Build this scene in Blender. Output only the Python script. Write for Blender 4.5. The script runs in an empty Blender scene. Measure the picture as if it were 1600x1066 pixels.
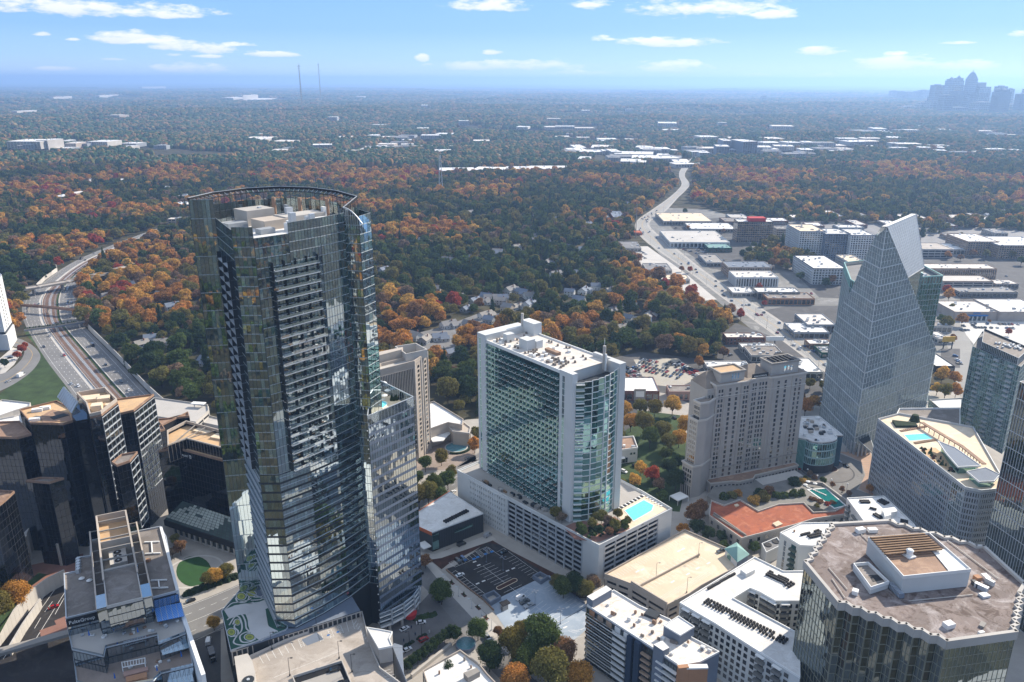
import bpy, math, random
import numpy as np
from mathutils import noise, Vector
R=math.radians
random.seed(7)
rng=np.random.default_rng(7)
S=bpy.context.scene
COL=S.collection
# ---------------------------------------------------------------- camera
F, CX, CY, H=1222.0,820.0,533.0,240.0
PITCH, ROLL=math.atan(407/1222.0),0.003
cam_d=bpy.data.cameras.new('camera')
cam=bpy.data.objects.new('camera', cam_d)
COL.objects.link(cam)
S.camera=cam
cam_d.sensor_width=36.0
cam_d.lens=36.0*F/1600.0
cam_d.shift_x=-(CX - 800.0)/1600.0
cam_d.clip_start=1.0
cam_d.clip_end=120000.0
cam.location=(0,0, H)
from mathutils import Matrix
cam.rotation_euler=(Matrix.Rotation(math.pi/2 - PITCH, 3,'X') @ Matrix.Rotation(ROLL, 3,'Z')).to_euler()
# ---------------------------------------------------------------- sky and sun
SUN_EL, SUN_AZ=R(34), R(50)        # azimuth measured clockwise from +Y
W=bpy.data.worlds.new('World')
S.world=W
W.use_nodes=True
class N:
 """tiny node helper"""
 def __init__(s, tree):
  s.t=tree
 def __call__(s, typ, inp=None, **kw):
  n=s.t.nodes.new(typ)
  for k, v in kw.items():
   setattr(n, k, v)
  for k, v in (inp or {}).items():
   if isinstance(v, bpy.types.NodeSocket):
    s.t.links.new(v, n.inputs[k])
   else:
    n.inputs[k].default_value=v
  return n
 def math(s, op, a, b=0.0, c=0.0, clamp=False):
  n=s('ShaderNodeMath', {0: a, 1: b, 2: c}, operation=op)
  n.use_clamp=clamp
  return n.outputs[0]
 def mix(s, f, a, b, typ='MIX'):
  n=s.t.nodes.new('ShaderNodeMix')
  n.data_type='RGBA'
  n.blend_type=typ
  for k, v in ((0, f),(6, a),(7, b)):
   if isinstance(v, bpy.types.NodeSocket):
    s.t.links.new(v, n.inputs[k])
   else:
    n.inputs[k].default_value=(tuple(v)+(1,))[:4] if k else v
  return n.outputs[2]
 def ramp(s, f, stops, interp='LINEAR'):
  n=s.t.nodes.new('ShaderNodeValToRGB')
  s.t.links.new(f, n.inputs[0])
  n.color_ramp.interpolation=interp
  e=n.color_ramp.elements
  while len(e)<len(stops):
   e.new(0.5)
  for i, (p, c) in enumerate(stops):
   e[i].position=p
   e[i].color=(tuple(c)+(1,))[:4] if not isinstance(c, float) else (c, c, c, 1)
  return n.outputs[0]
def build_world():
 nt=W.node_tree
 nt.nodes.clear()
 n=N(nt)
 sky=n('ShaderNodeTexSky', sky_type='NISHITA', sun_disc=False, sun_elevation=SUN_EL, sun_rotation=SUN_AZ,
   altitude=300.0, air_density=1.0, dust_density=0.3, ozone_density=2.2)
 geo=n('ShaderNodeNewGeometry')
 vec=n('ShaderNodeVectorMath', {0: geo.outputs['Incoming'], 1: (-1,-1,-1)}, operation='MULTIPLY').outputs[0]
 sp=n('ShaderNodeSeparateXYZ', {0: vec})
 x, y, z=sp.outputs
 az=n.math('ARCTAN2', x, y)                       # 0 ahead,+to the right
 hor=n.math('SQRT', n.math('ADD', n.math('MULTIPLY', x, x), n.math('MULTIPLY', y, y)))
 el=n.math('ARCTAN2', z, hor)
 # long flat cumulus: azimuth/elevation (degrees), half width, half height
 C=[(-27.6,4.00,6.46,0.60),(-30.4,4.09,1.97,0.48),(-22.9,3.80,2.25,0.30),(-24.9,2.34,2.88,0.48),(-22.2,1.98,2.30,0.38),(-20.1,1.82,1.96,0.35),(-17.0,1.55,1.96,0.20),(-18.9,2.15,1.19,0.19),(-22.0,0.60,2.13,0.35),(-23.0,1.48,0.53,0.11),(-20.9,1.39,0.97,0.12),(-30.0,2.51,0.53,0.14),(-28.3,2.26,0.44,0.11),(-26.3,1.17,0.71,0.11),(-29.4,0.58,1.02,0.15),(-2.7,4.70,2.68,0.51),(4.2,4.83,1.37,0.43),(12.3,4.52,4.46,0.77),(16.2,4.07,1.51,0.35),(9.9,2.44,3.98,0.36),(5.2,2.66,0.87,0.24),(10.1,0.81,2.55,0.53),(-7.1,1.39,0.52,0.29),(-0.9,0.92,4.86,0.42),(-2.3,1.83,0.70,0.21),(19.6,1.82,1.62,0.31),(23.9,1.06,2.46,0.53),(23.9,1.67,0.80,0.19),(28.0,0.89,1.86,0.33),(15.5,0.33,1.23,0.16),(19.6,0.21,2.33,0.28),(3.5,0.47,2.20,0.21),(30.4,2.66,0.65,0.28),(27.3,2.25,0.89,0.11),
         (-44,3.2,4,.5),(44,2.4,4,.5),(52,6,6,.8),(-54,7,7,.8)]
 d=R(1)
 cv=n('ShaderNodeCombineXYZ', {0: n.math('MULTIPLY', az, 22.0),1: n.math('MULTIPLY', el, 75.0),2: 0.0}).outputs[0]
 ns=n('ShaderNodeTexNoise', {'Vector': cv,'Scale': 1.6,'Detail': 8.0,'Roughness': 0.62}).outputs[0]
 ns2=n('ShaderNodeTexNoise', {'Vector': cv,'Scale': .55,'Detail': 3.0,'Roughness': 0.5}).outputs[0]
 acc=None
 shade=None
 for a, e, w, h in C:
  w, h=w*1.08, h*1.15
  u=n.math('MULTIPLY', n.math('SUBTRACT', az, a*d),1/(w*d))
  v=n.math('MULTIPLY', n.math('SUBTRACT', el, e*d),1/(h*d))
  # flat base: squash the lower half
  vb=n.math('MAXIMUM', v, n.math('MULTIPLY', v, -1.7))
  q=n.math('SUBTRACT', 1.0, n.math('ADD', n.math('MULTIPLY', u, u), n.math('MULTIPLY', vb, vb)))
  q=n.math('MAXIMUM', q, -1.5)
  acc=q if acc is None else n.math('MAXIMUM', acc, q)
  sv=n.math('ADD', n.math('MULTIPLY', v, 0.5),0.5, clamp=True)
  sv=n.math('MULTIPLY', sv, n.math('GREATER_THAN', q, -0.9))
  shade=sv if shade is None else n.math('MAXIMUM', shade, sv)
 m=n.math('ADD', acc, n.math('MULTIPLY', n.math('SUBTRACT', ns, 0.50),4.2))
 m=n.math('ADD', m, n.math('MULTIPLY', n.math('SUBTRACT', ns2,0.5),2.2))
 mask=n.math('MULTIPLY', m, 1.0, clamp=True)
 mask=n.math('SMOOTH_MIN', mask, 0.93,0.1)
 # unseen overhead: loose broken cloud field, added and thickened for fill light
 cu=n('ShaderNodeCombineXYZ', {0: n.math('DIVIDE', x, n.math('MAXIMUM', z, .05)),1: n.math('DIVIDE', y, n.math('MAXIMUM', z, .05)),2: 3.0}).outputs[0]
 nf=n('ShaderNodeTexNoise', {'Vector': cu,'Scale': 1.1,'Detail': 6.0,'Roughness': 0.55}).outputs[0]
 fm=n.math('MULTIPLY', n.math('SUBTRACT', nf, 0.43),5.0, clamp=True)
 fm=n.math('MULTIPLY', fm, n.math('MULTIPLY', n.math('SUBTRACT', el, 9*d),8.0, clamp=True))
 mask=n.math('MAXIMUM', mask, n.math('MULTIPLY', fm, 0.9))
 ccol=n.mix(n.math('ADD', n.math('MULTIPLY', shade, .75), n.math('MULTIPLY', ns, .3), clamp=True), CLOUD_LO, CLOUD_HI)
 scol=n.mix(1.0, sky.outputs[0], SKY_TINT,'MULTIPLY')
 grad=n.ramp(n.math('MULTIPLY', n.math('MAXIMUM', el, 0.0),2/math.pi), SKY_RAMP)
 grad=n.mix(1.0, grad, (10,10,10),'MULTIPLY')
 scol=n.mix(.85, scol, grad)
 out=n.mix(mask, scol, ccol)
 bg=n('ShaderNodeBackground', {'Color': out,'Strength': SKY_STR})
 o=n('ShaderNodeOutputWorld')
 nt.links.new(bg.outputs[0], o.inputs[0])
SKY_STR=0.10
CLOUD_LO, CLOUD_HI=(4.0,4.4,5.2),(6.8,6.6,6.7)
SKY_TINT=(0.80,0.93,1.12)
SKY_RAMP=[(0.0,(.47,.54,.60)),(.008,(.31,.42,.55)),(.014,(.235,.375,.55)),(.035,(.14,.28,.52)),(.09,(.115,.245,.49)),(.2,(.14,.245,.42)),(1.0,(.135,.21,.335))]  # stops above the view are lifted and paled for fill light
build_world()
HAZE_D, HAZE_COL=8.2e-5,(.39,.61,1.0)
sd=bpy.data.lights.new('sun','SUN')
sd.energy=4.1
sd.angle=R(0.53)
sd.color=(1.0,0.90,0.76)
sun=bpy.data.objects.new('sun', sd)
COL.objects.link(sun)
tosun=Vector((math.sin(SUN_AZ)*math.cos(SUN_EL), math.cos(SUN_AZ)*math.cos(SUN_EL), math.sin(SUN_EL)))
sun.rotation_euler=tosun.to_track_quat('Z','Y').to_euler()
S.view_settings.view_transform='Standard'
S.view_settings.look='None'
S.view_settings.exposure=1.0
S.view_settings.gamma=1.0
S.view_settings.use_curve_mapping=False
S.render.engine='CYCLES'
S.cycles.max_bounces=5
S.cycles.volume_bounces=1
# ---------------------------------------------------------------- survey helpers (metres; X right, Y ahead, Z up)
cP, sP=math.cos(PITCH), math.sin(PITCH)
def ray(px, py):
 u, w=px - CX, CY - py
 c, s=math.cos(ROLL), math.sin(ROLL)
 u, w=u*c - w*s, w*c+u*s
 return (u, F*cP+w*sP, -F*sP+w*cP)
def at(px, py, z=0.0):
 r=ray(px, py)
 t=(z - H)/r[2]
 return (r[0]*t, r[1]*t)
def P(z, *pts):
 return [at(a, b, z) for a, b in pts]
def pix(x, y, z):
 d=(x, y, z - H)
 f=d[1]*cP - d[2]*sP
 if f<1: return (-9999,-9999)
 u, w=d[0]*F/f, (d[1]*sP+d[2]*cP)*F/f
 c, s=math.cos(ROLL), math.sin(ROLL)
 return (CX+u*c+w*s, CY - (w*c - u*s))
def lerp(a, b, t):
 return (a[0]+(b[0] - a[0])*t, a[1]+(b[1] - a[1])*t)
def sub(a, b): return (a[0] - b[0], a[1] - b[1])
def add(a, b, k=1.0): return (a[0]+b[0]*k, a[1]+b[1]*k)
def ln(a): return math.hypot(a[0], a[1])
def unit(a):
 l=ln(a) or 1
 return (a[0]/l, a[1]/l)
def ccw(p):
 s=sum(p[i][0]*p[(i+1) % len(p)][1] - p[(i+1) % len(p)][0]*p[i][1] for i in range(len(p)))
 return list(p) if s>0 else list(p)[::-1]
def inset(poly, d):
 """offset a ccw polygon inwards by d"""
 poly=ccw(poly)
 n=len(poly)
 out=[]
 for i in range(n):
  p0, p1, p2=poly[i - 1], poly[i], poly[(i+1) % n]
  a, b=unit(sub(p1, p0)), unit(sub(p2, p1))
  na, nb=(-a[1], a[0]),(-b[1], b[0])
  k=1+na[0]*nb[0]+na[1]*nb[1]
  k=max(k, .25)
  out.append((p1[0]+(na[0]+nb[0])/k*d, p1[1]+(na[1]+nb[1])/k*d))
 return out
def inpoly(x, y, poly):
 c=False
 j=len(poly) - 1
 for i in range(len(poly)):
  xi, yi=poly[i]
  xj, yj=poly[j]
  if (yi>y) != (yj>y) and x<(xj - xi)*(y - yi)/(yj - yi)+xi:
   c=not c
  j=i
 return c
def rect(c, w, d, rot):
 """w along the direction rot (degrees from +X), d across"""
 ca, sa=math.cos(R(rot)), math.sin(R(rot))
 return [(c[0]+x*ca - y*sa, c[1]+x*sa+y*ca) for x, y in ((-w/2,-d/2),(w/2,-d/2),(w/2, d/2),(-w/2, d/2))]
def rect3(a, b, c):
 """a-b front edge, c a point on the far side: completes the rectangle a,b,b+n,a+n"""
 u=unit(sub(b, a))
 n=(-u[1], u[0])
 h=(c[0] - b[0])*n[0]+(c[1] - b[1])*n[1]
 return [a, b, add(b, n, h), add(a, n, h)]
# ---------------------------------------------------------------- materials
MAT={}
def newmat(name):
 m=bpy.data.materials.new(name)
 m.use_nodes=True
 m.node_tree.nodes.clear()
 MAT[name]=m
 return m, N(m.node_tree)
def finish(m, n, shader):
 o=n('ShaderNodeOutputMaterial')
 m.node_tree.links.new(shader, o.inputs[0])
 return m
def plain(name, col, rough=.8, var=.12, scale=.15, spec=.3, metal=0.0, stain=None, bump=0.0, fine=0.0, stain2=None):
 """solid surface with soft large scale variation, optional stain colour"""
 m, n=newmat(name)
 co=n('ShaderNodeTexCoord').outputs['Object']
 a=n('ShaderNodeTexNoise', {'Vector': co,'Scale': scale,'Detail': 6.0,'Roughness': .6}).outputs[0]
 at_=n('ShaderNodeAttribute', attribute_name='r').outputs['Fac']
 lo=tuple(c*(1 - var*1.6) for c in col)
 hi=tuple(min(1, c*(1+var)) for c in col)
 c=n.ramp(a, [(.3, lo),(.7, hi)])
 c=n.mix(1.0, c, n.ramp(at_, [(0,(.86,.86,.86)),(1,(1,1,1))]),'MULTIPLY')
 if stain:
  b=n('ShaderNodeTexNoise', {'Vector': co,'Scale': scale*2.3,'Detail': 9.0,'Roughness': .7,'Distortion': 1.2}).outputs[0]
  c=n.mix(n.ramp(b, [(.50,0.0),(.62,.9)]), c, stain)
 if stain2:
  b=n('ShaderNodeTexNoise', {'Vector': n('ShaderNodeVectorMath', {0: co, 1: (91.0,37.0,5.0)}, operation='ADD').outputs[0],'Scale': scale*2.0,'Detail': 9.0,'Roughness': .72,'Distortion': .8}).outputs[0]
  c=n.mix(n.ramp(b, [(.50,0.0),(.66,.85)]), c, stain2)
 if fine:
  b=n('ShaderNodeTexNoise', {'Vector': co,'Scale': 3.0,'Detail': 3.0}).outputs[0]
  c=n.mix(1.0, c, n.ramp(b, [(.3,(1 - fine,)*3),(.7,(1.0,)*3)]),'MULTIPLY')
 p=n('ShaderNodeBsdfPrincipled', {'Base Color': c,'Roughness': rough,'Specular IOR Level': spec,'Metallic': metal})
 if bump:
  bb=n('ShaderNodeBump', {'Height': a,'Strength': bump})
  m.node_tree.links.new(bb.outputs[0], p.inputs['Normal'])
 return finish(m, n, p.outputs[0])
def glass(name, cols, refl=(.62,.72,.76), k=.45, rough=.02, wav=.03):
 """coated facade glass: room tone that varies pane by pane below a mirror coat"""
 m, n=newmat(name)
 at_=n('ShaderNodeAttribute', attribute_name='r').outputs['Fac']
 stops=[(i/len(cols), c) for i, c in enumerate(cols)]
 c=n.ramp(at_, stops,'CONSTANT')
 geo=n('ShaderNodeNewGeometry').outputs['Position']
 ns=n('ShaderNodeTexNoise', {'Vector': geo,'Scale': .22,'Detail': 2.0}).outputs['Color']
 nv=n('ShaderNodeVectorMath', {0: ns, 1: (.5,.5,.5)}, operation='SUBTRACT').outputs[0]
 nv=n('ShaderNodeVectorMath', {0: nv,'Scale': wav}, operation='SCALE').outputs[0]
 nn=n('ShaderNodeVectorMath', {0: n('ShaderNodeNewGeometry').outputs['Normal'], 1: nv}, operation='ADD').outputs[0]
 nn=n('ShaderNodeVectorMath', {0: nn}, operation='NORMALIZE').outputs[0]
 d=n('ShaderNodeBsdfPrincipled', {'Base Color': c,'Roughness': .5,'Specular IOR Level': .1})
 g=n('ShaderNodeBsdfGlossy', {'Color': tuple(refl)+(1,),'Roughness': rough,'Normal': nn})
 fr=n('ShaderNodeLayerWeight', {'Blend': .35}).outputs['Facing']
 f=n.math('ADD', n.math('MULTIPLY', fr, 1 - k), k*.9, clamp=True)
 mx=n('ShaderNodeMixShader', {0: f, 1: d.outputs[0], 2: g.outputs[0]})
 return finish(m, n, mx.outputs[0])
G1=[(.012,.03,.03),(.03,.065,.055),(.09,.15,.12),(.012,.018,.02),(.05,.10,.085),(.015,.012,.01),(.16,.22,.19),(.02,.04,.045)]
glass('teal_glass', G1, k=.38)
glass('tower_glass', [(.008,.016,.018),(.02,.04,.036),(.008,.01,.012),(.06,.11,.09),(.014,.028,.03),(.016,.018,.02),(.03,.07,.07),(.17,.25,.23),(.02,.04,.045),(.09,.15,.14)], refl=(.76,.88,.94), k=.55, wav=.012)
glass('blue_glass', [(.01,.02,.032),(.018,.035,.05),(.01,.016,.022),(.03,.05,.065)], refl=(.70,.80,.88), k=.5, wav=.022)
glass('black_glass', [(.004,.005,.007),(.006,.008,.012),(.003,.004,.005),(.008,.009,.01)], refl=(.22,.25,.30), k=.24, wav=.03)
glass('dark_glass', [(.008,.012,.014),(.014,.02,.022),(.03,.035,.032),(.006,.008,.01)], refl=(.36,.42,.43), k=.28)
glass('green_glass', [(.008,.045,.045),(.02,.09,.085),(.005,.02,.022),(.03,.12,.11),(.008,.03,.03)], refl=(.45,.74,.74), k=.4)
glass('pale_glass', [(.05,.075,.08),(.08,.11,.115),(.02,.03,.034),(.12,.16,.165),(.03,.045,.05)], refl=(.8,.88,.92), k=.4)
glass('window_dark', [(.012,.014,.016),(.02,.022,.024),(.05,.048,.044),(.008,.009,.01),(.09,.085,.075)], refl=(.55,.58,.6), k=.2)
glass('sky_glass', [(.35,.5,.6),(.3,.45,.56)], refl=(.8,.9,1), k=.4)
plain('white_wall', (.60,.61,.60), var=.06, scale=.05)
plain('white_roof', (.74,.725,.70), var=.09, scale=.09, stain=(.56,.53,.49), stain2=(.80,.79,.77), fine=.1)
plain('white_paint', (.75,.75,.73), var=.04)
plain('grey_wall', (.30,.32,.34), var=.07)
plain('slate_wall', (.17,.20,.25), var=.06)
plain('steel_frame', (.52,.55,.58), rough=.45, var=.05, metal=.3)
plain('silver_frame', (.42,.45,.46), rough=.5, var=.05, metal=.2)
plain('dark_frame', (.03,.035,.04), rough=.5, var=.1)
plain('band_frame', (.055,.07,.085), rough=.45, var=.1)
plain('black_metal', (.015,.015,.017), rough=.6)  # as panes in open bays it stands for interior shade
plain('stone', (.40,.375,.345), var=.08, scale=.08, fine=.05)
plain('stone_dark', (.28,.26,.235), var=.08, scale=.08)
plain('tan_stone', (.45,.39,.33), var=.07)
plain('taupe_roof', (.25,.205,.165), var=.1, fine=.1)
plain('concrete', (.36,.345,.32), var=.10, scale=.05, stain=(.30,.285,.26), fine=.06)
plain('pale_concrete', (.50,.47,.43), var=.08, scale=.05, fine=.05)
plain('cream_deck', (.72,.585,.42), var=.09, scale=.045, stain=(.60,.49,.36), stain2=(.78,.66,.50), fine=.08)
plain('tan_deck', (.42,.37,.32), var=.14, scale=.05, stain=(.31,.27,.23), stain2=(.50,.45,.40), fine=.1)
plain('blue_deck', (.33,.39,.46), var=.07, scale=.05, stain=(.37,.41,.46))
plain('tan_roof', (.60,.40,.22), var=.12, scale=.08, stain=(.44,.31,.2), fine=.08)
plain('rust_roof', (.30,.19,.13), var=.15, scale=.08, stain=(.38,.25,.17), fine=.1)
plain('gravel_roof', (.235,.205,.18), var=.14, scale=.08, stain=(.17,.145,.125), stain2=(.30,.27,.25), fine=.15)
plain('grey_roof', (.22,.215,.215), var=.12, scale=.08, fine=.1)
plain('red_roof', (.40,.11,.05), var=.16, scale=.09, stain=(.24,.07,.045), stain2=(.46,.17,.09), fine=.15)
plain('brown_roof', (.235,.185,.165), var=.2, scale=.06, stain=(.08,.05,.038), stain2=(.42,.375,.36), fine=.2)
plain('brick', (.22,.11,.085), var=.12, fine=.15)
plain('tan_brick', (.40,.29,.21), var=.1, fine=.1)
plain('orange_wall', (.42,.22,.12), var=.08)
plain('pink_wall', (.42,.27,.22), var=.06)
plain('asphalt', (.085,.083,.083), rough=.9, var=.16, scale=.03, stain=(.105,.10,.098), fine=.1)
plain('new_asphalt', (.034,.031,.031), rough=.9, var=.18, scale=.06, stain=(.045,.042,.04))
plain('pale_road', (.31,.30,.28), rough=.9, var=.10, scale=.012, stain=(.30,.29,.27), fine=.05)
plain('freeway', (.20,.195,.19), rough=.9, var=.12, scale=.03, stain=(.16,.155,.15), fine=.08)
plain('ballast', (.17,.105,.075), rough=.95, var=.2, scale=.05, fine=.2)
plain('paving', (.30,.24,.20), var=.12, fine=.12)
plain('brick_paving', (.30,.155,.115), var=.12, fine=.15)
plain('sidewalk', (.40,.37,.33), var=.08, fine=.06)
plain('mulch', (.085,.035,.022), var=.3, scale=.3, fine=.3)
plain('grass', (.05,.085,.025), var=.3, scale=.08, fine=.35, rough=.95)
plain('lawn', (.025,.075,.02), var=.1, scale=.3, fine=.1, rough=.95)
plain('hedge', (.022,.045,.014), var=.4, scale=.6, fine=.5, rough=.95)
plain('line_paint', (.70,.69,.66), var=.1, scale=.5)
plain('yellow_paint', (.60,.36,.06), var=.1, scale=.5)
plain('blue_paint', (.03,.16,.42), var=.1)
plain('blue_cloth', (.02,.14,.50), var=.15)
plain('red_paint', (.50,.03,.03), var=.1)
plain('teal_roof', (.19,.33,.31), var=.1)
plain('soil', (.075,.06,.042), var=.3, scale=.05, fine=.3, rough=.95)
plain('bark', (.075,.06,.05), var=.3, scale=.5, rough=.95)
plain('rubber', (.015,.015,.015))
plain('wood', (.26,.16,.09), var=.2, fine=.1)
plain('skin', (.45,.28,.2)); plain('shirt', (.05,.07,.12)); plain('hivis', (.5,.75,.05))
def water(name, c):
 m, n=newmat(name)
 co=n('ShaderNodeTexCoord').outputs['Object']
 w=n('ShaderNodeTexNoise', {'Vector': co,'Scale': 1.1,'Detail': 3.0}).outputs[0]
 col=n.ramp(w, [(.35, tuple(v*.85 for v in c)),(.65, tuple(min(1, v*1.15) for v in c))])
 b=n('ShaderNodeBump', {'Height': w,'Strength': .15})
 p=n('ShaderNodeBsdfPrincipled', {'Base Color': col,'Roughness': .12,'Specular IOR Level': .25,'Normal': b.outputs[0]})
 return finish(m, n, p.outputs[0])
water('pool_water', (.16,.62,.68))
water('pool_teal', (.012,.14,.13))
water('fountain_water', (.1,.22,.25))
plain('lot_grey', (.20,.195,.185), var=.2, scale=.02, stain=(.27,.26,.24), stain2=(.12,.12,.10), fine=.15)
plain('cream_lot', (.42,.38,.31), var=.1, scale=.04, stain=(.34,.32,.29))
plain('bright_lot', (.52,.50,.47), var=.06, scale=.03)
plain('paving_grey', (.19,.18,.175), var=.15, scale=.08, fine=.2)
plain('terracotta', (.46,.30,.21), var=.08, fine=.08)
plain('mural_green', (.03,.10,.07), var=.1)
plain('mural_white', (.62,.61,.60), var=.05)
plain('mural_lime', (.38,.40,.09), var=.05)
plain('mural_ochre', (.22,.27,.07), var=.05)
glass('tower2_glass', [(.01,.016,.018),(.02,.032,.034),(.008,.012,.014),(.05,.08,.075),(.015,.024,.026),(.09,.12,.115)], refl=(.6,.74,.76), k=.34, wav=.02)
plain('bright_frame', (.52,.55,.56), rough=.5)
plain('teal_trim', (.30,.50,.46), rough=.4)
plain('terrace_stone', (.24,.23,.21), var=.12, fine=.1)
plain('black_line', (.04,.045,.055), rough=.4)
plain('roof_pane_pale', (.36,.40,.36), rough=.3, var=.2)
plain('roof_pane_dark', (.06,.09,.085), rough=.2, var=.2)
plain('dark_panel', (.05,.055,.06), rough=.5, var=.08)
plain('orange_trim', (.55,.13,.04), rough=.6)
plain('stained_roof', (.72,.67,.61), var=.08, scale=.09, stain=(.55,.44,.36), fine=.08)
plain('navy_wall', (.03,.05,.085), var=.08)
plain('balcony_grey', (.20,.20,.19), var=.1)
plain('hedge_grey', (.09,.11,.09), var=.1)
plain('gold_frame', (.30,.30,.24), rough=.45, metal=.3, var=.05)
glass('mirror_glass', [(.02,.04,.055),(.03,.055,.07)], refl=(.70,.82,.88), k=.6, wav=.02)
glass('bright_teal', [(.05,.11,.10),(.10,.18,.155),(.02,.045,.045),(.16,.25,.21),(.04,.09,.08),(.012,.025,.03),(.20,.28,.25)], refl=(.6,.82,.82), k=.34)
plain('grey_panel', (.33,.36,.40), rough=.6, var=.05)
plain('pale_teal', (.36,.50,.52), rough=.5, var=.05)
plain('teal_panel', (.05,.17,.16), rough=.3, var=.1)
plain('blue_panel', (.02,.10,.15), rough=.3, var=.1)
plain('green_front', (.03,.10,.07))
plain('tan_store', (.40,.34,.29), var=.06)
plain('green_sign', (.01,.22,.12))
# ---------------------------------------------------------------- mesh building
class MB:
 def __init__(s):
  s.v, s.f, s.r, s.pc, s.dp=[], [], [], [], 0
 def quad(s, a, b, c, d, r=None):
  k=len(s.v)
  s.v += [a, b, c, d]
  s.f.append((k, k+1, k+2, k+3))
  s.r.append(random.random() if r is None else r)
 def face(s, pts, r=None):
  k=len(s.v)
  s.v += pts
  s.f.append(tuple(range(k, k+len(pts))))
  s.r.append(random.random() if r is None else r)
 def prism(s, poly, z0, z1, top=True, bot=False, sides=True, r=None):
  poly=ccw(poly)
  r=random.random() if r is None else r
  n=len(poly)
  if sides:
   for i in range(n):
    a, b=poly[i], poly[(i+1) % n]
    s.quad((a[0], a[1], z0),(b[0], b[1], z0),(b[0], b[1], z1),(a[0], a[1], z1), r)
  if top: s.face([(p[0], p[1], z1) for p in poly], r)
  if bot: s.face([(p[0], p[1], z0) for p in poly[::-1]], r)
 def box(s, c, w, d, z0, z1, rot=0, r=None, bot=False):
  s.prism(rect(c, w, d, rot), z0, z1, bot=bot, r=r)
 def beam(s, a, b, t, r=None):
  """square bar between two 3-D points"""
  A, B=Vector(a), Vector(b)
  d=(B - A).normalized()
  u=d.cross(Vector((0,0,1)))
  if u.length<.01: u=Vector((1,0,0))
  u.normalize()
  w=d.cross(u)
  c=[(u*x+w*y)*t/2 for x, y in ((-1,-1),(1,-1),(1,1),(-1,1))]
  p=[tuple(A+k) for k in c]
  q=[tuple(B+k) for k in c]
  r=random.random() if r is None else r
  for i in range(4):
   j=(i+1) % 4
   s.quad(p[j], p[i], q[i], q[j], r)
  s.face(q[::-1], r); s.face(p, r)
 def cyl(s, c, rad, z0, z1, n=10, rad1=None, top=True):
  rad1=rad if rad1 is None else rad1
  r=random.random()
  p=[(c[0]+rad*math.cos(2*math.pi*i/n), c[1]+rad*math.sin(2*math.pi*i/n), z0) for i in range(n)]
  q=[(c[0]+rad1*math.cos(2*math.pi*i/n), c[1]+rad1*math.sin(2*math.pi*i/n), z1) for i in range(n)]
  for i in range(n):
   j=(i+1) % n
   s.quad(p[i], p[j], q[j], q[i], r)
  if top and rad1>.01: s.face(q, r)
 def wall(s, a, b, z0, z1, t0, t1, r=None, ends=0.0):
  """slab along a->b from offset t0 to t1 on the right hand (outer) side"""
  u=unit(sub(b, a))
  n=(u[1], -u[0])
  a, b=add(a, u, -ends), add(b, u, ends)
  s.prism([add(a, n, t1), add(b, n, t1), add(b, n, t0), add(a, n, t0)], z0, z1, bot=True, r=r)
 def ring(s, poly, z0, z1, t):
  """parapet: closed strip of thickness t inside poly"""
  poly=ccw(poly)
  inn=inset(poly, t)
  n=len(poly)
  r=random.random()
  for i in range(n):
   j=(i+1) % n
   a, b, c, d=poly[i], poly[j], inn[j], inn[i]
   s.quad((*a, z0),(*b, z0),(*b, z1),(*a, z1), r)
   s.quad((*c, z0),(*d, z0),(*d, z1),(*c, z1), r)
   s.quad((*a, z1),(*b, z1),(*c, z1),(*d, z1), r)
 def obj(s, name, mat, parent=None, origin=(0,0,0), kind=None, smooth=False):
  if not s.f: return None
  me=s.mesh(name, mat, origin, smooth)
  o=bpy.data.objects.new(name, me)
  COL.objects.link(o)
  if parent is not None: o.parent=parent
  else: o.location=origin
  if kind: o['kind']=kind
  return o
 def mesh(s, name, mat, origin=(0,0,0), smooth=False):
  me=bpy.data.meshes.new(name)
  v=np.array(s.v, dtype=float) - np.array(origin)
  me.from_pydata(v.tolist(), [], s.f)
  at_=me.attributes.new('r','FLOAT','FACE')
  at_.data.foreach_set('value', np.array(s.r, dtype=np.float32))
  for m in (mat if isinstance(mat, (list, tuple)) else [mat]):
   me.materials.append(MAT[m])
  if smooth: me.shade_smooth()
  return me
def _piece(fn):
 def w(s, *a, **k):
  if s.dp == 0: s.pc.append((len(s.v), len(s.f)))
  s.dp += 1
  try: return fn(s, *a, **k)
  finally: s.dp -= 1
 return w
for _m in ('quad','face','prism','box','beam','cyl','wall','ring'):
 setattr(MB, _m, _piece(getattr(MB, _m)))
def split(mb):
 ends=mb.pc[1:]+[(len(mb.v), len(mb.f))]
 out=[]
 for (v0, f0),(v1, f1) in zip(mb.pc, ends):
  m=MB()
  m.v=mb.v[v0:v1]; m.f=[tuple(i - v0 for i in f) for f in mb.f[f0:f1]]; m.r=mb.r[f0:f1]
  out.append(m)
 return out
REG=[]          # (object, base label, anchor) of everything that gets its own wording at the end
def tag(o, label, cat, group=None, anchor=None):
 o['category']=cat
 o['label']=label
 if group: o['group']=group
 REG.append((o, label, anchor if anchor else tuple(o.location)))
 return o
JOIN={'crown_rail','crown_screen','curved_band','cornice','parapet','wall','roof','hipped_roof','back_wall','crown_glass','crown_cap','base_glass','roof_deck',
  'slanted_plane','end_core','pitched_roof','fuselage','flag','steps','body','tracery'}
STUFF={'window_pane','mullion','railing','condenser_array','vehicle_deck','spandrel'}
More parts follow.
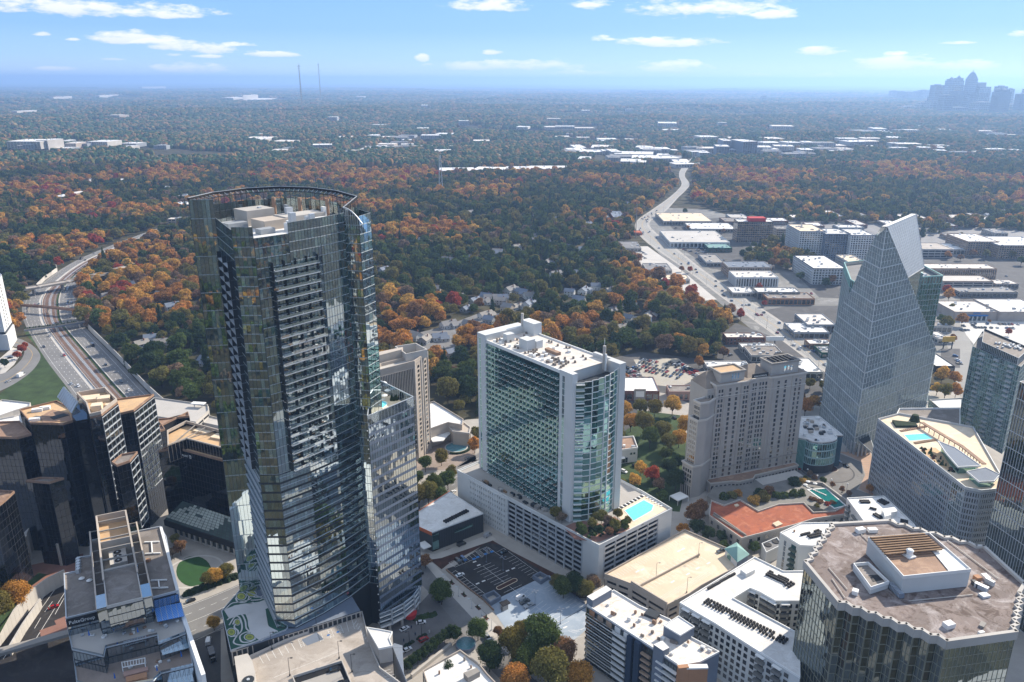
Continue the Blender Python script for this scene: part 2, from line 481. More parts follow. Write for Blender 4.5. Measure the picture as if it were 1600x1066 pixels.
SUB={'chimney': ('pitched_roof',),'gable': ('wall',),'pool_kerb': ('pool',),'rooftop_unit': ('roof','roof_deck','penthouse_roof'),'condenser': ('roof','penthouse_roof'),'parapet': ('roof','parking_deck','terrace','roof_deck'),
       'plane_rib': ('slanted_plane',),'panel_joint': ('wall',),'lamp_head': ('pole',),'globe': ('pole',),'chiller_fan': ('chiller',),'parking_line': ('parking_deck',),'fin_rib': ('glass_fin',),'awning_post': ('awning',),'trellis_post': ('red_trellis',),
       'roof_edge': ('folded_roof',),'duct_band': ('duct_pipe',),'cooling_fan': ('cooling_block','roof'),'booth_door': ('booth_front',),'mural_line': ('mural',),'mural_spot': ('mural',),'mural_path': ('mural',),'canopy_post': ('canopy',),'mullion': ('wall','body'),'vent': ('roof',)}
MAXP={}
class Bld:
 """one building: an Empty at its base, parts collected by (name, material)"""
 def __init__(s, name, label, cat, origin, group=None, z=0.0):
  s.o=bpy.data.objects.new(name, None)
  COL.objects.link(s.o)
  s.org=(origin[0], origin[1], z)
  s.o.location=s.org
  tag(s.o, label, cat, group, s.org)
  s.mb={}
  s.stuff=set(STUFF)
 def __call__(s, part, mat):
  return s.mb.setdefault((part, mat), MB())
 def done(s):
  n0=len(bpy.data.objects)
  for (p, m), mb in s.mb.items():
   if p in s.stuff or p in JOIN or len(mb.pc) == 1:
    mb.obj(p, m, s.o, s.org,'stuff' if p in s.stuff and len(mb.pc)>1 else None)
   elif len(mb.pc)>MAXP.get(p, 70):
    mb.obj(p, m, s.o, s.org,'stuff')
   else:
    for q in split(mb): q.obj(p, m, s.o, s.org)
  kids=list(s.o.children)
  base={}
  for o in kids: base.setdefault(o.name.split('.')[0], o)
  for o in kids:
   for h in SUB.get(o.name.split('.')[0], ()):
    if h in base:
     o.parent=base[h]
     break
  return s
 def single(s, name, mb, mat, parent=None):
  return mb.obj(name, mat, s.o if parent is None else parent, s.org)
 def put(s, name, mesh, loc, rz=0, scale=(1,1,1), parent=None):
  o=bpy.data.objects.new(name, mesh)
  COL.objects.link(o)
  o.parent=parent or s.o
  o.location=(loc[0] - s.org[0], loc[1] - s.org[1], loc[2] - s.org[2])
  o.rotation_euler.z=rz
  o.scale=scale
  return o
def structure(name, poly_or_mb, mat, z=0.0):
 if isinstance(poly_or_mb, MB): mb=poly_or_mb
 else:
  mb=MB()
  mb.face([(p[0], p[1], z) for p in ccw(poly_or_mb)])
 o=mb.obj(name, mat)
 o['kind']='structure'
 return o
def facade(B, a, b, z0, z1, pw=1.5, fh=3.6, pier=.12, span=.5, dep=.15, glass='teal_glass', frame='silver_frame', sp=None,
           tilt=.010, nx=None, nz=None, cols=None, spdep=None, every=1):
 """glazed wall a->b (outside on the right hand), real piers and floor bands standing proud of the panes"""
 u=unit(sub(b, a))
 n=(u[1], -u[0])
 L=ln(sub(b, a))
 nx=nx or max(1, round(L/pw))
 nz=nz or max(1, round((z1 - z0)/fh))
 dx, dz=L/nx, (z1 - z0)/nz
 G=B('window_pane', glass)
 Fm=B('mullion', frame)
 for i in range(nx):
  if cols and not cols(i): continue
  for k in range(nz):
   t1, t2=random.uniform(-1,1)*tilt, random.uniform(-1,1)*tilt
   za, zb=z0+k*dz, z0+(k+1)*dz
   p0, p1=add(a, u, i*dx), add(a, u, (i+1)*dx)
   q=lambda p, o: add(p, n, .04+o)
   A, Bq, C, D=q(p0,-t1 - t2), q(p1, t1 - t2), q(p1, t1+t2), q(p0,-t1+t2)
   G.quad((*A, za),(*Bq, za),(*C, zb),(*D, zb))
 if pier>0:
  for i in range(0, nx+1, every):
   c=add(a, u, min(max(i*dx, pier/2), L - pier/2))
   Fm.wall(add(c, u, -pier/2), add(c, u, pier/2), z0, z1,0.0, dep)
 if span>0:
  Sm=B('spandrel', sp) if sp else Fm
  sd_=spdep if spdep is not None else dep*.8
  for k in range(nz+1):
   zc=z0+k*dz
   Sm.wall(a, b, max(z0, zc - span/2), min(z1+.01, zc+span/2),0.0, sd_)
def tower(B, poly, z0, z1, roof='white_roof', wall='grey_wall', parapet=1.0, pt=.4, pmat=None, styles=None, **kw):
 """extruded building body with a facade on every edge; styles maps edge index -> overrides (None=blank)"""
 poly=ccw(poly)
 B('wall', wall).prism(poly, z0, z1, top=False)
 B('roof', roof).face([(p[0], p[1], z1) for p in poly])
 if parapet:
  B('parapet', pmat or wall).ring([add(p, (0,0)) for p in inset(poly, -.06)], z1 - .3, z1+parapet, pt)
 for i in range(len(poly)):
  st=dict(kw)
  if styles and i in styles:
   if styles[i] is None: continue
   st.update(styles[i])
  facade(B, poly[i], poly[(i+1) % len(poly)], st.pop('zb', z0), st.pop('zt', z1), **st)
 return poly
def punched(B, a, b, z0, z1, cols, rows, w, h, glass='window_dark', dep=.25, frame=None, u0=None):
 """window openings drawn as recessed panes with proud surrounds; cols=distances along the wall, rows=sill heights"""
 u=unit(sub(b, a)); n=(u[1], -u[0])
 G=B('window_pane', glass)
 Fm=B('mullion', frame) if frame else None
 for x in cols:
  for z in rows:
   p0, p1=add(a, u, x - w/2), add(a, u, x+w/2)
   t=random.uniform(-.006,.006)
   o0, o1=add(p0, n, .05 - t), add(p1, n, .05+t)
   G.quad((*o0, z),(*o1, z),(*o1, z+h),(*o0, z+h))
   if Fm:
    Fm.wall(add(p0, u, -.12), add(p1, u, .12), z - .15, z, 0, dep)
def unit_mesh(name, mat, w, d, h, fan=None):
 m=MB(); m.box((0,0), w, d, 0, h)
 if fan: m.cyl((0,0), min(w, d)*.38, h, h+.06,8)
 return m.mesh(name, mat)
# ================================================================ ground, roads, lots
def hill(x, y):
 """gentle piedmont relief, dead flat under the built-up middle"""
 d=math.hypot(x, y)
 k=min(1.0, max(0.0,(d - 1900)/1600))
 if k == 0: return 0.0
 return k*(26*noise.noise((x/1500, y/900,.3))+14*noise.noise((x/520, y/380,2.0))+9)*min(1.6,.6+d/7000)
def ground():
 m, n=newmat('ground')
 pos=n('ShaderNodeNewGeometry').outputs['Position']
 a=n('ShaderNodeTexNoise', {'Vector': pos,'Scale': .02,'Detail': 8.0,'Roughness': .65}).outputs[0]
 near=n.ramp(a, [(.35,(.040,.036,.022)),(.5,(.055,.052,.030)),(.65,(.075,.06,.04))])
 vo=n('ShaderNodeTexVoronoi', {'Vector': pos,'Scale': .045}, feature='F1')
 tint=n.ramp(n('ShaderNodeSeparateColor', {0: vo.outputs['Color']}).outputs[0],
                  [(.0,(.035,.06,.03)),(.45,(.05,.08,.04)),(.62,(.09,.095,.045)),(.78,(.15,.10,.05)),(.9,(.12,.07,.045)),(1,(.04,.07,.035))])  # far canopy tones darkened, distance shade put into the colour
 big=n('ShaderNodeTexNoise', {'Vector': pos,'Scale': .0018,'Detail': 5.0,'Roughness': .6}).outputs[0]
 tint=n.mix(1.0, tint, n.ramp(big, [(.35,(.6,.62,.65)),(.62,(1.15,1.1,1.0))]),'MULTIPLY')
 tint=n.mix(1.0, tint, n.ramp(vo.outputs['Distance'], [(0,(1,1,1)),(.9,(.6,.6,.6))]),'MULTIPLY')
 # scattered pale roofs and clearings of the far suburbs
 v2=n('ShaderNodeTexVoronoi', {'Vector': pos,'Scale': .011}, feature='F1')
 s2=n('ShaderNodeSeparateColor', {0: v2.outputs['Color']}).outputs[1]
 b2=n('ShaderNodeTexNoise', {'Vector': pos,'Scale': .0006,'Detail': 3.0}).outputs[0]
 f2=n.math('MULTIPLY', n.math('GREATER_THAN', s2,.90), n.math('LESS_THAN', v2.outputs['Distance'], .26))
 f2=n.math('MULTIPLY', f2, n.math('GREATER_THAN', b2,.5))
 tint=n.mix(f2, tint, (.42,.41,.40))
 ln_=n('ShaderNodeVectorMath', {0: pos}, operation='LENGTH').outputs['Value']
 k=n.math('MULTIPLY', n.math('SUBTRACT', ln_, 5200.0),1/2500.0, clamp=True)
 col=n.mix(k, near, tint)
 bmp=n('ShaderNodeBump', {'Height': vo.outputs['Distance'],'Strength': .9,'Distance': 7.0})
 p=n('ShaderNodeBsdfPrincipled', {'Base Color': col,'Roughness': .95,'Specular IOR Level': .1,'Normal': bmp.outputs[0]})
 finish(m, n, p.outputs[0])
 mb=MB()
 xs=[0]; s=120
 while xs[-1]<60000:
  xs.append(xs[-1]+s)
  if xs[-1]>4000: s *= 1.06
 xs=sorted(set([-x for x in xs]+xs))
 ys=[y for y in xs if y>-9000]
 idx={}
 for j, y in enumerate(ys):
  for i, x in enumerate(xs):
   idx[i, j]=len(mb.v); mb.v.append((x, y, hill(x, y)))
 for j in range(len(ys) - 1):
  for i in range(len(xs) - 1):
   mb.f.append((idx[i, j], idx[i+1, j], idx[i+1, j+1], idx[i, j+1])); mb.r.append(.5)
 o=mb.obj('ground','ground', smooth=True); o['kind']='structure'
ground()
EXC=[]           # footprints where no forest tree may stand
def sheet(name, mat, pts, z=.02, exc=True, world=None, pad=0):
 q=ccw(world or P(0, *pts))
 if exc: EXC.append(inset(q, -pad) if pad else q)
 return structure(name, q, mat, z)
def strip(name, mat, L, Rr, z, f0=0.0, f1=1.0, exc=False):
 """ribbon between two world polylines, from fraction f0 to f1 across"""
 m=MB()
 for i in range(len(L) - 1):
  a, b=lerp(L[i], Rr[i], f0), lerp(L[i], Rr[i], f1)
  c, d=lerp(L[i+1], Rr[i+1], f1), lerp(L[i+1], Rr[i+1], f0)
  if exc: EXC.append(inset(ccw([a, b, c, d]),-1.0))
  h0, h1=(z+(hill(*p)+.8 if ln(p)>1850 else 0) for p in (L[i], L[i+1]))
  m.quad((*a, h0),(*b, h0),(*c, h1),(*d, h1),.5)
 if (m.v[1][0] - m.v[0][0])*(m.v[3][1] - m.v[0][1]) - (m.v[1][1] - m.v[0][1])*(m.v[3][0] - m.v[0][0])<0:
  m.f=[f[::-1] for f in m.f]
 return structure(name, m, mat)
def resample(pts, n=6):
 q=[]
 for i in range(len(pts) - 1):
  p0, p1, p2, p3=pts[max(0, i - 1)], pts[i], pts[i+1], pts[min(len(pts) - 1, i+2)]
  for k in range(n):
   t=k/n
   q.append(tuple(.5*((2*p1[j])+(-p0[j]+p2[j])*t+(2*p0[j] - 5*p1[j]+4*p2[j] - p3[j])*t*t+(-p0[j]+3*p1[j] - 3*p2[j]+p3[j])*t ** 3) for j in (0,1)))
 q.append(pts[-1])
 return q
def dashes(name, line, z, w=.15, on=3.0, off=9.0, mat='line_paint', solid=False):
 m=MB()
 acc=0
 for a, b in zip(line, line[1:]):
  L=ln(sub(b, a)); u=unit(sub(b, a)); n=(-u[1]*w/2, u[0]*w/2)
  s=0
  if solid:
   m.quad((*add(a, n, -1), z),(*add(b, n, -1), z),(*add(b, n), z),(*add(a, n), z),.7); continue
  while s<L:
   e=min(L, s+on)
   p, q=add(a, u, s), add(a, u, e)
   m.quad((*add(p, n, -1), z),(*add(q, n, -1), z),(*add(q, n), z),(*add(p, n), z),.7)
   s += on+off
 return structure(name, m, mat)
def midline(L, Rr, f): return [lerp(a, b, f) for a, b in zip(L, Rr)]
# general urban floor (paved, between all the near blocks)
sheet('pavement','sidewalk', ((-500,1400),(-560,900),(-120,690),(60,640),(120,615),(250,640),(420,690),(640,700),(680,660),(740,655),(960,640),(1000,600),(1090,610),(1230,600),(1290,640),(1450,610),(1560,600),(1800,640),(2300,900),(2300,1400)),.006)
# ---- freeway with the rail line in its middle
FL=P(0,(170,700),(142,655),(114,612),(76,562),(46,514),(38,490),(42,466),(67.5,443),(105,416),(152,393),(236,361),(298,341),(360,323),(440,300))
FR=P(0,(330,700),(285,660),(233,615),(180,559),(129,506),(122,482),(121,459),(131,436),(150,418),(178,401),(244,371),(302,350),(362,329),(440,304))
FL, FR=resample(FL, 5), resample(FR, 5)
strip('freeway','freeway', FL, FR, .05,-.04,1.0, exc=True)
strip('rail_bed','ballast', FL, FR, .07,.34,.60)
strip('verge','grass', FL, FR, .09,.60,.645)
for f in (.37,.385,.455,.47,.49,.505,.565,.58): dashes('rail', midline(FL, FR, f),.25,.16 if f not in (.47,.49) else .5, mat='steel_frame', solid=True)
for f in (.02,.31): dashes('road_edge_line', midline(FL, FR, f),.06,.2, solid=True)
for f in (.665,.925): dashes('road_edge_line', midline(FL, FR, f),.06,.2, solid=True)
for f in (.092,.165,.238,.73,.795,.86): dashes('lane_line', midline(FL, FR, f),.06,.2,3,9)
strip('shoulder','pale_concrete', FL, FR, .055,.245+.02,.34)
def long_wall(name, label, cat, line, h, t, mat, part, posts=None, z=0):
 B=Bld(name, label, cat, line[len(line) // 2])
 for i, (a, b) in enumerate(zip(line, line[1:])):
  u=unit(sub(b, a))
  L=ln(sub(b, a)); k=max(1, round(L/(posts or 14)))
  for j in range(k):
   p, q=lerp(a, b, j/k), lerp(a, b, (j+.97)/k)
   B(part, mat).wall(p, q, z, z+h, -t/2, t/2)
 B.done()
 return B
i0=[i for i, p in enumerate(FR) if pix(*p, 0)[1]>500]
long_wall('noise_wall','pale concrete noise wall of upright panels along the right side of the freeway','wall', [add(p, (1.5,0)) for p in FR[:max(i0)]], 6.0,.5,'pale_concrete','wall_panel', 8)
long_wall('median_barrier','low concrete barrier between left lanes and the rail tracks','barrier', midline(FL, FR, .335)[:34], .9,.4,'pale_concrete','barrier_segment', 20)
long_wall('median_barrier','low concrete barrier between the right lanes and green strip','barrier', midline(FL, FR, .65)[:34], .9,.4,'pale_concrete','barrier_segment', 20)
wl=P(0,(60,444),(95,412),(90,408));
long_wall('retaining_wall','sunlit retaining wall curving beside the far left freeway lanes','wall', P(0,(58,450),(70,438),(90,424),(88,418)),5,.6,'pale_concrete','wall_panel', 20)
def bridge(label, pl, w, z, mat, rail=True, piers=(), trees=False):
 B=Bld('bridge', label,'bridge', lerp(pl[0], pl[-1], .5))
 for a, b in zip(pl, pl[1:]):
  B('deck', mat).wall(a, b, z - 1.2, z, -w/2, w/2, ends=.3)
  if rail:
   for s in (-1,1): B('parapet','stone_dark' if mat != 'rust_roof' else 'rust_roof').wall(a, b, z, z+1.1, s*w/2 - .2, s*w/2+.2)
 for f in piers:
  i=int(f*(len(pl) - 1)); t=f*(len(pl) - 1) - i
  c=lerp(pl[i], pl[min(i+1, len(pl) - 1)], t)
  for s in (-.35,0,.35):
   u=unit(sub(pl[1], pl[0]))
   B('pier','pale_concrete').cyl(add(c, (-u[1], u[0]), s*w),.7,0, z - 1.2,8)
 if trees:
  for k in range(40):
   p=lerp(pl[0], pl[-1], (k+random.uniform(.2,.8))/40)
   B('planter_shrub','hedge').cyl(add(p, (0, random.uniform(-w*.4, w*.4))), random.uniform(.8,1.8), z, z+random.uniform(.8,2.2),6,.4)
 B.done()
bridge('wide concrete road bridge crossing the freeway where it bends', P(9,(15,455),(60,448),(105,440),(150,430),(200,417)),13,9,'tan_deck', piers=(.2,.45,.7))
bridge('narrow rust-coloured footbridge over the freeway', P(7,(35,477),(75,480),(122,485)),3,7,'rust_roof', piers=(.1,.5,.95))
bridge('planted green bridge over the freeway nearest the viewer', P(6,(38,515),(88,509),(132,502)),5,6,'slate_wall', piers=(.1,.5,.9), trees=True)
strip('crossing_road','pale_road', [add(p, (0,7)) for p in P(0,(150,430),(200,415),(250,400))], [add(p, (0,-7)) for p in P(0,(150,430),(200,415),(250,400))], .06)
# grass slope and loop ramp on the left
sheet('grass_slope','grass', ((-40,630),(0,615),(35,590),(62,560),(60,545),(38,520),(48,516),(78,562),(120,618),(150,650),(60,648),(0,652)),.03)
RL=P(0,(-60,630),(0,611),(35,592),(56,573),(63,555),(48,538),(25,528),(0,526),(-60,523))
RR=P(0,(-60,598),(0,585),(18,576),(33,562),(38,550),(32,545),(18,541),(0,541),(-60,538))
strip('loop_road','freeway', resample(RL), resample(RR),.06, exc=True)
dashes('lane_line', midline(resample(RL), resample(RR),.5),.075,.3,4,5,'yellow_paint')
sheet('inner_ramp','pale_concrete', ((0,590),(22,570),(36,548),(20,543),(0,560)),.04)
# ---- the long boulevard
BL=P(0,(1350,620),(1277.7,571),(1223.7,530.4),(1176.4,496.7),(1129,463),(1075,422.4),(1017.7,381.8),(998,362),(995,350),(1003,340),(1021,328),(1048,308),(1066,290),(1062,277),(1064,268),(1074,257),(1090,246),(1120,236))
BR=P(0,(1382,620),(1299,566),(1244,522),(1203.4,493),(1156,463),(1098.7,424),(1051.4,387),(1020,362),(1012,350),(1020,341),(1038,329.5),(1058,309),(1076,290),(1069,277),(1072,268),(1083,257),(1099,246),(1130,236))
BL, BR=resample(BL, 5), resample(BR, 5)
strip('boulevard','pale_road', BL, BR, .05,0,1, exc=True)
strip('boulevard_sidewalk','sidewalk', BL, BR, .035,-.14,1.14)
for f in (.03,.97): dashes('road_edge_line', midline(BL, BR, f),.06,.18, solid=True)
for f in (.47,.53): dashes('centre_line', midline(BL, BR, f),.06,.22, solid=True, mat='yellow_paint')
for f in (.2,.34,.66,.8): dashes('lane_line', midline(BL, BR, f)[:60], .06,.18,3,7)
# commercial strips either side
sheet('commercial_ground','lot_grey', ((1010,345),(1045,325),(1110,328),(1165,345),(1215,372),(1260,420),(1400,415),(1640,420),(1640,480),(1640,560),(1300,600),(1240,575),(1180,520),(1120,470),(1060,425),(1018,385)),.018, exc=False)
sheet('mid_ground','grey_roof', ((1150,340),(1250,345),(1640,360),(1640,425),(1260,425),(1210,375)),.014, exc=False)
sheet('parking_lot','asphalt', ((1060,385),(1100,372),(1165,372),(1185,400),(1150,425),(1110,420)),.03)
sheet('parking_lot','asphalt', ((1195,485),(1230,478),(1320,478),(1340,540),(1280,545),(1240,520)),.03)
sheet('parking_lot','asphalt', ((1040,345),(1130,340),(1165,345),(1160,372),(1060,368)),.028)
sheet('parking_lot','lot_grey', ((1150,425),(1300,430),(1500,440),(1500,480),(1330,480),(1200,478),(1160,450)),.026)
sheet('parking_lot','asphalt', ((1245,430),(1330,425),(1400,440),(1400,470),(1280,465)),.03)
sheet('parking_lot','pale_concrete', ((960,385),(1012,385),(1068,425),(1120,468),(1100,470),(1040,440),(975,400)),.028)
sheet('parking_lot','asphalt', ((955,560),(1000,550),(1085,560),(1110,580),(1200,590),(1240,620),(1100,640),(1040,615),(960,600)),.03)
sheet('parking_lot','cream_lot', ((990,562),(1060,560),(1092,590),(1060,606),(1010,600)),.04)
sheet('parking_lot','asphalt', ((1130,520),(1150,505),(1230,535),(1290,572),(1300,600),(1200,600),(1120,560)),.034)
sheet('parking_lot','bright_lot', ((1490,500),(1640,495),(1700,545),(1530,548)),.03)
sheet('side_street','pale_road', ((1460,480),(1488,480),(1508,520),(1530,560),(1560,620),(1500,620),(1480,540)),.036)
sheet('parking_lot','asphalt', ((1470,545),(1500,545),(1500,575),(1470,575)),.045)
sheet('parking_lot','asphalt', ((950,625),(990,620),(1000,660),(945,690)),.03)
sheet('park_ground','grass', ((990,640),(1070,650),(1075,740),(1062,800),(945,790),(950,690)),.024, exc=False)
sheet('parking_lot','asphalt', ((1230,590),(1290,600),(1300,640),(1240,625)),.036)
sheet('parking_lot','asphalt', ((1400,400),(1640,400),(1660,470),(1420,470)),.02)
sheet('residential_street','freeway', ((655,520),(700,508),(760,485),(782,492),(745,515),(700,550),(668,575),(650,560)),.03, pad=3)
sheet('forecourt','paving', ((640,700),(690,690),(735,680),(745,720),(700,735),(650,735)),.03)
# motor court
sheet('motor_court','freeway', ((1243,712),(1260,714),(1310,708),(1345,722),(1352,745),(1338,765),(1380,780),(1330,790),(1240,752)),.03)
def disc(name, mat, px, py, rad, z, n=32, inner=0):
 c=at(px, py)
 m=MB()
 for i in range(n):
  a, b=2*math.pi*i/n, 2*math.pi*(i+1)/n
  p=lambda r, t: (c[0]+r*math.cos(t), c[1]+r*math.sin(t), z)
  if inner: m.quad(p(inner, a), p(rad, a), p(rad, b), p(inner, b),.5)
  else: m.face([(c[0], c[1], z), p(rad, a), p(rad, b)], .5)
 return structure(name, m, mat)
disc('paved_circle','paving_grey', 1292,735,16,.04); disc('paved_ring','asphalt', 1292,735,17,.044, inner=16)
disc('planted_circle','mulch', 1296,732,5,.08); disc('kerb_ring','stone', 1296,732,5.5,.09, inner=5)
sheet('terracotta_plaza','terracotta', ((1310,706),(1360,706),(1368,740),(1372,770),(1362,774),(1342,764),(1352,742),(1346,722),(1330,714)),.045)
m=MB()
for k in range(16):
 a, b=at(1340,716+3.4*k), at(1368,716+3.4*k)
 m.quad((a[0], a[1] - .12,.052),(b[0], b[1] - .12,.052),(b[0], b[1]+.12,.052),(a[0], a[1]+.12,.052),.3)
structure('paving_joints', m,'stone_dark')
sheet('terracotta_plaza','terracotta', ((1240,708),(1310,703),(1312,707),(1245,713)),.047)
# avenue past the towers
AL=P(0,(150,990),(286,948),(376,912),(470,868),(560,820),(650,768),(700,738),(750,706),(840,660),(950,610))
AR=P(0,(150,1060),(300,1005),(400,955),(500,905),(590,856),(668,796),(722,758),(775,725),(860,680),(960,630))
AL, AR=resample(AL, 5), resample(AR, 5)
strip('avenue','freeway', AL, AR, .03,0,1, exc=True)
for f in (.03,.97,.47): dashes('road_edge_line', midline(AL, AR, f),.045,.16, solid=True)
for f in (.25,.72): dashes('lane_line', midline(AL, AR, f),.045,.16,3,6)
sheet('side_street','asphalt', ((300,1000),(345,985),(345,1060),(350,1120),(305,1120)),.034)
sheet('side_street','freeway', ((654,880),(668,878),(700,905),(760,960),(800,1010),(840,1066),(800,1080),(760,1040),(735,1005),(700,960),(670,925),(650,905)),.036)
sheet('drop_off_court','paving_grey', ((560,1010),(600,985),(650,950),(672,926),(702,960),(738,1000),(700,1010),(640,1045),(600,1060)),.03)
sheet('sidewalk','pale_concrete', ((660,876),(676,880),(790,990),(850,1060),(835,1062),(770,1000),(700,925)),.042)
sheet('planting_bed','mulch', ((668,872),(700,858),(765,842),(800,862),(910,918),(925,935),(905,935),(760,850),(700,882),(690,890)),.045)
sheet('service_lane','pale_concrete', ((655,862),(680,866),(765,835),(775,843),(690,872),(664,876)),.05)
sheet('brick_plaza','brick_paving', ((40,885),(130,865),(130,890),(70,925),(30,960),(0,965),(0,890)),.03)
sheet('lawn','lawn', [(303+27.5*math.cos(t)+(t>9)*0,893+24*math.sin(t)) for t in [k*.2618 for k in range(24)]], .06)
disc('lawn_kerb','pale_concrete', 303,893,14.6,.08, inner=13.4)
# ---- the new parking lot and the blue-grey deck beside it
z=.06
LOT=((698,889),(712,884),(760,848),(782,852),(842,890),(852,899),(843,904),(775,937),(765,941),(754,936))
sheet('new_parking_lot','new_asphalt', LOT, z)
def line_set(name, segs, zz, w=.14, mat='line_paint'):
 m=MB()
 for a, b in segs:
  a, b=at(*a, zz), at(*b, zz)
  u=unit(sub(b, a)); n=(-u[1]*w/2, u[0]*w/2)
  m.quad((*add(a, n, -1), zz),(*add(b, n, -1), zz),(*add(b, n), zz),(*add(a, n), zz),.8)
 return structure(name, m, mat)
def c2(x, y): return (690+x/8.881,840+y/8.881)
seg=[]
for k in range(13):
 t=k/12
 seg.append((c2(112+(560 - 112)*t, 512+(888 - 512)*t), c2(192+(690 - 192)*t, 460+(850 - 460)*t)))
seg.append((c2(190,455), c2(690,850)))
for k in range(7):
 t=k/6
 seg.append((c2(445+(725 - 445)*t, 447+(660 - 447)*t), c2(690+(965 - 690)*t, 348+(552 - 348)*t)))
seg.append((c2(575,395), c2(885,635))); seg.append((c2(865,765), c2(1110,655))); seg.append((c2(945,680), c2(1100,800)))
for k in range(9):
 t=k/8
 seg.append((c2(890+(1235 - 890)*t, 305+(555 - 305)*t), c2(995+(1330 - 995)*t, 258+(508 - 258)*t)))
seg += [(c2(640,130), c2(885,305)),(c2(865,150), c2(1380,520)),(c2(765,200), c2(865,150)),(c2(100,350), c2(630,128)),(c2(190,410), c2(490,285)),(c2(100,350), c2(190,410))]
for k in range(10):
 t=k/9
 seg.append((c2(165+460*t, 322 - 190*t), c2(240+455*t, 385 - 190*t)))
for k in range(7): seg += [(c2(480+12*k, 205+12*k), c2(530+10*k, 185+10*k)),(c2(585+9*k, 160+11*k), c2(620+9*k, 150+10*k))]
line_set('parking_lines', seg, z+.012)
m=MB()
for x, y in ((458,338),(515,385),(500,640),(583,605),(915,462),(995,430)):
 c=at(*c2(x, y)); m.prism(rect(c, 2.0,.9,35), z+.004, z+.014, r=.9)
structure('direction_arrows', m,'line_paint')
m=MB()
for x, y in ((450,298),(500,272),(612,228),(697,197)):
 c=at(*c2(x, y)); m.prism(rect(c, 1.8,1.6,35), z+.004, z+.014, r=.9)
structure('accessible_markings', m,'blue_paint')
DECK=((775,937),(843,904),(858,899),(915,944),(915,985),(900,998),(870,1012),(840,1020),(800,998),(765,945))
sheet('parking_deck','blue_deck', DECK, .07)
def c3(x, y): return (780+x/8.881,900+y/8.881)
seg=[]
for k in range(10):
 t=k/9
 seg.append((c3(630+430*t, 178+300*t), c3(735+430*t, 118+295*t)))
for k in range(8):
 t=k/7
 seg.append((c3(415+330*t, 500+245*t), c3(610+360*t, 345+285*t)))
for k in range(3): seg.append((c3(170+50*k, 300+36*k), c3(350+55*k, 160+36*k)))
seg += [(c3(150,150), c3(290,262)),(c3(515,430), c3(830,640))]
for k in range(7): seg.append((c3(930+28*k, 850 - 2*k), c3(1050+25*k, 920 - 14*k)))
for k in range(5): seg.append((c3(960+45*k, 760 - 2*k), c3(1075+45*k, 800 - 30*k)))
line_set('deck_lines', seg, .082)
m=MB()
for x, y in ((445,690),(532,645),(235,528),(950,438),(915,715)):
 c=at(*c3(x, y)); m.prism(rect(c, 2.2,.9,35),.074,.084, r=.9)
structure('deck_arrows', m,'line_paint')
line_set('deck_joint', [(c3(455,850), c3(1205,430))], .078,.35,'dark_frame')
# ---- sunken freeway at lower left, seen between plaza walls
SK=((120,905),(75,907),(35,960),(0,1000),(-40,1040),(-40,1110),(140,1110))
sheet('sunken_freeway','new_asphalt', SK, .05)
line_set('lane_line', [((90,915),(30,1000)),((70,930),(5,1030)),((106,918),(55,1000)),((82,940),(70,956)),((64,965),(54,982)),((100,935),(86,960))], .062,.2)
def plaza_wall(lbl, pts, z0, z1, t, mat='pale_concrete'):
 long_wall('retaining_wall', lbl,'wall', P(z1, *pts), z1 - z0, t, mat,'wall_panel', 3.2, z0)
plaza_wall('outer tan retaining wall with upright ribs above the sunken freeway', ((-10,990),(20,955),(50,920),(74,903)),0,8,.8)
plaza_wall('inner sunlit retaining wall beside the sunken freeway lanes', ((14,1010),(35,975),(58,942),(62,935)),0,5,.8)
plaza_wall('short retaining wall below the lettered office building terrace', ((74,903),(100,890)),0,8,.8)
q=P(8,(-60,1010),(0,990),(22,950),(50,915),(74,898),(60,895),(20,930),(-60,960))
structure('planted_terrace', q,'grass', 8.0)
q=P(7,(62,985),(88,976),(85,970),(104,962),(108,985),(64,996))
mb=MB(); mb.prism(ccw(q),6.2,7); structure('footbridge_deck', mb,'brick_paving')
mb=MB(); mb.prism(ccw(P(7,(-20,1018),(110,983),(112,990),(-20,1028))),5.8,7.2, bot=True); structure('overpass_deck', mb,'stone_dark')
# ================================================================ the big towers
SLAB=MB(); SLAB.box((0,0),1,1,0,1, bot=True)
def slab_mesh(name, mat): return SLAB.mesh(name, mat)
def put_slab(B, name, mesh, a, b, z, t, o0, o1, parent=None):
 """one floor slab between a and b, thickness t, from o0 to o1 outside the wall"""
 u=unit(sub(b, a)); n=(u[1], -u[0])
 c=add(lerp(a, b, .5), n, (o0+o1)/2)
 return B.put(name, mesh, (c[0], c[1], z), math.atan2(u[1], u[0]),(ln(sub(b, a)), abs(o1 - o0), t), parent)
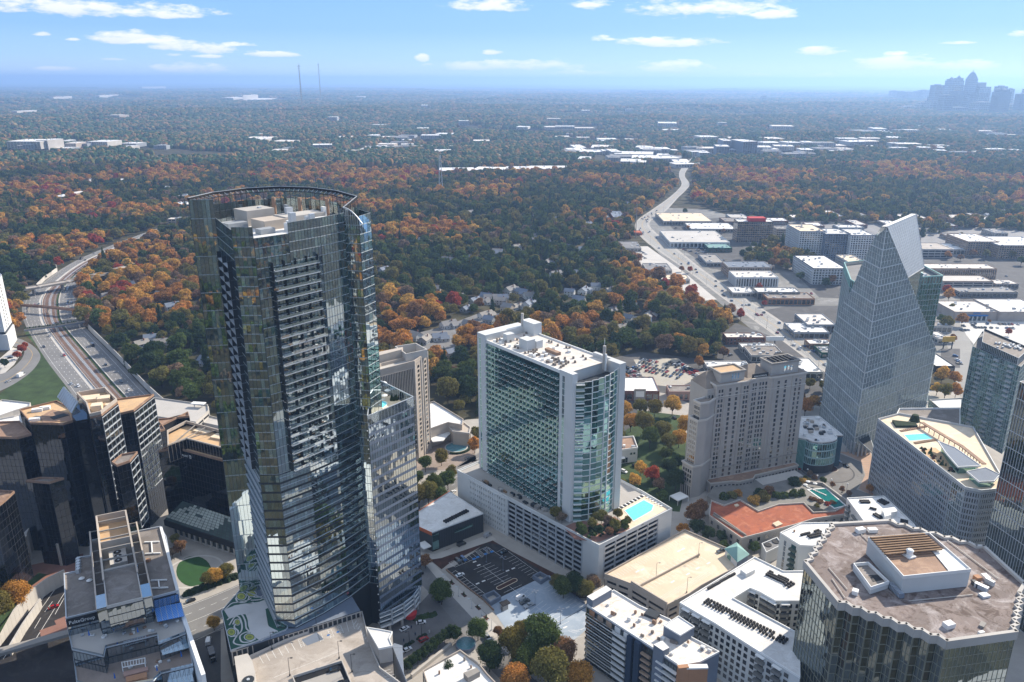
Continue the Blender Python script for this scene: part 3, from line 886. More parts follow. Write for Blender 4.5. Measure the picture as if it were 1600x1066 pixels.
# ---- 1. curved dark glass tower
def curved_tower():
 B=Bld('glass_tower','tallest dark glass tower with curved open crown and long balconies, left of centre','skyscraper', (-95,296))
 A, Bc, Rr, T=(-103.2,272.7),(-95.7,272.8),(-70.7,304.3),(-64.6,303.0)
 G, K=(-127.1,296.7),(-118.4,298.3)
 nf=(.783,-.62)
 m1, m2=add(lerp(Bc, Rr, .33), nf, 1.6), add(lerp(Bc, Rr, .68), nf, 1.6)
 back=[(-61.5,311),(-68,320),(-78,326),(-90,330),(-103,331),(-115,325),(-124,312)]
 poly=[A, Bc, m1, m2, Rr, T]+back+[G, K]
 z0, zr, zt=0.0,185.5,191.0
 B('wall','dark_frame').prism(poly, z0, zr, top=False)
 B('roof_deck','white_roof').face([(p[0], p[1], zr) for p in poly])
 gl=dict(glass='tower_glass', frame='band_frame', sp='silver_frame', pier=.09, span=.26, dep=.10, tilt=.010)
 zo=94.0
 low=dict(gl, fh=4.1, span=.9, sp='dark_frame', pier=.06, dep=.08)
 for a, b in ((A, Bc),):
  facade(B, a, b, zo, zt, pw=1.5, fh=3.65, **gl); facade(B, a, b, 22, zo, pw=1.5, **low)
 for a, b in ((Bc, m1),(m1, m2),(m2, Rr)):
  facade(B, a, b, zo, zt - (0 if a != Bc else 4), pw=1.45, fh=3.65, **gl)
  facade(B, a, b, 22, zo, pw=1.45, **low)
 facade(B, Rr, T, 22,190, pw=1.3, fh=3.65, **gl)
 for a, b in zip([T]+back, back+[G]):
  facade(B, a, b, 22,190, pw=3.0, fh=3.65, **gl)
 facade(B, G, K, 22,197.0, pw=1.5, fh=7.3, **gl)
 facade(B, K, A, 22,190, pw=1.5, fh=3.65, **gl)
 # thin light sills of the ribbon floors, lower half
 for a, b in ((Bc, m1),(m1, m2),(m2, Rr),(K, A)):
  k=22.5
  while k<zo:
   B('sill','silver_frame').wall(a, b, k, k+.16,.05,.30)
   k += 4.1
 # balconies
 sm=slab_mesh('balcony_slab','steel_frame')
 z=zo
 i=0
 while z<176:
  p, q=lerp(Bc, Rr, .13), lerp(Bc, Rr, .62)
  n2=nf
  s=put_slab(B,'balcony_slab', sm, p, q, z, .34,.3,3.2)
  rl=B('railing','pale_glass')
  a2, b2=add(p, n2,3.15), add(q, n2,3.15)
  rl.quad((*a2, z+.34),(*b2, z+.34),(*b2, z+1.25),(*a2, z+1.25),.7)
  for t in (0,.25,.5,.75,1):
   c=lerp(p, q, t)
   B('partition','dark_frame').wall(add(c, unit(sub(q, p)),-.1), add(c, unit(sub(q, p)),.1), z, z+3.3,.2,2.4)
  for _ in range(6):
   c=add(lerp(p, q, random.random()), n2, random.uniform(1.9,2.8))
   B('balcony_furniture', random.choice(['white_paint','wood','dark_frame','dark_frame'])).box(c, random.uniform(.6,1.6),.7, z+.34, z+random.uniform(.7,1.0), random.uniform(0,90))
  # left side balconies
  p, q=lerp(K, A, .12), lerp(K, A, .80)
  put_slab(B,'balcony_slab', sm, p, q, z+.6,.3,.2,1.5)
  for t in (0,.5,1):
   c=lerp(p, q, t)
   B('partition','dark_frame').wall(add(c, unit(sub(q, p)),-.1), add(c, unit(sub(q, p)),.1), z, z+3.4,.1,1.6)
  z += 3.65
 for k in range(15):
  z=26+k*4.6
  put_slab(B,'balcony_slab', sm, lerp(K, A, .04), lerp(K, A, .97), z, .22,.1,.7)
 # crown: curved screen behind the roof, top rail and its struts
 cp=[G, (-124,312),(-115,325),(-103,331),(-90,330),(-78,326),(-68,318), Rr]
 zs=[197.2,197.2,197.2,197.2,197.0,196.2,195.0,192.6]
 pts=[]
 for i in range(len(cp) - 1):
  for k in range(6):
   t=k/6
   pts.append((*lerp(cp[i], cp[i+1], t), zs[i]+(zs[i+1] - zs[i])*t))
 pts.append((*cp[-1], zs[-1]))
 for a, b in zip(pts, pts[1:]):
  B('crown_rail','black_metal').beam(a, b, .9,.5)
  B('crown_rail','steel_frame').beam((a[0], a[1], a[2]+.5),(b[0], b[1], b[2]+.5),.22,.5)
  B('crown_screen','tower_glass').quad((a[0], a[1], zr),(b[0], b[1], zr),(b[0], b[1], b[2] - 4.4),(a[0], a[1], a[2] - 4.4))
  B('crown_screen','tower_glass').quad((b[0], b[1], zr),(a[0], a[1], zr),(a[0], a[1], a[2] - 4.4),(b[0], b[1], b[2] - 4.4))
  B('crown_strut','dark_frame').beam((a[0], a[1], zr),(a[0], a[1], a[2]),.16,.5)
  c=(-97,308)
  d=unit(sub(c, a[:2]))
  B('crown_strut','steel_frame').beam((a[0], a[1], a[2]),(a[0]+d[0]*2.2, a[1]+d[1]*2.2, a[2] - 1.2),.12,.5)
  a2, b2=add(a, d, 2.2), add(b, d, 2.2)
  B('crown_rail','dark_frame').beam((a2[0], a2[1], a[2] - 1.2),(b2[0], b2[1], b[2] - 1.2),.3,.5)
 # side crown rib on the right shoulder
 pr=None
 for k in range(9):
  t=k/8
  p=(*lerp(Rr, add(T, (1.4,-1),1), t),190.5+2.5*math.cos(t*1.5) - 3.5*t*t)
  if pr: B('crown_rail','steel_frame').beam(pr, p, .35,.5)
  B('crown_strut','silver_frame').beam((p[0], p[1], 185), p, .12,.5)
  pr=p
 # roof plant
 for c, w, d, h, m in (((-98,303),13,10,3.6,'tan_stone'),((-90,312),18,9,4,'pale_concrete'),((-108,312),12,10,6,'stone'),
                          ((-80,306),9,8,3,'white_paint'),((-112,300),8,6,2.5,'grey_wall'),((-97,290),6,4,2.0,'grey_wall')):
  B('plant_room', m).box(c, w, d, zr, zr+h, 48)
 for k in range(26):
  c=(random.uniform(-112,-78), random.uniform(292,320))
  B('rooftop_unit', random.choice(['white_paint','grey_wall','steel_frame'])).box(c, random.uniform(1,3), random.uniform(1,2.4), zr, zr+random.uniform(1,3.6)+(4 if random.random()<.3 else 0),48)
 B('crown_wall','rust_roof').box((-93,324),1.3,1.3, zr, zr+8.5,0)
 B('crown_wall','rust_roof').box((-104,325),1.3,1.3, zr, zr+8.5,0)
 B('crown_wall','rust_roof').box((-81,321),1.3,1.3, zr, zr+8.5,0)
 B.done()
# ---- 2. wing with the roof pool
def glass_wing():
 B=Bld('glass_wing','blue glass office wing with striped floors and rooftop pool, joined to tallest tower','office tower', (-62,312))
 zt, zd=109.0,104.4
 a, b, c=(-64.6,295.4),(-48.6,316.0),(-75.3,345.0)
 p0=(-68,320)
 poly=ccw([a, b, c, p0])
 B('wall','dark_frame').prism(poly, 12, zd - .4, top=False)
 B('roof_deck','cream_deck').face([(p[0], p[1], zd - .4) for p in poly])
 kw=dict(glass='blue_glass', frame='band_frame', pier=.06, span=1.25, dep=.12, tilt=.02, pw=1.4, fh=4.2, sp='slate_wall')
 for i in range(4):
  q, r=poly[i], poly[(i+1) % 4]
  facade(B, q, r, 12, zd, **kw)
  G=B('railing','blue_glass')
  L=max(1, round(ln(sub(r, q))/1.8))
  for k in range(L):
   s, e=lerp(q, r, k/L), lerp(q, r, (k+1)/L)
   G.quad((*s, zd),(*e, zd),(*e, zt),(*s, zt))
   G.quad((*e, zd),(*s, zd),(*s, zt),(*e, zt),.2)
   B('rail_post','steel_frame').beam((*s, zd),(*s, zt),.1)
  B('rail_post','steel_frame').wall(q, r, zt - .2, zt+.1,-.15,.2)
 # studs of light at the joint
 for k in range(22):
  B('wall_lamp','white_paint').box(add(a, (-.4,-.5),1),.35,.35,14+k*4.2,14.4+k*4.2)
 ctr=at(585,631, zd)
 pl=[]
 for i in range(26):
  t=2*math.pi*i/26
  rr=1+.25*math.cos(2*t+.8)+.12*math.sin(3*t)
  pl.append((ctr[0]+4.6*rr*math.cos(t), ctr[1]+6.0*rr*math.sin(t)))
 B('pool','pool_water').face([(x, y, zd - .28) for x, y in ccw(pl)])
 B('pool_kerb','white_paint').ring(inset(pl, -.35), zd - .4, zd - .2,.4)
 hc=at(580,616, zd)
 B('hot_tub','pool_water').prism([(hc[0]+2*math.cos(t), hc[1]+2*math.sin(t)) for t in [i*.5236 for i in range(12)]], zd - .4, zd - .1)
 for px, py in ((601,625),(592,612),(606,617),(588,640),(600,605)):
  c_=at(px, py, zd)
  B('parasol','white_paint').cyl(c_, 1.5, zd+2.2, zd+2.9,8,.1)
  B('parasol','white_paint').cyl(c_, .06, zd, zd+2.4,4)
 for k in range(14):
  c_=at(random.uniform(575,625), random.uniform(604,645), zd)
  B('lounger', random.choice(['wood','rust_roof','white_paint'])).box(c_, .7,1.9, zd - .4, zd, random.uniform(0,180))
 for k in range(16):
  c_=lerp(at(612,625, zd), at(634,619, zd), random.random())
  B('planting','hedge').cyl((c_[0]+random.uniform(-1,1), c_[1]+random.uniform(-1,1)),1.0, zd - .4, zd+random.uniform(.6,2.4),6,.3)
 # two-storey recessed base, white curved band and columns
 base=ccw(inset(poly, 2.2))
 B('base_wall','dark_frame').prism(base, 0,12, top=False)
 facade(B, base[0], base[1], 0,12, glass='blue_glass', frame='band_frame', pier=.1, span=.3, dep=.1, pw=2.5, fh=4)
 arc=[at(595,983,5), at(613,976,5), at(632,966,5), at(648,953,5), at(656,941,5), at(658,929,5), at(655,915,5)]
 for p, q in zip(arc, arc[1:]):
  u=unit(sub(q, p))
  for z0, z1, m in ((5,6.3,'white_paint'),(8.2,8.6,'white_paint'),(10.6,11.0,'white_paint'),(12.6,13.0,'steel_frame')):
   B('curved_band', m).wall(p, q, z0, z1,-.5,0)
  B('curved_band','white_paint').quad((*p, 6.3),(*q, 6.3),(*add(q, (-u[1], u[0]),3.5),6.3),(*add(p, (-u[1], u[0]),3.5),6.3),.5)
  B('base_glass','blue_glass').wall(p, q, 6.3,12.6,-1.0,-.8)
 for p in arc[:5]:
  B('column','pale_concrete').cyl(add(p, (-1.5,1.5),1),.7,0,5,8)
 for p in arc[1:5:1]:
  B('fin','steel_frame').box(p, .5,.9,5,13,45)
 rc=at(641,962,3)
 B('red_canopy','red_paint').cyl(rc, 2.6,2.4,4.8,12,3.2)
 B.done()
# ---- 3. parking podium with the painted roof
def podium_garage():
 z=22.0
 B=Bld('parking_podium','tan parking deck with painted green mural roof terrace at foot of tallest tower','parking garage', at(480,1040,0))
 mur=P(z, (376,922),(347,956),(361,1017),(400,1003),(446,985),(470,960))
 deck=P(z - 3,(387,1029),(446,1002),(520,975),(566,958),(577,1004),(594,1046),(640,1080),(660,1110),(395,1110))
 B('wall','concrete').prism(deck, 0, z - 3.2, top=False)
 B('parking_deck','tan_deck').face([(p[0], p[1], z - 3.2) for p in ccw(deck)])
 B('parapet','pale_concrete').ring(inset(deck, -.1), z - 3.4, z - 2.0,.35)
 full=P(z, (376,922),(347,956),(361,1017),(372,1066),(396,1066),(387,1029),(446,1002),(520,975),(566,958),(560,930))
 B('wall','dark_frame').prism(P(z, (376,922),(347,956),(361,1017),(400,1006),(450,990),(520,968),(563,954),(540,915)),0, z - .1, top=False)
 B('terrace','slate_wall').face([(p[0], p[1], z - .1) for p in ccw(P(z, (376,922),(347,956),(361,1017),(400,1006),(450,990),(520,968),(563,954),(540,915)))])
 # band under the terrace edge: black panes stand for shade in its openings
 a, b=at(361,1017, z), at(563,954, z)
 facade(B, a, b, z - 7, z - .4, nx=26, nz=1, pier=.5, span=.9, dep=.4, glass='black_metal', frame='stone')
 # dark louvred end wall
 facade(B, at(347,956, z), at(361,1017, z),2, z, pw=2.2, fh=3, pier=.15, span=.2, dep=.1, glass='blue_glass', frame='dark_frame')
 # mural: contour rings painted on the terrace, each a thin sheet
 zz=z+.02
 B('mural','mural_green').face([(p[0], p[1], zz) for p in ccw(mur)])
 def px(x, y, zz): return (*at(340+x/5.0,900+y/5.0, z), zz)
 def band(pts, w, mat, lift):
  m=B('mural_'+('path' if w>1.5 else 'line'), mat)
  pp=[at(340+x/5.0,900+y/5.0, z) for x, y in pts]
  # smooth (Catmull-Rom)
  q=[]
  for i in range(len(pp) - 1):
   p0, p1, p2, p3=pp[max(0, i - 1)], pp[i], pp[i+1], pp[min(len(pp) - 1, i+2)]
   for k in range(5):
    t=k/5
    q.append(tuple(.5*((2*p1[j])+(-p0[j]+p2[j])*t+(2*p0[j] - 5*p1[j]+4*p2[j] - p3[j])*t*t+(-p0[j]+3*p1[j] - 3*p2[j]+p3[j])*t ** 3) for j in (0,1)))
  q.append(pp[-1])
  L=[]; Rt=[]
  for i, p in enumerate(q):
   d=unit(sub(q[min(i+1, len(q) - 1)], q[max(i - 1,0)]))
   n=(-d[1]*w/2, d[0]*w/2)
   L.append(add(p, n)); Rt.append(add(p, n, -1))
  for i in range(len(q) - 1):
   m.quad((*Rt[i], zz+lift),(*Rt[i+1], zz+lift),(*L[i+1], zz+lift),(*L[i], zz+lift),.5)
 band([(70,300),(180,262),(290,262),(310,330),(330,420),(400,470)], 7.5,'mural_white', .004)
 band([(290,262),(340,235),(390,215)], 6.5,'mural_white', .003)
 for pts in ([(60,262),(110,215),(170,205),(235,190),(262,175)], [(75,285),(130,235),(200,228),(280,205)],
    [(140,170),(160,205),(215,205),(245,170),(235,140)], [(250,125),(275,160),(330,165),(375,140)], [(260,190),(330,185),(385,160)], [(240,215),(330,205),(390,180)],
    [(75,345),(130,300),(185,300),(215,350),(225,410),(255,440),(220,440),(175,470),(190,515),(250,515),(300,490)],
    [(90,385),(135,320),(170,325),(190,380),(185,430),(150,470),(125,520),(180,540),(260,530)],
    [(100,475),(150,465),(160,430),(130,400),(150,360),(165,340),(135,345),(120,380)],
    [(90,320),(140,285),(210,285),(240,340),(250,400),(300,440),(350,480)],
    [(340,310),(350,360),(400,400),(470,435)], [(320,320),(335,380),(390,420),(450,440)]):
  band(pts, .62,'mural_white', .008)
 def blob(x, y, rx, ry, mat, lift, rot=0):
  pts=[]
  for i in range(20):
   t=2*math.pi*i/20
   pts.append(at(340+(x+rx*math.cos(t))/5,900+(y+ry*math.sin(t))/5, z))
  B('mural_spot', mat).face([(p[0], p[1], zz+lift) for p in ccw(pts)], .5)
 for x, y, rx, ry in ((185,160,42,32),(265,140,40,26),(250,478,46,30),(108,440,38,34),(155,362,24,26)):
  blob(x, y, rx, ry,'mural_white', .012); blob(x, y, rx*.84, ry*.84,'mural_green', .016)
  blob(x, y, rx*.72, ry*.72,'mural_lime', .020); blob(x, y, rx*.36, ry*.36,'mural_ochre', .024)
 B('parapet','steel_frame').ring(inset(mur, -.25), z - .5, z+.5,.25)
 # stripes on the deck
 zd=z - 3.17
 def stripe(a, b, w=.16, m='line_paint', part='parking_line'):
  a, b=at(*a, z - 3.2), at(*b, z - 3.2)
  u=unit(sub(b, a)); n=(-u[1]*w/2, u[0]*w/2)
  B(part, m).quad((*add(a, n, -1), zd),(*add(b, n, -1), zd),(*add(b, n), zd),(*add(a, n), zd),.8)
 for x, y in ((405,1025),(415,1021),(425,1017),(435,1013),(445,1009),(455,1005)):
  stripe((x, y),(x+6.5, y+11.5))
 for x, y in ((541,972),(550,968)):
  stripe((x, y),(x+4, y+15))
 for gx, gy in ((466,1000),(496,991),(512,985),(527,979)):
  for k in range(5): stripe((gx+k*1.1, gy+2.6*k),(gx+4+k*1.1, gy+2.6*k - 1.4),.14)
  stripe((gx, gy),(gx+5, gy+12)); stripe((gx+5, gy - 2),(gx+10, gy+10))
 for k in range(8): stripe((553+k*3.0,976+k*3.8),(557+k*2.6,970+k*4.2),.2)
 for gx, gy in ((513,993),(528,988)):
  q=[at(gx+i, gy+j, z - 3.2) for i, j in ((-2.5,1.5),(2,0.3),(3,-2),(-1.5,-1.5))]
  B('accessible_marking','blue_paint').face([(p[0], p[1], zd) for p in ccw(q)])
 q=[at(x, y, z - 3.2) for x, y in ((471,1000),(480,1009),(506,999),(495,988))]
 B('ramp','slate_wall').face([(p[0], p[1], zd) for p in ccw(q)])
 for k in range(8): stripe((428+k*13,1059 - k*5.2),(440+k*13,1054 - k*5.2),.14)
 for k in range(7): stripe((596+k*2,1050+k*4),(610+k*3,1046+k*4),.14)
 # ramp well: flat black sheet stands for the shade inside it
 well=P(z - 3.2,(458,1060),(534,1036),(548,1070),(470,1090))
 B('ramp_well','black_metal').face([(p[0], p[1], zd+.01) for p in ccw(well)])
 B('ramp_wall','pale_concrete').ring(inset(well, -.3), z - 3.2, z - 2.0,.35)
 inn=P(z - 3.2,(470,1066),(530,1046),(540,1066),(480,1086))
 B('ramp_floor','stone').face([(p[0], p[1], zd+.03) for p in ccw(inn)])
 # stair tower and cooling block
 st=P(z+4,(573,981),(592,1014),(613,1010),(608,998),(613,988),(592,984))
 B('stair_tower','stone').prism(st, z - 3.2, z+4, top=False)
 B('stair_roof','white_roof').face([(p[0], p[1], z+4.0) for p in ccw(st)])
 B('parapet','white_paint').ring(inset(st, -.1), z+3.5, z+4.4,.3)
 gw=P(z, (592,1014),(613,1010),(629,1064),(612,1075))
 B('wall','slate_wall').prism(P(z - 3,(613,1012),(616,1008),(629,1012),(630,1052),(640,1080)),0, z - 2, top=True)
 facade(B, at(613,1012, z - 2), at(629,1012, z - 2),0, z - 2, pw=1.6, fh=3, pier=.1, span=.2, dep=.1, glass='blue_glass', frame='dark_frame')
 cb=P(z+2,(366,1026),(387,1021),(394,1032),(399,1052),(398,1066),(372,1066))
 B('cooling_block','pale_concrete').prism(cb, z - 4, z+2)
 B('cooling_fan','dark_frame').cyl(at(388,1063, z+2),2.2, z+2, z+2.3,14)
 B('cooling_fan','steel_frame').cyl(at(388,1063, z+2),.6, z+2.3, z+2.6,8)
 B.done()
 for i, (x, y) in enumerate(((453,1056),(425,1015),(495,984),(530,1029),(550,1050))):
  p=at(x, y, z - 3.2)
  lamp_post(p, z - 3.2,8.5,'slim light pole standing on the tan parking deck','light poles on the tan parking deck')
LP={}
def lamp_post(p, z, h, label, group, heads=1, mat='dark_frame', rot=0):
 key=(round(h, 1), heads, mat)
 if key not in LP:
  m=MB(); m.cyl((0,0),.32,0,.7,8); m.cyl((0,0),.12,.7, h, 6,.08)
  a=MB()
  for k in range(heads):
   t=2*math.pi*k/heads
   c, s=math.cos(t), math.sin(t)
   a.beam((0,0, h - .1),(c*1.0, s*1.0, h),.1)
   a.box((c*1.3, s*1.3),.9,.45, h - .1, h+.12, math.degrees(t), bot=True)
  LP[key]=(m.mesh('pole', mat), a.mesh('lamp_head', mat))
 o=bpy.data.objects.new('lamp_post', None); COL.objects.link(o)
 o.location=(p[0], p[1], z); o.rotation_euler.z=R(rot)
 for nm, me in zip(('pole','lamp_head'), LP[key]):
  c=bpy.data.objects.new(nm, me); COL.objects.link(c); c.parent=o
 tag(o, label,'lamp post', group, (p[0], p[1], z+h))
# ---- 4. white and teal glass tower on its garage podium
def white_fin_tower():
 z0, z1=24.0,104.0
 B=Bld('apartment_tower','white apartment tower with tall white fins and teal glass balconies, centre of photo','apartment tower', at(850,700, z0), z=z0)
 a, b, c=at(749,530, z1), at(895,590, z1), at(951,563, z1)
 q=rect3(a, b, c)
 L=ln(sub(b, a)); D=ln(sub(q[2], q[1]))
 u=unit(sub(b, a)); n=(-u[1], u[0])
 W_=lambda s, t: add(add(a, u, s), n, t)
 body=[W_(0,0), W_(L, 0), W_(L, D), W_(0, D)]
 B('wall','white_wall').prism([W_(5,.8), W_(L - 6.5,.8), W_(L - 6.5, D), W_(5, D)], z0, z1, top=False)
 B('roof','stained_roof').face([(*p, z1) for p in [W_(5,.8), W_(L - 6,.8), W_(L - 6, D), W_(5, D)]])
 # white end block, left
 B('end_block','white_wall').prism([W_(-2,0), W_(5.6,0), W_(5.6, D - 2), W_(-2, D - 2)], z0, z1+3.6)
 B('end_block','white_wall').prism([W_(L - 9.5,0), W_(L, 0), W_(L, 3.2), W_(L - 9.5,3.2)], z0, z1+1.4)
 B('end_block','white_wall').prism([W_(L - 3, D - 4.2), W_(L+5.6, D - 4.2), W_(L+5.6, D), W_(L - 16, D), W_(L - 16, D - 2), W_(L - 3, D - 2)], z0, z1+2.2)
 # glass strips in the white end blocks
 facade(B, W_(-.2,0), W_(1.3,0), z0, z1+1, nx=1, fh=3.4, pier=.1, span=.3, dep=.06, glass='green_glass', frame='white_paint')
 facade(B, W_(L - 7.4,0), W_(L - 5.6,0), z0, z1 - 1, nx=2, fh=3.4, pier=.12, span=.3, dep=.06, glass='green_glass', frame='white_paint')
 # long balcony front
 s0, s1=5.6, L - 9.5
 nb, nfl=20,24
 fh=(z1 - 1 - z0)/nfl
 facade(B, W_(s0,.8), W_(s1,.8), z0, z1 - 1, nx=nb*2, nz=nfl, pier=.08, span=.5, dep=.12, glass='green_glass', frame='dark_frame', sp='dark_frame', tilt=.008)
 for k in range(nfl):
  z=z0+k*fh
  for i in range(nb):
   p, r=W_(s0+(s1 - s0)*i/nb, .8), W_(s0+(s1 - s0)*(i+.66)/nb, .8)
   if 1:
    B('balcony','white_paint').wall(p, r, z - .1, z+.15,.1,1.3)
    uu=unit(sub(r, p)); nn=(uu[1], -uu[0])
    e, f=add(p, nn, 1.28), add(r, nn, 1.28)
    B('railing','green_glass').quad((*e, z+.18),(*f, z+.18),(*f, z+1.15),(*e, z+1.15))
    if random.random()<.3:
     B('balcony_furniture', random.choice(['white_paint','stone','wood'])).box(add(lerp(p, r, .5), nn, 1.0),.9,.6, z+.18, z+.9,30)
 B.stuff |= {'balcony','balcony_furniture','curved_sill'}
 # bowed glass end
 arc=[]
 for k in range(9):
  t=k/8
  arc.append(W_(L+4.4*math.sin(math.pi*t) ** .8+2.6*t, 2.4+(D - 3.6)*t))
 pr=arc[0]
 for k, p in enumerate(arc[1:]):
  zt=z1 - 3.5+.5*k
  facade(B, pr, p, z0, zt, nx=1 if k % 3 else 1, nz=nfl, pier=.0, span=.0, dep=.1, glass='green_glass', frame='white_paint', tilt=.012)
  for j in range(nfl+1):
   z=z0+(zt - z0)*j/nfl
   B('curved_sill','white_paint').wall(pr, p, z - .14, z+.14,.05,.3)
  if k in (2,4,5,7): B('fin','white_paint').wall(add(pr, (0,0)), add(pr, unit(sub(p, pr)),.3), z0, zt, .0,.55)
  pr=p
 B('end_core','dark_frame').prism([W_(L - 3,2)]+arc+[W_(L - 3, D - 1)], z0, z1 - 4.2)
 # balconies on the short bay next to the corner
 for j in range(nfl):
  z=z0+j*fh
  B('balcony','white_paint').wall(arc[0], arc[1], z, z+.25,.1,1.5)
 B('parapet','white_paint').wall(W_(5.6,.8), W_(L - 9.5,.8), z1 - 1, z1+.8,-.4,.15)
 B('parapet','white_paint').wall(W_(L - 3, D), W_(5.6, D), z1 - 1, z1+.8,-.4,.1)
 # masts, plant
 m1, m2=at(778,507, z1+4), at(920,562, z1+1)
 B('mast','pale_concrete').cyl(W_(4.5, D - 4),.75, z1+3.6, z1+11,8)
 B('mast','pale_concrete').cyl(W_(L - 3.4, D - 6.5),.8, z1 - 3, z1+10,8)
 B('mast','white_paint').cyl(W_(L - 2.2, D - 6.5),.5, z1 - 3, z1+6,8)
 B('mast','white_paint').beam((*W_(L - 3.4, D - 6.5), z1+9),(*W_(L - 3.4, D - 6.5), z1+14),.2)
 B('plant_room','white_wall').prism([W_(4, D - 4), W_(15, D - 4), W_(15, D+1.5), W_(4, D+1.5)], z1, z1+7)
 B('plant_room','white_wall').prism([W_(11,8), W_(15,8), W_(15,13), W_(11,13)], z1, z1+4.5)
 B('plant_room','white_wall').prism([W_(25,8), W_(32,8), W_(32,13.5), W_(25,13.5)], z1, z1+5.5)
 B('plant_room','white_wall').prism([W_(27,13.5), W_(33,13.5), W_(33,18), W_(27,18)], z1, z1+4.3)
 B('plant_room','rust_roof').prism([W_(38,15), W_(48,15), W_(48,17.5), W_(38,17.5)], z1, z1+1.6)
 um=unit_mesh('condenser','gravel_roof', 1.1,1.1,1.1, True)
 um2=unit_mesh('condenser','white_paint', 1.6,1.3,1.3)
 for k in range(120):
  s, t=random.uniform(7, L - 12), random.uniform(3, D - 2)
  if 24<s<34 and 6<t<19: continue
  if k % 3: t=4.5+(k % 5)*1.9+random.uniform(-.2,.2)
  p=W_(s, t)
  B.put('condenser', um if random.random()<.75 else um2,(*p, z1),0)
 B.done()
 # podium
 zp=24.0
 B=Bld('garage_podium','white concrete parking podium with open decks and a roof pool under the fin tower','parking garage', at(880,850,0))
 l, f, r_=at(714.5,736, zp), at(936,853.5, zp), at(1050,796, zp)
 bk=at(1003,768, zp)
 bk2=at(953,790, zp)
 lb=at(748,722, zp)
 poly=ccw([l, f, r_, bk, at(940,735, zp), lb])
 B('wall','black_metal').prism(inset(poly, 1.0),0, zp - .5, top=False)
 B('terrace','stone').face([(*p, zp - .4) for p in poly])
 B('parapet','white_wall').ring(inset(poly, -.1), zp - 1.5, zp+.7,.5)
 u=unit(sub(f, l)); Lf=ln(sub(f, l))
 # left face: perforated third then open decks, then blank end bay
 t1, t2, t3=.09,.40,.90
 B('wall_panel','white_wall').wall(l, lerp(l, f, t1),0, zp, -1.0,.05)
 pa, pb=lerp(l, f, t1), lerp(l, f, t2)
 nx, nz=18,7
 facade(B, pa, pb, 0, zp - .8, nx=nx, nz=nz, pier=1.15, span=1.9, dep=.5, glass='black_metal', frame='white_wall')  # black panes stand for the dark interior behind the perforations
 B.stuff |= {'garage_pier','parked_row'}
 pc=lerp(l, f, t3)
 def garage(a, b, nb, levels=8, vdep=.25):
  fh_=(zp - 1.0)/levels
  uu=unit(sub(b, a)); nn=(uu[1], -uu[0])
  for j in range(levels):
   z=j*fh_
   B('deck_edge','steel_frame' if j else 'concrete').wall(a, b, z - .05, z+1.05,-.25,0)
   B('deck_floor','stone').quad((*add(a, nn, -9), z),(*add(a, nn, -.2), z),(*add(b, nn, -.2), z),(*add(b, nn, -9), z),.5)
   for k in range(nb*3):
    if random.random()<.45:
     c=add(lerp(a, b, (k+.5)/(nb*3)), nn, -3.2)
     B('parked_row', random.choice(['white_paint','grey_wall','dark_frame','slate_wall'])).box(c, 1.8,4.4, z+.3, z+1.5, math.degrees(math.atan2(uu[1], uu[0])))
  for k in range(nb+1):
   c=lerp(a, b, k/nb)
   B('garage_pier','steel_frame').wall(add(c, uu, -.3), add(c, uu, .3),0, zp - 1,-.5,.25)
 B('wall','dark_frame').prism([add(pb, (-u[1], u[0]),9), add(pc, (-u[1], u[0]),9), add(pc, (-u[1], u[0]),9.5), add(pb, (-u[1], u[0]),9.5)], 0, zp - 1)
 garage(pb, pc, 9)
 B('wall_panel','white_wall').wall(pc, f, 0, zp, -1.0,.05)
 v=unit(sub(r_, f))
 g0, g1=lerp(f, r_, .07), lerp(f, r_, .80)
 B('wall_panel','white_wall').wall(f, g0,0, zp, -1,.05)
 garage(g0, g1,5)
 B('wall_panel','white_wall').wall(g1, r_, 0, zp, -1,.05)
 B('wall_panel','white_wall').wall(lb, l, 0, zp, -1,.05)
 for i, (a_, b_) in enumerate(((r_, bk),(bk, at(940,735, zp)))):
  B('wall_panel','white_wall').wall(a_, b_, 0, zp, -1,.05)
 # terrace things
 pool=P(zp, (976.5,797),(1006,781),(1021,789),(1018,797),(990,813))
 dk=P(zp, (960,800),(1008,772),(1043,794),(985,826))
 B('pool_deck','cream_deck').face([(*p, zp - .37) for p in ccw(dk)])
 B('pool','pool_water').face([(*p, zp - .30) for p in ccw(pool)])
 B('pool_kerb','white_paint').ring(inset(ccw(pool),-.5), zp - .4, zp - .22,.5)
 lm=unit_mesh('lounger','white_paint', .8,2.0,.4); lm2=unit_mesh('lounger','black_metal', .8,2.0,.4)
 for k in range(15):
  t=k/14
  p=at(968+37*t, 794 - 20*t, zp); B.put('lounger', lm2 if k % 2 else lm, (*p, zp - .37), R(40))
  if k<12:
   p=at(1003+24*t, 819 - 12.5*t, zp); B.put('lounger', lm2,(*p, zp - .37), R(-50))
 for k in range(6):
  p=at(1012+4.3*k, 777+2.6*k, zp); B.put('lounger', lm, (*p, zp - .37), R(-50))
 path=P(zp, (880,823),(905,812),(940,818),(960,806),(985,826),(936,846),(898,842))
 B('terrace_paving','brick_paving').face([(*p, zp - .36) for p in ccw(path)])
 for k in range(60):
  s=random.random()
  p=at(905+55*s+random.uniform(-12,12),835 - 8*s+random.uniform(-9,6), zp)
  if inpoly(p[0], p[1], inset(poly, 2)):
   B('planting', random.choice(['hedge','grass'])).cyl(p, random.uniform(.8,1.6), zp - .4, zp+random.uniform(.2,1.4),7,.5)
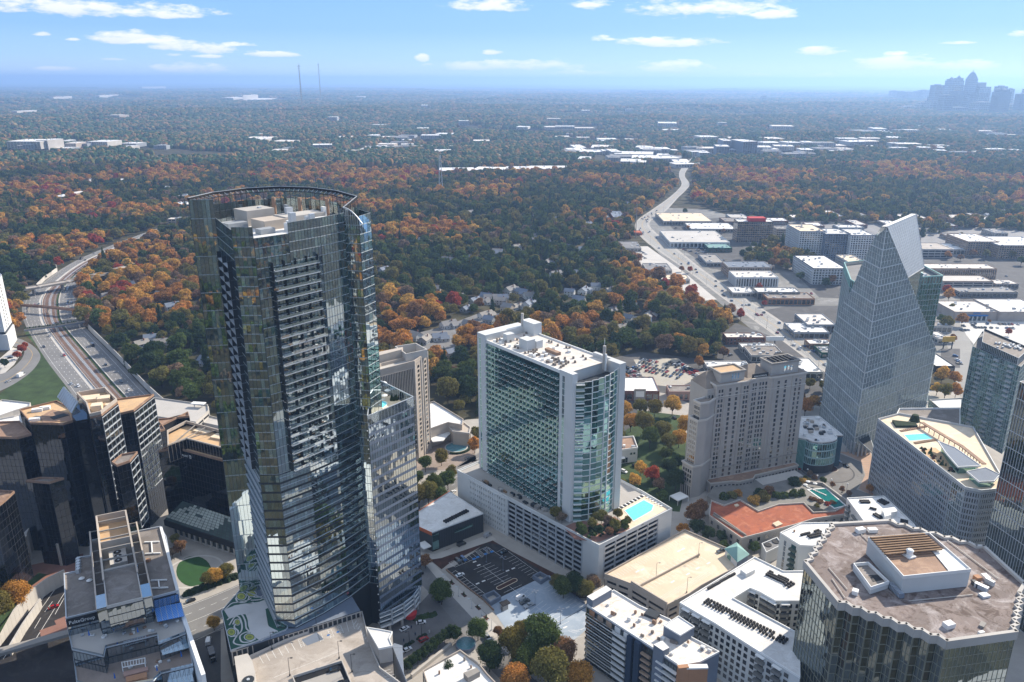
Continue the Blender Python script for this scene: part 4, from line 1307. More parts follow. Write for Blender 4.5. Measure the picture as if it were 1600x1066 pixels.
 for k in range(24):
  p=lerp(at(752,752, zp), at(870,806, zp), random.random())
  p=add(p, (random.uniform(-1,1.5), random.uniform(-1,1)))
  B('rooftop_unit', random.choice(['stone_dark','concrete','wood','dark_frame'])).box(p, random.uniform(1,3.5), random.uniform(1,2.5), zp - .4, zp+random.uniform(.4,1.6),-50)
 B.done()
# ---- 5. pointed glass tower
def pointed_tower():
 B=Bld('pointed_tower','pale glass office tower with a steep slanted top plane, behind the curved motor court','skyscraper', (235,510))
 F0=(223.0,480.4)            # near corner
 za=155.3
 Rt=(282,500)
 ur=unit((262.0 - 220,528 - 480.4))     # ridge direction seen from above
 P2=F0
 P3=(263,529)
 # left face goes back-left from F0; right face goes right
 Lf=(200.5,541.0)            # far end of left face at ground
 # right edge of the right face at ground
 uR=unit((66.6,48.5))
 # points on the right face: (distance, z)
 def onright(px, py):
  """intersect pixel ray with the vertical plane through F0-Rg"""
  r=ray(px, py)
  nx_, ny_=uR[1], -uR[0]
  t=(F0[0]*nx_+F0[1]*ny_)/(r[0]*nx_+r[1]*ny_)
  return (r[0]*t, r[1]*t, H+r[2]*t)
 Lb=at(1282,652,0)
 uL=unit(sub(Lb, F0))
 def onleft(px, py):
  r=ray(px, py)
  nx_, ny_=uL[1], -uL[0]
  t=(F0[0]*nx_+F0[1]*ny_)/(r[0]*nx_+r[1]*ny_)
  return (r[0]*t, r[1]*t, H+r[2]*t)
 apexL, apexR=onleft(1377.5,354), onright(1386,354)
 cut=onright(1419,433.7); low=onright(1463,547)
 Rg=(low[0], low[1])
 lft=[onleft(x, y) for x, y in ((1366,372),(1346,414.6),(1330,455),(1314,480),(1294,540))]
 lg=(Lb[0], Lb[1], 0)
 def dR(p): return (p[0] - F0[0])*uR[0]+(p[1] - F0[1])*uR[1]
 def dL(p): return (p[0] - F0[0])*uL[0]+(p[1] - F0[1])*uL[1]
 # generic clipped facade: upper limit as a function of distance along the wall
 def clipped(a, u, prof, L, pw, fh, outward, glass, frame, tilt=.02):
  """prof: list of (dist, ztop) piecewise linear"""
  n=outward
  nx_=round(L/pw); dx=L/nx_
  def zt(s):
   for (s0, za_),(s1, zb_) in zip(prof, prof[1:]):
    if s0 <= s <= s1: return za_+(zb_ - za_)*(s - s0)/max(1e-6, s1 - s0)
   return prof[-1][1]
  G=B('window_pane', glass); M_=B('mullion', frame)
  for i in range(nx_):
   s, e=i*dx, (i+1)*dx
   z=0
   while z<max(zt(s), zt(e)):
    ts, te=min(z+fh, zt(s)), min(z+fh, zt(e))
    p, q=add(a, u, s), add(a, u, e)
    o=[random.uniform(-tilt, tilt) for _ in range(2)]
    v=[(*add(p, n, .03+o[0]), min(z, zt(s))),(*add(q, n, .03+o[1]), min(z, zt(e))),(*add(q, n, .03 - o[0]), te),(*add(p, n, .03 - o[1]), ts)]
    nrm=u[0]*0+(u[1]*n[0] - u[0]*n[1])
    if nrm<0: v=v[::-1]
    G.quad(*v)
    z += fh
   p=add(a, u, s)
   if i % 1 == 0:
    hgt=zt(s)
    wd=.14 if i % 2 else .62
    c=[add(p, u, -wd/2), add(p, u, wd/2)]
    M_.prism([c[0], c[1], add(c[1], n, .30), add(c[0], n, .30)], 0, hgt, r=.6)
  # transfer bands every third floor
  z=fh
  j=1
  while z<za:
   # extent where zt >= z
   s_ok=[k*L/60 for k in range(61) if zt(k*L/60) >= z]
   if s_ok:
    s0, s1=min(s_ok), max(s_ok)
    h=.6 if j % 3 == 0 else .2
    dd=.36 if j % 3 == 0 else .12
    p, q=add(a, u, s0), add(a, u, s1)
    M_.prism([p, q, add(q, n, dd), add(p, n, dd)], z - h/2, z+h/2, bot=True, r=.7)
   z += fh; j += 1
 LR, LL=ln(sub(Rg, F0)), ln(sub(Lb, F0))
 sR=dR(low)
 LR=max(LR, sR)
 profR=[(0, apexR[2]),(max(.5, dR(apexR)), apexR[2]),(dR(cut), cut[2]),(dR(low), low[2] - .01),(LR+1, low[2] - 1)]
 nR=(uR[1], -uR[0])
 clipped(F0, uR, profR, LR, 1.75,3.9, nR,'tower2_glass','bright_frame')
 profL=[(0, apexL[2])]+[(dL(p), p[2]) for p in lft]+[(LL+3,0.5)]
 profL=sorted(profL)
 profL=[(0, apexL[2])]
 for p in lft:
  if dL(p)>profL[-1][0]: profL.append((dL(p), p[2]))
 profL.append((LL+2.5,8))
 nL=(-uL[1], uL[0])
 nL=nL if nL[0]*-1+nL[1]*-.2>0 else (uL[1], -uL[0])
 clipped(F0, uL, profL, profL[-1][0], 1.75,3.9, nL,'tower2_glass','bright_frame')
 # the slanted top plane
 e3=at(1431.5,334.6, za); e2=at(1386,354, za)
 back_low=onright(1419,433.7)
 zc=cut[2]
 e3=(*e3, za); e2=(*e2, za)
 V0, V1, V2=Vector(e2), Vector(cut), Vector(e3)
 pn=(V1 - V0).cross(V2 - V0); rr=Vector(ray(1444,418)); t_=pn.dot(V0 - Vector((0,0, H)))/pn.dot(rr)
 q4=tuple(Vector((0,0, H))+rr*t_)
 ptsq=[e2, tuple(cut), q4, e3]
 SP=B('slanted_plane','steel_frame')
 SP.face(ptsq, .8)
 # its grid of ribs
 A_, B_, C_, D_=[Vector(p) for p in ptsq]
 nrm=(B_ - A_).cross(D_ - A_).normalized()
 if nrm.z<0: nrm=-nrm
 for k in range(0,15):
  t=k/14
  B('plane_rib','white_paint').beam(tuple(A_.lerp(D_, t)+nrm*.1), tuple(B_.lerp(C_, t)+nrm*.1),.28 if k in (0,14) else .12,.5)
 for k in range(0,21):
  t=k/20
  B('plane_rib','white_paint').beam(tuple(A_.lerp(B_, t)+nrm*.1), tuple(D_.lerp(C_, t)+nrm*.1),.28 if k in (0,20) else .1,.5)
 e2b, e3b=at(1377.5,353.8, za), at(1424.6,334, za)
 # back side of the wedge
 SB=B('ridge_cap','white_paint')
 SB.face([(e2[0], e2[1], za), e3,(*e3b, za),(*e2b, za)], .6)
 Bk=B('back_wall','pale_glass')
 lowL=lft[3]
 ch=[(*e2b, za)]+lft
 vv=Vector((e3b[0] - e2b[0], e3b[1] - e2b[1], 0))
 for i, (p, q) in enumerate(zip(ch, ch[1:])):
  k0, k1=1 - .12*i, 1 - .12*(i+1)
  Bk.face([p, q, tuple(Vector(q)+vv*k1), tuple(Vector(p)+vv*k0)], .3)
 Bk.face([q4, e3,(*e3b, za),(e3b[0] - 8, e3b[1]+4,95),(q4[0], q4[1], 95)], .3)
 Bk.face([tuple(cut), q4,(q4[0], q4[1], 95),(cut[0], cut[1], 95)], .3)
 # main block behind
 zm=onright(1419,437)[2]
 zm=108.0
 c1, c2, c3, c4=at(1473,432, zm), at(1420,436, zm), at(1443.5,419.5, zm), at(1319,411.5, zm)
 c5=at(1348,408, zm)
 far=(c1[0] - 12, c1[1]+52)
 blk=ccw([c1,(c1[0]+5, c1[1]+38),(c4[0]+30, c4[1]+22), c4,(Lb[0]+1, Lb[1] - 1),(F0[0]+6, F0[1]+14), c2])
 blk=ccw([c1,(c1[0]+2, c1[1]+36),(c4[0]+36, c4[1]+16), c4,(Lb[0]+5, Lb[1] - 8),(F0[0]+5, F0[1]+8), add(c2,(0.5,1.5))])
 B('wall','dark_frame').prism(blk, 0, zm - 2, top=False)
 B('roof','grey_roof').face([(*p, zm - 2) for p in blk])
 B('crown_glass','pale_glass').ring(blk, zm - 2, zm+.3,.3)
 B('crown_cap','teal_trim').ring(inset(blk, -.3), zm+.3, zm+.9,.7)
 for i in range(len(blk)):
  facade(B, blk[i], blk[(i+1) % len(blk)], 0, zm - 5, pw=2.1, fh=3.9, pier=.2, span=.3, dep=.25, glass='green_glass' if i != 20 else 'pale_glass', frame='silver_frame')
  facade(B, blk[i], blk[(i+1) % len(blk)], zm - 5, zm+.3, pw=2.6, fh=5, pier=.2, span=.4, dep=.3, glass='pale_glass', frame='teal_trim')
 for k in range(10):
  p=lerp(at(1432,431, zm), at(1452,433, zm), random.random())
  B('rooftop_unit','steel_frame').box(add(p, (0, random.uniform(0,8))),2.4,2, zm - 2, zm+random.uniform(-.5,1),30)
 # entrance canopy
 can=P(9,(1334,681),(1366,711),(1364,697),(1358,680))
 B('canopy','dark_frame').prism(can, 8.6,9.1, bot=True)
 B('canopy_edge','silver_frame').ring(inset(ccw(can),-.2),8.5,9.3,.4)
 for k in range(7):
  p=at(1322+6*k, 706+2.0*k if k<3 else 712 - 1.0*k+4,0)
  B('column','steel_frame').cyl(p, .55,0,9,8)
 B.done()
# ---- 6. stone hotel tower
def stone_hotel():
 B=Bld('hotel_tower','grey stone hotel tower with stepped left end and two square roof pavilions','hotel', at(1180,740,0))
 z1=69.0
 a, b=at(1106,764,0), at(1241,737,0)
 u=unit(sub(b, a)); n=(-u[1], u[0]); L=ln(sub(b, a)); D=22.0
 W_=lambda s, t: add(add(a, u, s), n, t)
 # front in three planes: left bay, middle (set back, bowed), right bay
 wl, wr=.36*L, .60*L
 front=[W_(0,0), W_(wl, 0), W_(wl+1.5,1.6), W_(L*.48,2.1), W_(wr - 1.5,1.6), W_(wr, 0), W_(L, 0)]
 poly=front+[W_(L, D), W_(0, D)]
 B('wall','stone').prism(poly, 0, z1, top=False)
 B('roof','taupe_roof').face([(*p, z1) for p in ccw(poly)])
 fh=3.15
 rows=[7+k*fh for k in range(19)]
 gm='window_dark'
 def bay(p, q, xs, w, h=2.05, r=rows, frame=None):
  punched(B, p, q, 0,0, xs, r, w, h, gm, frame=frame)
 # paired windows
 bay(front[0], front[1], [wl*.10, wl*.10+2.0], 1.25)
 bay(front[0], front[1], [wl*.42, wl*.62], 1.55)
 bay(front[0], front[1], [wl*.86, wl*.86+2.0], 1.25)
 mid=ln(sub(front[3], front[2]))
 bay(front[2], front[3], [mid*.45, mid*.75], 1.2)
 bay(front[3], front[4], [mid*.25, mid*.55, mid*.9], 1.2)
 rw=L - wr
 bay(front[5], front[6], [rw*.22, rw*.42], 1.6)
 bay(front[5], front[6], [rw*.72, rw*.84], 1.25)
 bay(front[6], poly[7], [4,9,14,18], 1.4)
 punched(B, poly[7], poly[8], 0,0, [3+4.2*k for k in range(int(L/4.2))], rows, 1.5,2.0, gm)
 # cornices
 for z, h, d in ((z1 - .8,.9,.7),(z1 - 8,.5,.35),(13.2,.6,.45),(5.6,.4,.3)):
  for i in range(len(poly)):
   B('cornice','pale_concrete' if z>60 else 'stone_dark').wall(poly[i], poly[(i+1) % len(poly)], z, z+h, 0, d, ends=d*.5)
 # vertical pilasters
 for s in (0, wl*.26, wl*.74, wl, wr, wr+rw*.08, wr+rw*.60, L):
  p=W_(s, 0)
  if s<L: B('pilaster','stone').wall(add(p, u, 0), add(p, u, .5),5.6, z1 - .8,0,.35)
 # stepped left end: nested lower blocks reaching toward the viewer's left
 e=add(a, u, 0)
 steps=[(6.0,60.0,2.2),(11.5,48.0,3.8),(17.0,20.0,5.2)]
 el=at(1063,768,0); er=at(1079,778,0)
 v=unit(sub(el, er))            # direction of the end face, going back-left
 Le=ln(sub(el, er))
 w_=(v[1], -v[0]) if (v[1]*-1+-v[0]*-1)>0 else (-v[1], v[0])
 ins=(-w_[0], -w_[1])
 mid_pt=lambda k, s: add(add(er, v, s), ins, k)
 s_=[(0.0,20.5,0,0),(1.6,50.0,.6,1.2),(3.4,60.5,1.2,2.4)]
 far=W_(6, D*.75); near=W_(2,.5)
 for k, zt, s0, s1 in s_:
  p0, p1=mid_pt(k, s0), mid_pt(k, Le - s1)
  blk=ccw([p0, p1, add(p1, ins, 12), W_(3, D - 2), W_(3,2), add(p0, u, 6)])
  B('end_block','stone').prism(blk, 0, zt, top=False)
  B('roof','taupe_roof').face([(*p, zt) for p in blk])
  B('cornice','pale_concrete').ring(inset(blk, -.5), zt - .3, zt+.8,.9)
  lo=[z for z in (21.5+fh*j for j in range(14)) if z+2.5<zt] if k else [9.5+fh*j for j in range(3)]
  if k == 1.6: lo=[z for z in lo if z>20]
  if k == 3.4: lo=[z for z in lo if z>49]
  Lp=ln(sub(p1, p0))
  punched(B, p1, p0,0,0, [Lp*f for f in (.18,.39,.61,.82)], lo, 1.15,2.0, gm)
  if k == 0:
   facade(B, p1, p0,.2,7.5, nx=5, nz=1, pier=.7, span=.3, dep=.5, glass='black_metal', frame='stone')
 # the notch between end blocks and main front
 B('end_block','stone').prism(ccw([W_(-5,1.5), W_(3,1.5), W_(3, D - 2), W_(-5, D - 2)]),0, z1 - 3)
 punched(B, W_(-5,1.5), W_(0,1.5),0,0, [1.5,3.6], rows[:-1], 1.1,2.0, gm)
 # roof pavilions and hipped roofs
 def hip(c0, c1, c2, c3, z, h, f=.35):
  m1, m2=lerp(lerp(c0, c3,.5), lerp(c1, c2,.5), f), lerp(lerp(c0, c3,.5), lerp(c1, c2,.5),1 - f)
  M=B('hipped_roof','taupe_roof')
  M.face([(*c0, z),(*c1, z),(*m2, z+h),(*m1, z+h)]); M.face([(*c1, z),(*c2, z),(*m2, z+h)])
  M.face([(*c2, z),(*c3, z),(*m1, z+h),(*m2, z+h)]); M.face([(*c3, z),(*c0, z),(*m1, z+h)])
 hip(W_(-5,3), W_(8,3), W_(8, D - 2), W_(-5, D - 2), z1 - 3,8)
 hip(W_(L*.37,3.5), W_(L*.63,3.5), W_(L*.63, D - 1), W_(L*.37, D - 1), z1,5.5)
 hip(W_(L*.72, D*.55), W_(L+1, D*.55), W_(L+1, D), W_(L*.72, D), z1,8)
 for s0, s1, zt, rf in ((4,21, z1+6.5,'tan_roof'),(L*.62, L*.93, z1+8,'gravel_roof')):
  q=ccw([W_(s0,2.5), W_(s1,2.5), W_(s1, D*.62), W_(s0, D*.62)])
  B('pavilion','stone').prism(q, z1, zt - .8, top=False)
  B('pavilion_roof', rf).face([(*p, zt - .8) for p in q])
  B('cornice','stone_dark').ring(inset(q, -.6), zt - 1.2, zt, 1.0)
  w=s1 - s0
  punched(B, W_(s0,2.5), W_(s1,2.5),0,0, [w*.50, w*.62, w*.74], [z1+1.4], 1.2,3.6,'sky_glass')
  if rf == 'gravel_roof':
   for k in range(5):
    B('rooftop_unit','black_metal').box(W_(s0+w*(.2+.15*k), D*.35),1.2,9, zt - .8, zt+.3, math.degrees(math.atan2(u[1], u[0])))
 B('sign_band','dark_frame').wall(W_(wl+2,1.0), W_(wr - 2,1.0), z1+.6, z1+3.2,-.2,.1)
 # low arcade and terraces along the foot
 arc_=[W_(-2,-9), W_(10,-10), W_(18,-11), W_(L*.62,-8), W_(L - 2,-5)]
 lowp=ccw([W_(-2,-5), W_(12,-7), W_(16,-9), W_(26,-9), W_(30,-5.5), W_(L - 1,-4), W_(L - 1,0), W_(-2,0)])
 B('arcade','stone').prism(lowp, 0,6.5, top=False)
 B('arcade_roof','rust_roof').face([(*p, 6.5) for p in lowp])
 B('cornice','pale_concrete').ring(inset(lowp, -.4),6.3,7.1,.5)
 for i in range(6):
  p, q=lowp[i - 0], lowp[(i+1) % len(lowp)]
  Lq=ln(sub(q, p))
  if Lq>3: punched(B, p, q, 0,0, [Lq*(k+.5)/max(1, round(Lq/2.6)) for k in range(max(1, round(Lq/2.6)))], [1.2], 1.5,3.6, gm)
 B('terrace','pale_concrete').prism(ccw([W_(30,-14), W_(L - 4,-13), W_(L - 4,-5), W_(30,-6)]),0,4.2)
 B.done()
 # lettering on the band
 text_on('INTERCONTINENTAL', W_(wl+3.2,.85), W_(wr - 3.2,.85), z1+1.2,1.25,'white_paint', B)
def text_on(txt, a, b, z, size, mat, B, name='sign_lettering', off=.15, parent=None):
 """raised letters standing on the wall a->b (outside on the right)"""
 cu=bpy.data.curves.new(name,'FONT')
 cu.body=txt; cu.size=size; cu.extrude=.05; cu.resolution_u=2
 cu.align_x='CENTER'
 tmp=bpy.data.objects.new('tmp', cu)
 COL.objects.link(tmp)
 dg=bpy.context.evaluated_depsgraph_get()
 me=bpy.data.meshes.new_from_object(tmp.evaluated_get(dg))
 bpy.data.objects.remove(tmp)
 me.materials.clear(); me.materials.append(MAT[mat])
 o=bpy.data.objects.new(name, me)
 COL.objects.link(o)
 o.parent=B.o if parent is None else parent
 u=unit(sub(b, a)); n=(u[1], -u[0])
 c=add(lerp(a, b, .5), n, off)
 o.location=(c[0] - B.org[0], c[1] - B.org[1], z - B.org[2])
 o.rotation_euler=(math.pi/2,0, math.atan2(u[1], u[0]))
 w=max(v.co.x for v in me.vertices) - min(v.co.x for v in me.vertices)
 s=ln(sub(b, a))/w
 o.scale=(s, 1,1)
 return o
curved_tower(); glass_wing(); podium_garage(); white_fin_tower(); pointed_tower(); stone_hotel()
# ================================================================ other buildings near the viewer
def simple(name, label, cat, z1, pts, wall='white_wall', roof='white_roof', z0=0, group=None, parapet=1.0, pmat=None, fac=None, poly=None, **kw):
 """building whose roof corners are surveyed; fac=dict for facade() on every wall"""
 poly=ccw(poly or P(z1, *pts))
 c=(sum(p[0] for p in poly)/len(poly), sum(p[1] for p in poly)/len(poly))
 B=Bld(name, label, cat, c, group, z0)
 B('wall', wall).prism(poly, z0, z1, top=False)
 B('roof', roof).face([(*p, z1) for p in poly])
 if parapet: B('parapet', pmat or wall).ring(inset(poly, -.05), z1 - .2, z1+parapet, .4)
 if fac:
  for i in range(len(poly)):
   facade(B, poly[i], poly[(i+1) % len(poly)], kw.get('fz0', z0), kw.get('fz1', z1 - .6), **fac)
 B.poly=poly; B.z1=z1
 return B
UM={}
def rooftop(B, poly, z, n, mats=('steel_frame','grey_wall','white_paint'), smin=1.0, smax=3.2, rot=0, name='rooftop_unit'):
 xs=[p[0] for p in poly]; ys=[p[1] for p in poly]
 ins=inset(poly, 1.8)
 k=t=0
 while k<n and t<n*30:
  t += 1
  p=(random.uniform(min(xs), max(xs)), random.uniform(min(ys), max(ys)))
  if not inpoly(p[0], p[1], ins): continue
  m=random.choice(mats)
  if m not in UM: UM[m]=unit_mesh(name, m, 1,1,1, True)
  B.put(name, UM[m], (*p, z), R(rot),(random.uniform(smin, smax), random.uniform(smin, smax)*.8, random.uniform(.7,1.8)))
  k += 1
def condensers(B, a, b, rows, cols, z, mat='black_metal', gap=.0):
 if ('c', mat) not in UM: UM[('c', mat)]=unit_mesh('condenser', mat, .95,.95,1.0, True)
 u=unit(sub(b, a)); n=(-u[1], u[0]); L=ln(sub(b, a))
 for i in range(cols):
  for j in range(rows):
   if random.random()<gap: continue
   p=add(add(a, u, L*i/max(1, cols - 1)), n, j*1.5+random.uniform(-.1,.1))
   B.put('condenser', UM[('c', mat)], (*p, z), math.atan2(u[1], u[0]))
ANG=lambda a, b: math.degrees(math.atan2(b[1] - a[1], b[0] - a[0]))
def homebuilder_offices():
 z=45.0
 pts=((100,898),(124,893),(123.5,872),(141,870),(141,846),(251,824),(260,840),(268,880),(278,925),(240,935),(236,946),(156,967),(152,956),(103,968))
 B=simple('office_building','terraced office building with lettered sign band and dark glass, lower left','office building', z, pts, wall='dark_frame', roof='gravel_roof', parapet=.7, pmat='steel_frame')
 poly=B.poly
 for i in range(len(poly)):
  facade(B, poly[i], poly[(i+1) % len(poly)], 0, z - .8, pw=1.6, fh=4, pier=.08, span=.5, dep=.1, glass='blue_glass', frame='dark_frame')
 zz=z
 # stepped terraces toward the viewer
 levels=[(37.5,((103,968),(113,1015),(162,1026),(165,1012),(246,992),(248,1006),(290,990),(278,925))),
              (30.0,((110,985),(120,1066),(160,1078),(240,1064),(252,1052),(302,1040),(285,960))),
              (22.5,((118,1010),(125,1120),(320,1110),(296,1000)))]
 for k, (zl, pp) in enumerate(levels):
  q=ccw(P(zl, *pp))
  B('terrace_wall','dark_frame').prism(q, 0, zl - .1, top=False)
  B('terrace_floor','paving' if k else 'pale_concrete').face([(*p, zl - .1) for p in q])
  for i in range(len(q)):
   a, b=q[i], q[(i+1) % len(q)]
   facade(B, a, b, 0, zl - .5, pw=1.6, fh=4, pier=.08, span=.5, dep=.1, glass='blue_glass', frame='dark_frame')
   B('terrace_edge','steel_frame').wall(a, b, zl - .3, zl+.1,-.3,.15)
   B('railing','blue_glass').quad((*a, zl),(*b, zl),(*b, zl+1.1),(*a, zl+1.1),.4)
 # bright east wall strip
 B('side_wall','white_paint').wall(at(322,1075, z - 12), at(278,925, z),0, z - 6,-.9,.5)
 B('side_wall','white_paint').wall(at(278,925, z), at(252,826, z), z - 3, z+.9,-.6,.5)
 # glass canopies
 for pp, zl, m in ((((241,950),(283,942),(288,963),(246,972)),40.2,'canopy_blue'),(((248,1002),(290,990),(297,1012),(254,1024)),33.0,'sky_glass'),(((262,1064),(300,1052),(306,1080),(268,1092)),26,'sky_glass')):
  q=ccw(P(zl, *pp))
  B('glass_canopy', m).prism(q, zl, zl+.15, bot=True)
  a, b, c, d=P(zl, *pp)
  for t in (0,.2,.4,.6,.8,1):
   p, r=lerp(a, b, t), lerp(d, c, t)
   B('canopy_bar','steel_frame').beam((*p, zl+.2),(*r, zl+.2),.15)
   if t in (0,1): B('canopy_bar','steel_frame').beam((*p, zl),(*p, zl - 3),.18)
 # pergola and planter, furniture, closed parasols
 a, b=at(192,1044,30), at(228,1037,30); c, d=at(193,1052,30), at(228,1045,30)
 for k in range(9):
  t=k/8
  B('pergola_slat','white_paint').beam((*lerp(a, b, t),32.8),(*lerp(c, d, t),32.8),.22)
 for p, q in ((a, b),(c, d)): B('pergola_beam','white_paint').beam((*p, 32.6),(*q, 32.6),.25)
 for p in (a, b, c, d): B('pergola_post','white_paint').beam((*p, 30),(*p, 32.6),.25)
 q=ccw(P(30,(193,1053),(231,1044),(232,1050),(194,1060)))
 B('planter','pink_wall').prism(q, 30,30.9)
 q=ccw(P(30,(197,1062),(230,1054),(230,1062),(198,1070)))
 B('planter','orange_wall').prism(q, 30,31.2)
 for (x, y, zl) in ((140,995,37.5),(192,985,37.5),(216,990,37.5),(284,1028,30),(246,1050,30),(180,1062,30)):
  p=at(x, y, zl)
  B('closed_parasol','blue_cloth').cyl(p, .32, zl+.7, zl+2.9,6,.12)
  B('closed_parasol_pole','white_paint').cyl(p, .05, zl, zl+.8,4)
 for k in range(26):
  zl=random.choice((37.5,37.5,30))
  x=random.uniform(125,280); y=(1000 if zl>31 else 1058) - (x - 120)*.14+random.uniform(-8,4)
  B('terrace_seat', random.choice(['white_paint','steel_frame','rust_roof'])).box(at(x, y, zl),1.1,.8, zl, zl+.7, random.uniform(0,90))
 # sign band with lettering
 a, b=at(103.4,969, z), at(152,957, z)
 B('sign_band','black_metal').wall(a, b, z - 3.2, z+.3,.05,.35)
 text_on('PulteGroup', lerp(a, b, .07), lerp(a, b, .90), z - 2.1,2.1,'white_paint', B, off=.38)
 # tall plant enclosure: two long dark walls with open steel cross beams
 zt=z+9
 e0, e1, e2, e3=P(zt, (150.5,806),(196,797),(222,932),(166,946))
 B('plant_wall','tan_stone').ring(inset(ccw([e0, e1, lerp(e1, e2,.34), lerp(e0, e3,.34)]),-.2), z, zt, .5)
 B('plant_floor','tan_roof').face([(*p, z+4) for p in ccw([e0, e1, lerp(e1, e2,.25), lerp(e0, e3,.25)])])
 for t in (.08,.2,.3,.42,.54,.66):
  B('cross_beam','stone_dark').beam((*lerp(e0, e3, t), zt - .4),(*lerp(e1, e2, t), zt - .4),.55)
 for p, q in ((e0, e3),(e1, e2)):
  B('enclosure_wall','blue_glass').wall(*((p, lerp(p, q, .72)) if p is e0 else (p, lerp(p, q, .72))), z, zt - 1.2,-.2,.2)
  B('top_beam','tan_stone').beam((*p, zt - .3),(*lerp(p, q, .75), zt - .3),.7)
 m0, m1, m2_, m3=lerp(e0, e3,.62), lerp(e1, e2,.62), lerp(e1, e2,.98), lerp(e0, e3,.98)
 blk=ccw([m0, m1, m2_, m3])
 B('penthouse','dark_frame').prism(blk, z, z+7, top=False)
 B('penthouse_roof','gravel_roof').face([(*p, z+7) for p in blk])
 for i in range(4): facade(B, blk[i], blk[(i+1) % 4], z - 4, z+6.2, pw=1.6, fh=3.4, pier=.06, span=.35, dep=.1, glass='blue_glass', frame='dark_frame')
 B('parapet','pale_concrete').ring(inset(blk, -.1), z+6.5, z+7.7,.4)
 # side bays of the enclosure
 for sx in (-1,1):
  p0=lerp(e0, e3,.1) if sx<0 else lerp(e1, e2,.1)
  p1=lerp(e0, e3,.95) if sx<0 else lerp(e1, e2,.95)
  u=unit(sub(e1, e0))
  o=add(p0, u, sx*3.4), add(p1, u, sx*3.4)
  B('top_beam','tan_stone').beam((*o[0], z+5.6),(*o[1], z+5.6),.6)
  B('enclosure_wall','dark_frame').wall(o[0], o[1], z, z+5,-.15,.15)
  for k in range(8):
   t=k/7
   B('cross_beam','stone_dark').beam((*lerp(p0, p1, t), z+5.4),(*lerp(o[0], o[1], t), z+5.4),.35)
  q=ccw([lerp(p0, p1,.85), p1, o[1], lerp(o[0], o[1], .85)])
  B('corner_box','blue_glass').prism(q, z, z+6)
 # chiller fans
 fc=lerp(lerp(e0, e3,.42), lerp(e1, e2,.42),.5)
 u=unit(sub(e3, e0))
 B('chiller','pale_concrete').prism(rect(fc, 11,6.5, ANG(e0, e3)), z, z+4)
 for k in (-1,0,1):
  c=add(fc, u, k*3.4)
  B('chiller_fan','black_metal').cyl(c, 1.45, z+4, z+4.25,14)
  B('chiller_fan','steel_frame').cyl(c, .4, z+4.25, z+4.4,8)
 fc=lerp(lerp(e0, e3,.55), lerp(e1, e2,.55),.55)
 B('duct','sky_glass').beam((*add(fc, (-5,-1)), z+2),(*add(fc, (6,1.5)), z+3),1.2)
 # roof tracks and dish
 for x, y, w in ((237,858,18),(248,915,12)):
  p, q=at(x, y - w*.5, z), at(x+1.5, y+w*.5, z)
  B('roof_track','white_paint').beam((*p, z+.5),(*q, z+.5),.5)
  for s in (p, q): B('roof_track','white_paint').beam((*add(s, (-3.2,0)), z+.5),(*add(s, (3.2,.6)), z+.5),.5)
 B('roof_hatch','orange_wall').box(at(232,877, z),1.6,1.4, z, z+1)
 for x, y in ((128,905),(140,908)): B('dish','white_paint').cyl(at(x, y, z),1.2, z+.4, z+1.0,10,.3)
 # service duct box with louvres on the left notch
 for k in range(5): B('louvre','steel_frame').box(at(123,878+4.2*k, z),1.4,1.6, z, z+2.0)
 B.done()
 return B
m_, n_=newmat('canopy_blue')
_c=n_('ShaderNodeTexCoord').outputs['Object']
_w=n_('ShaderNodeTexWave', {'Vector': _c,'Scale': .5,'Distortion': 2.0,'Detail': 2.0}).outputs[0]
_p=n_('ShaderNodeBsdfPrincipled', {'Base Color': n_.ramp(_w, [(.6,(.01,.15,.55)),(.95,(.25,.5,.85))]),'Roughness': .3})
finish(m_, n_, _p.outputs[0])
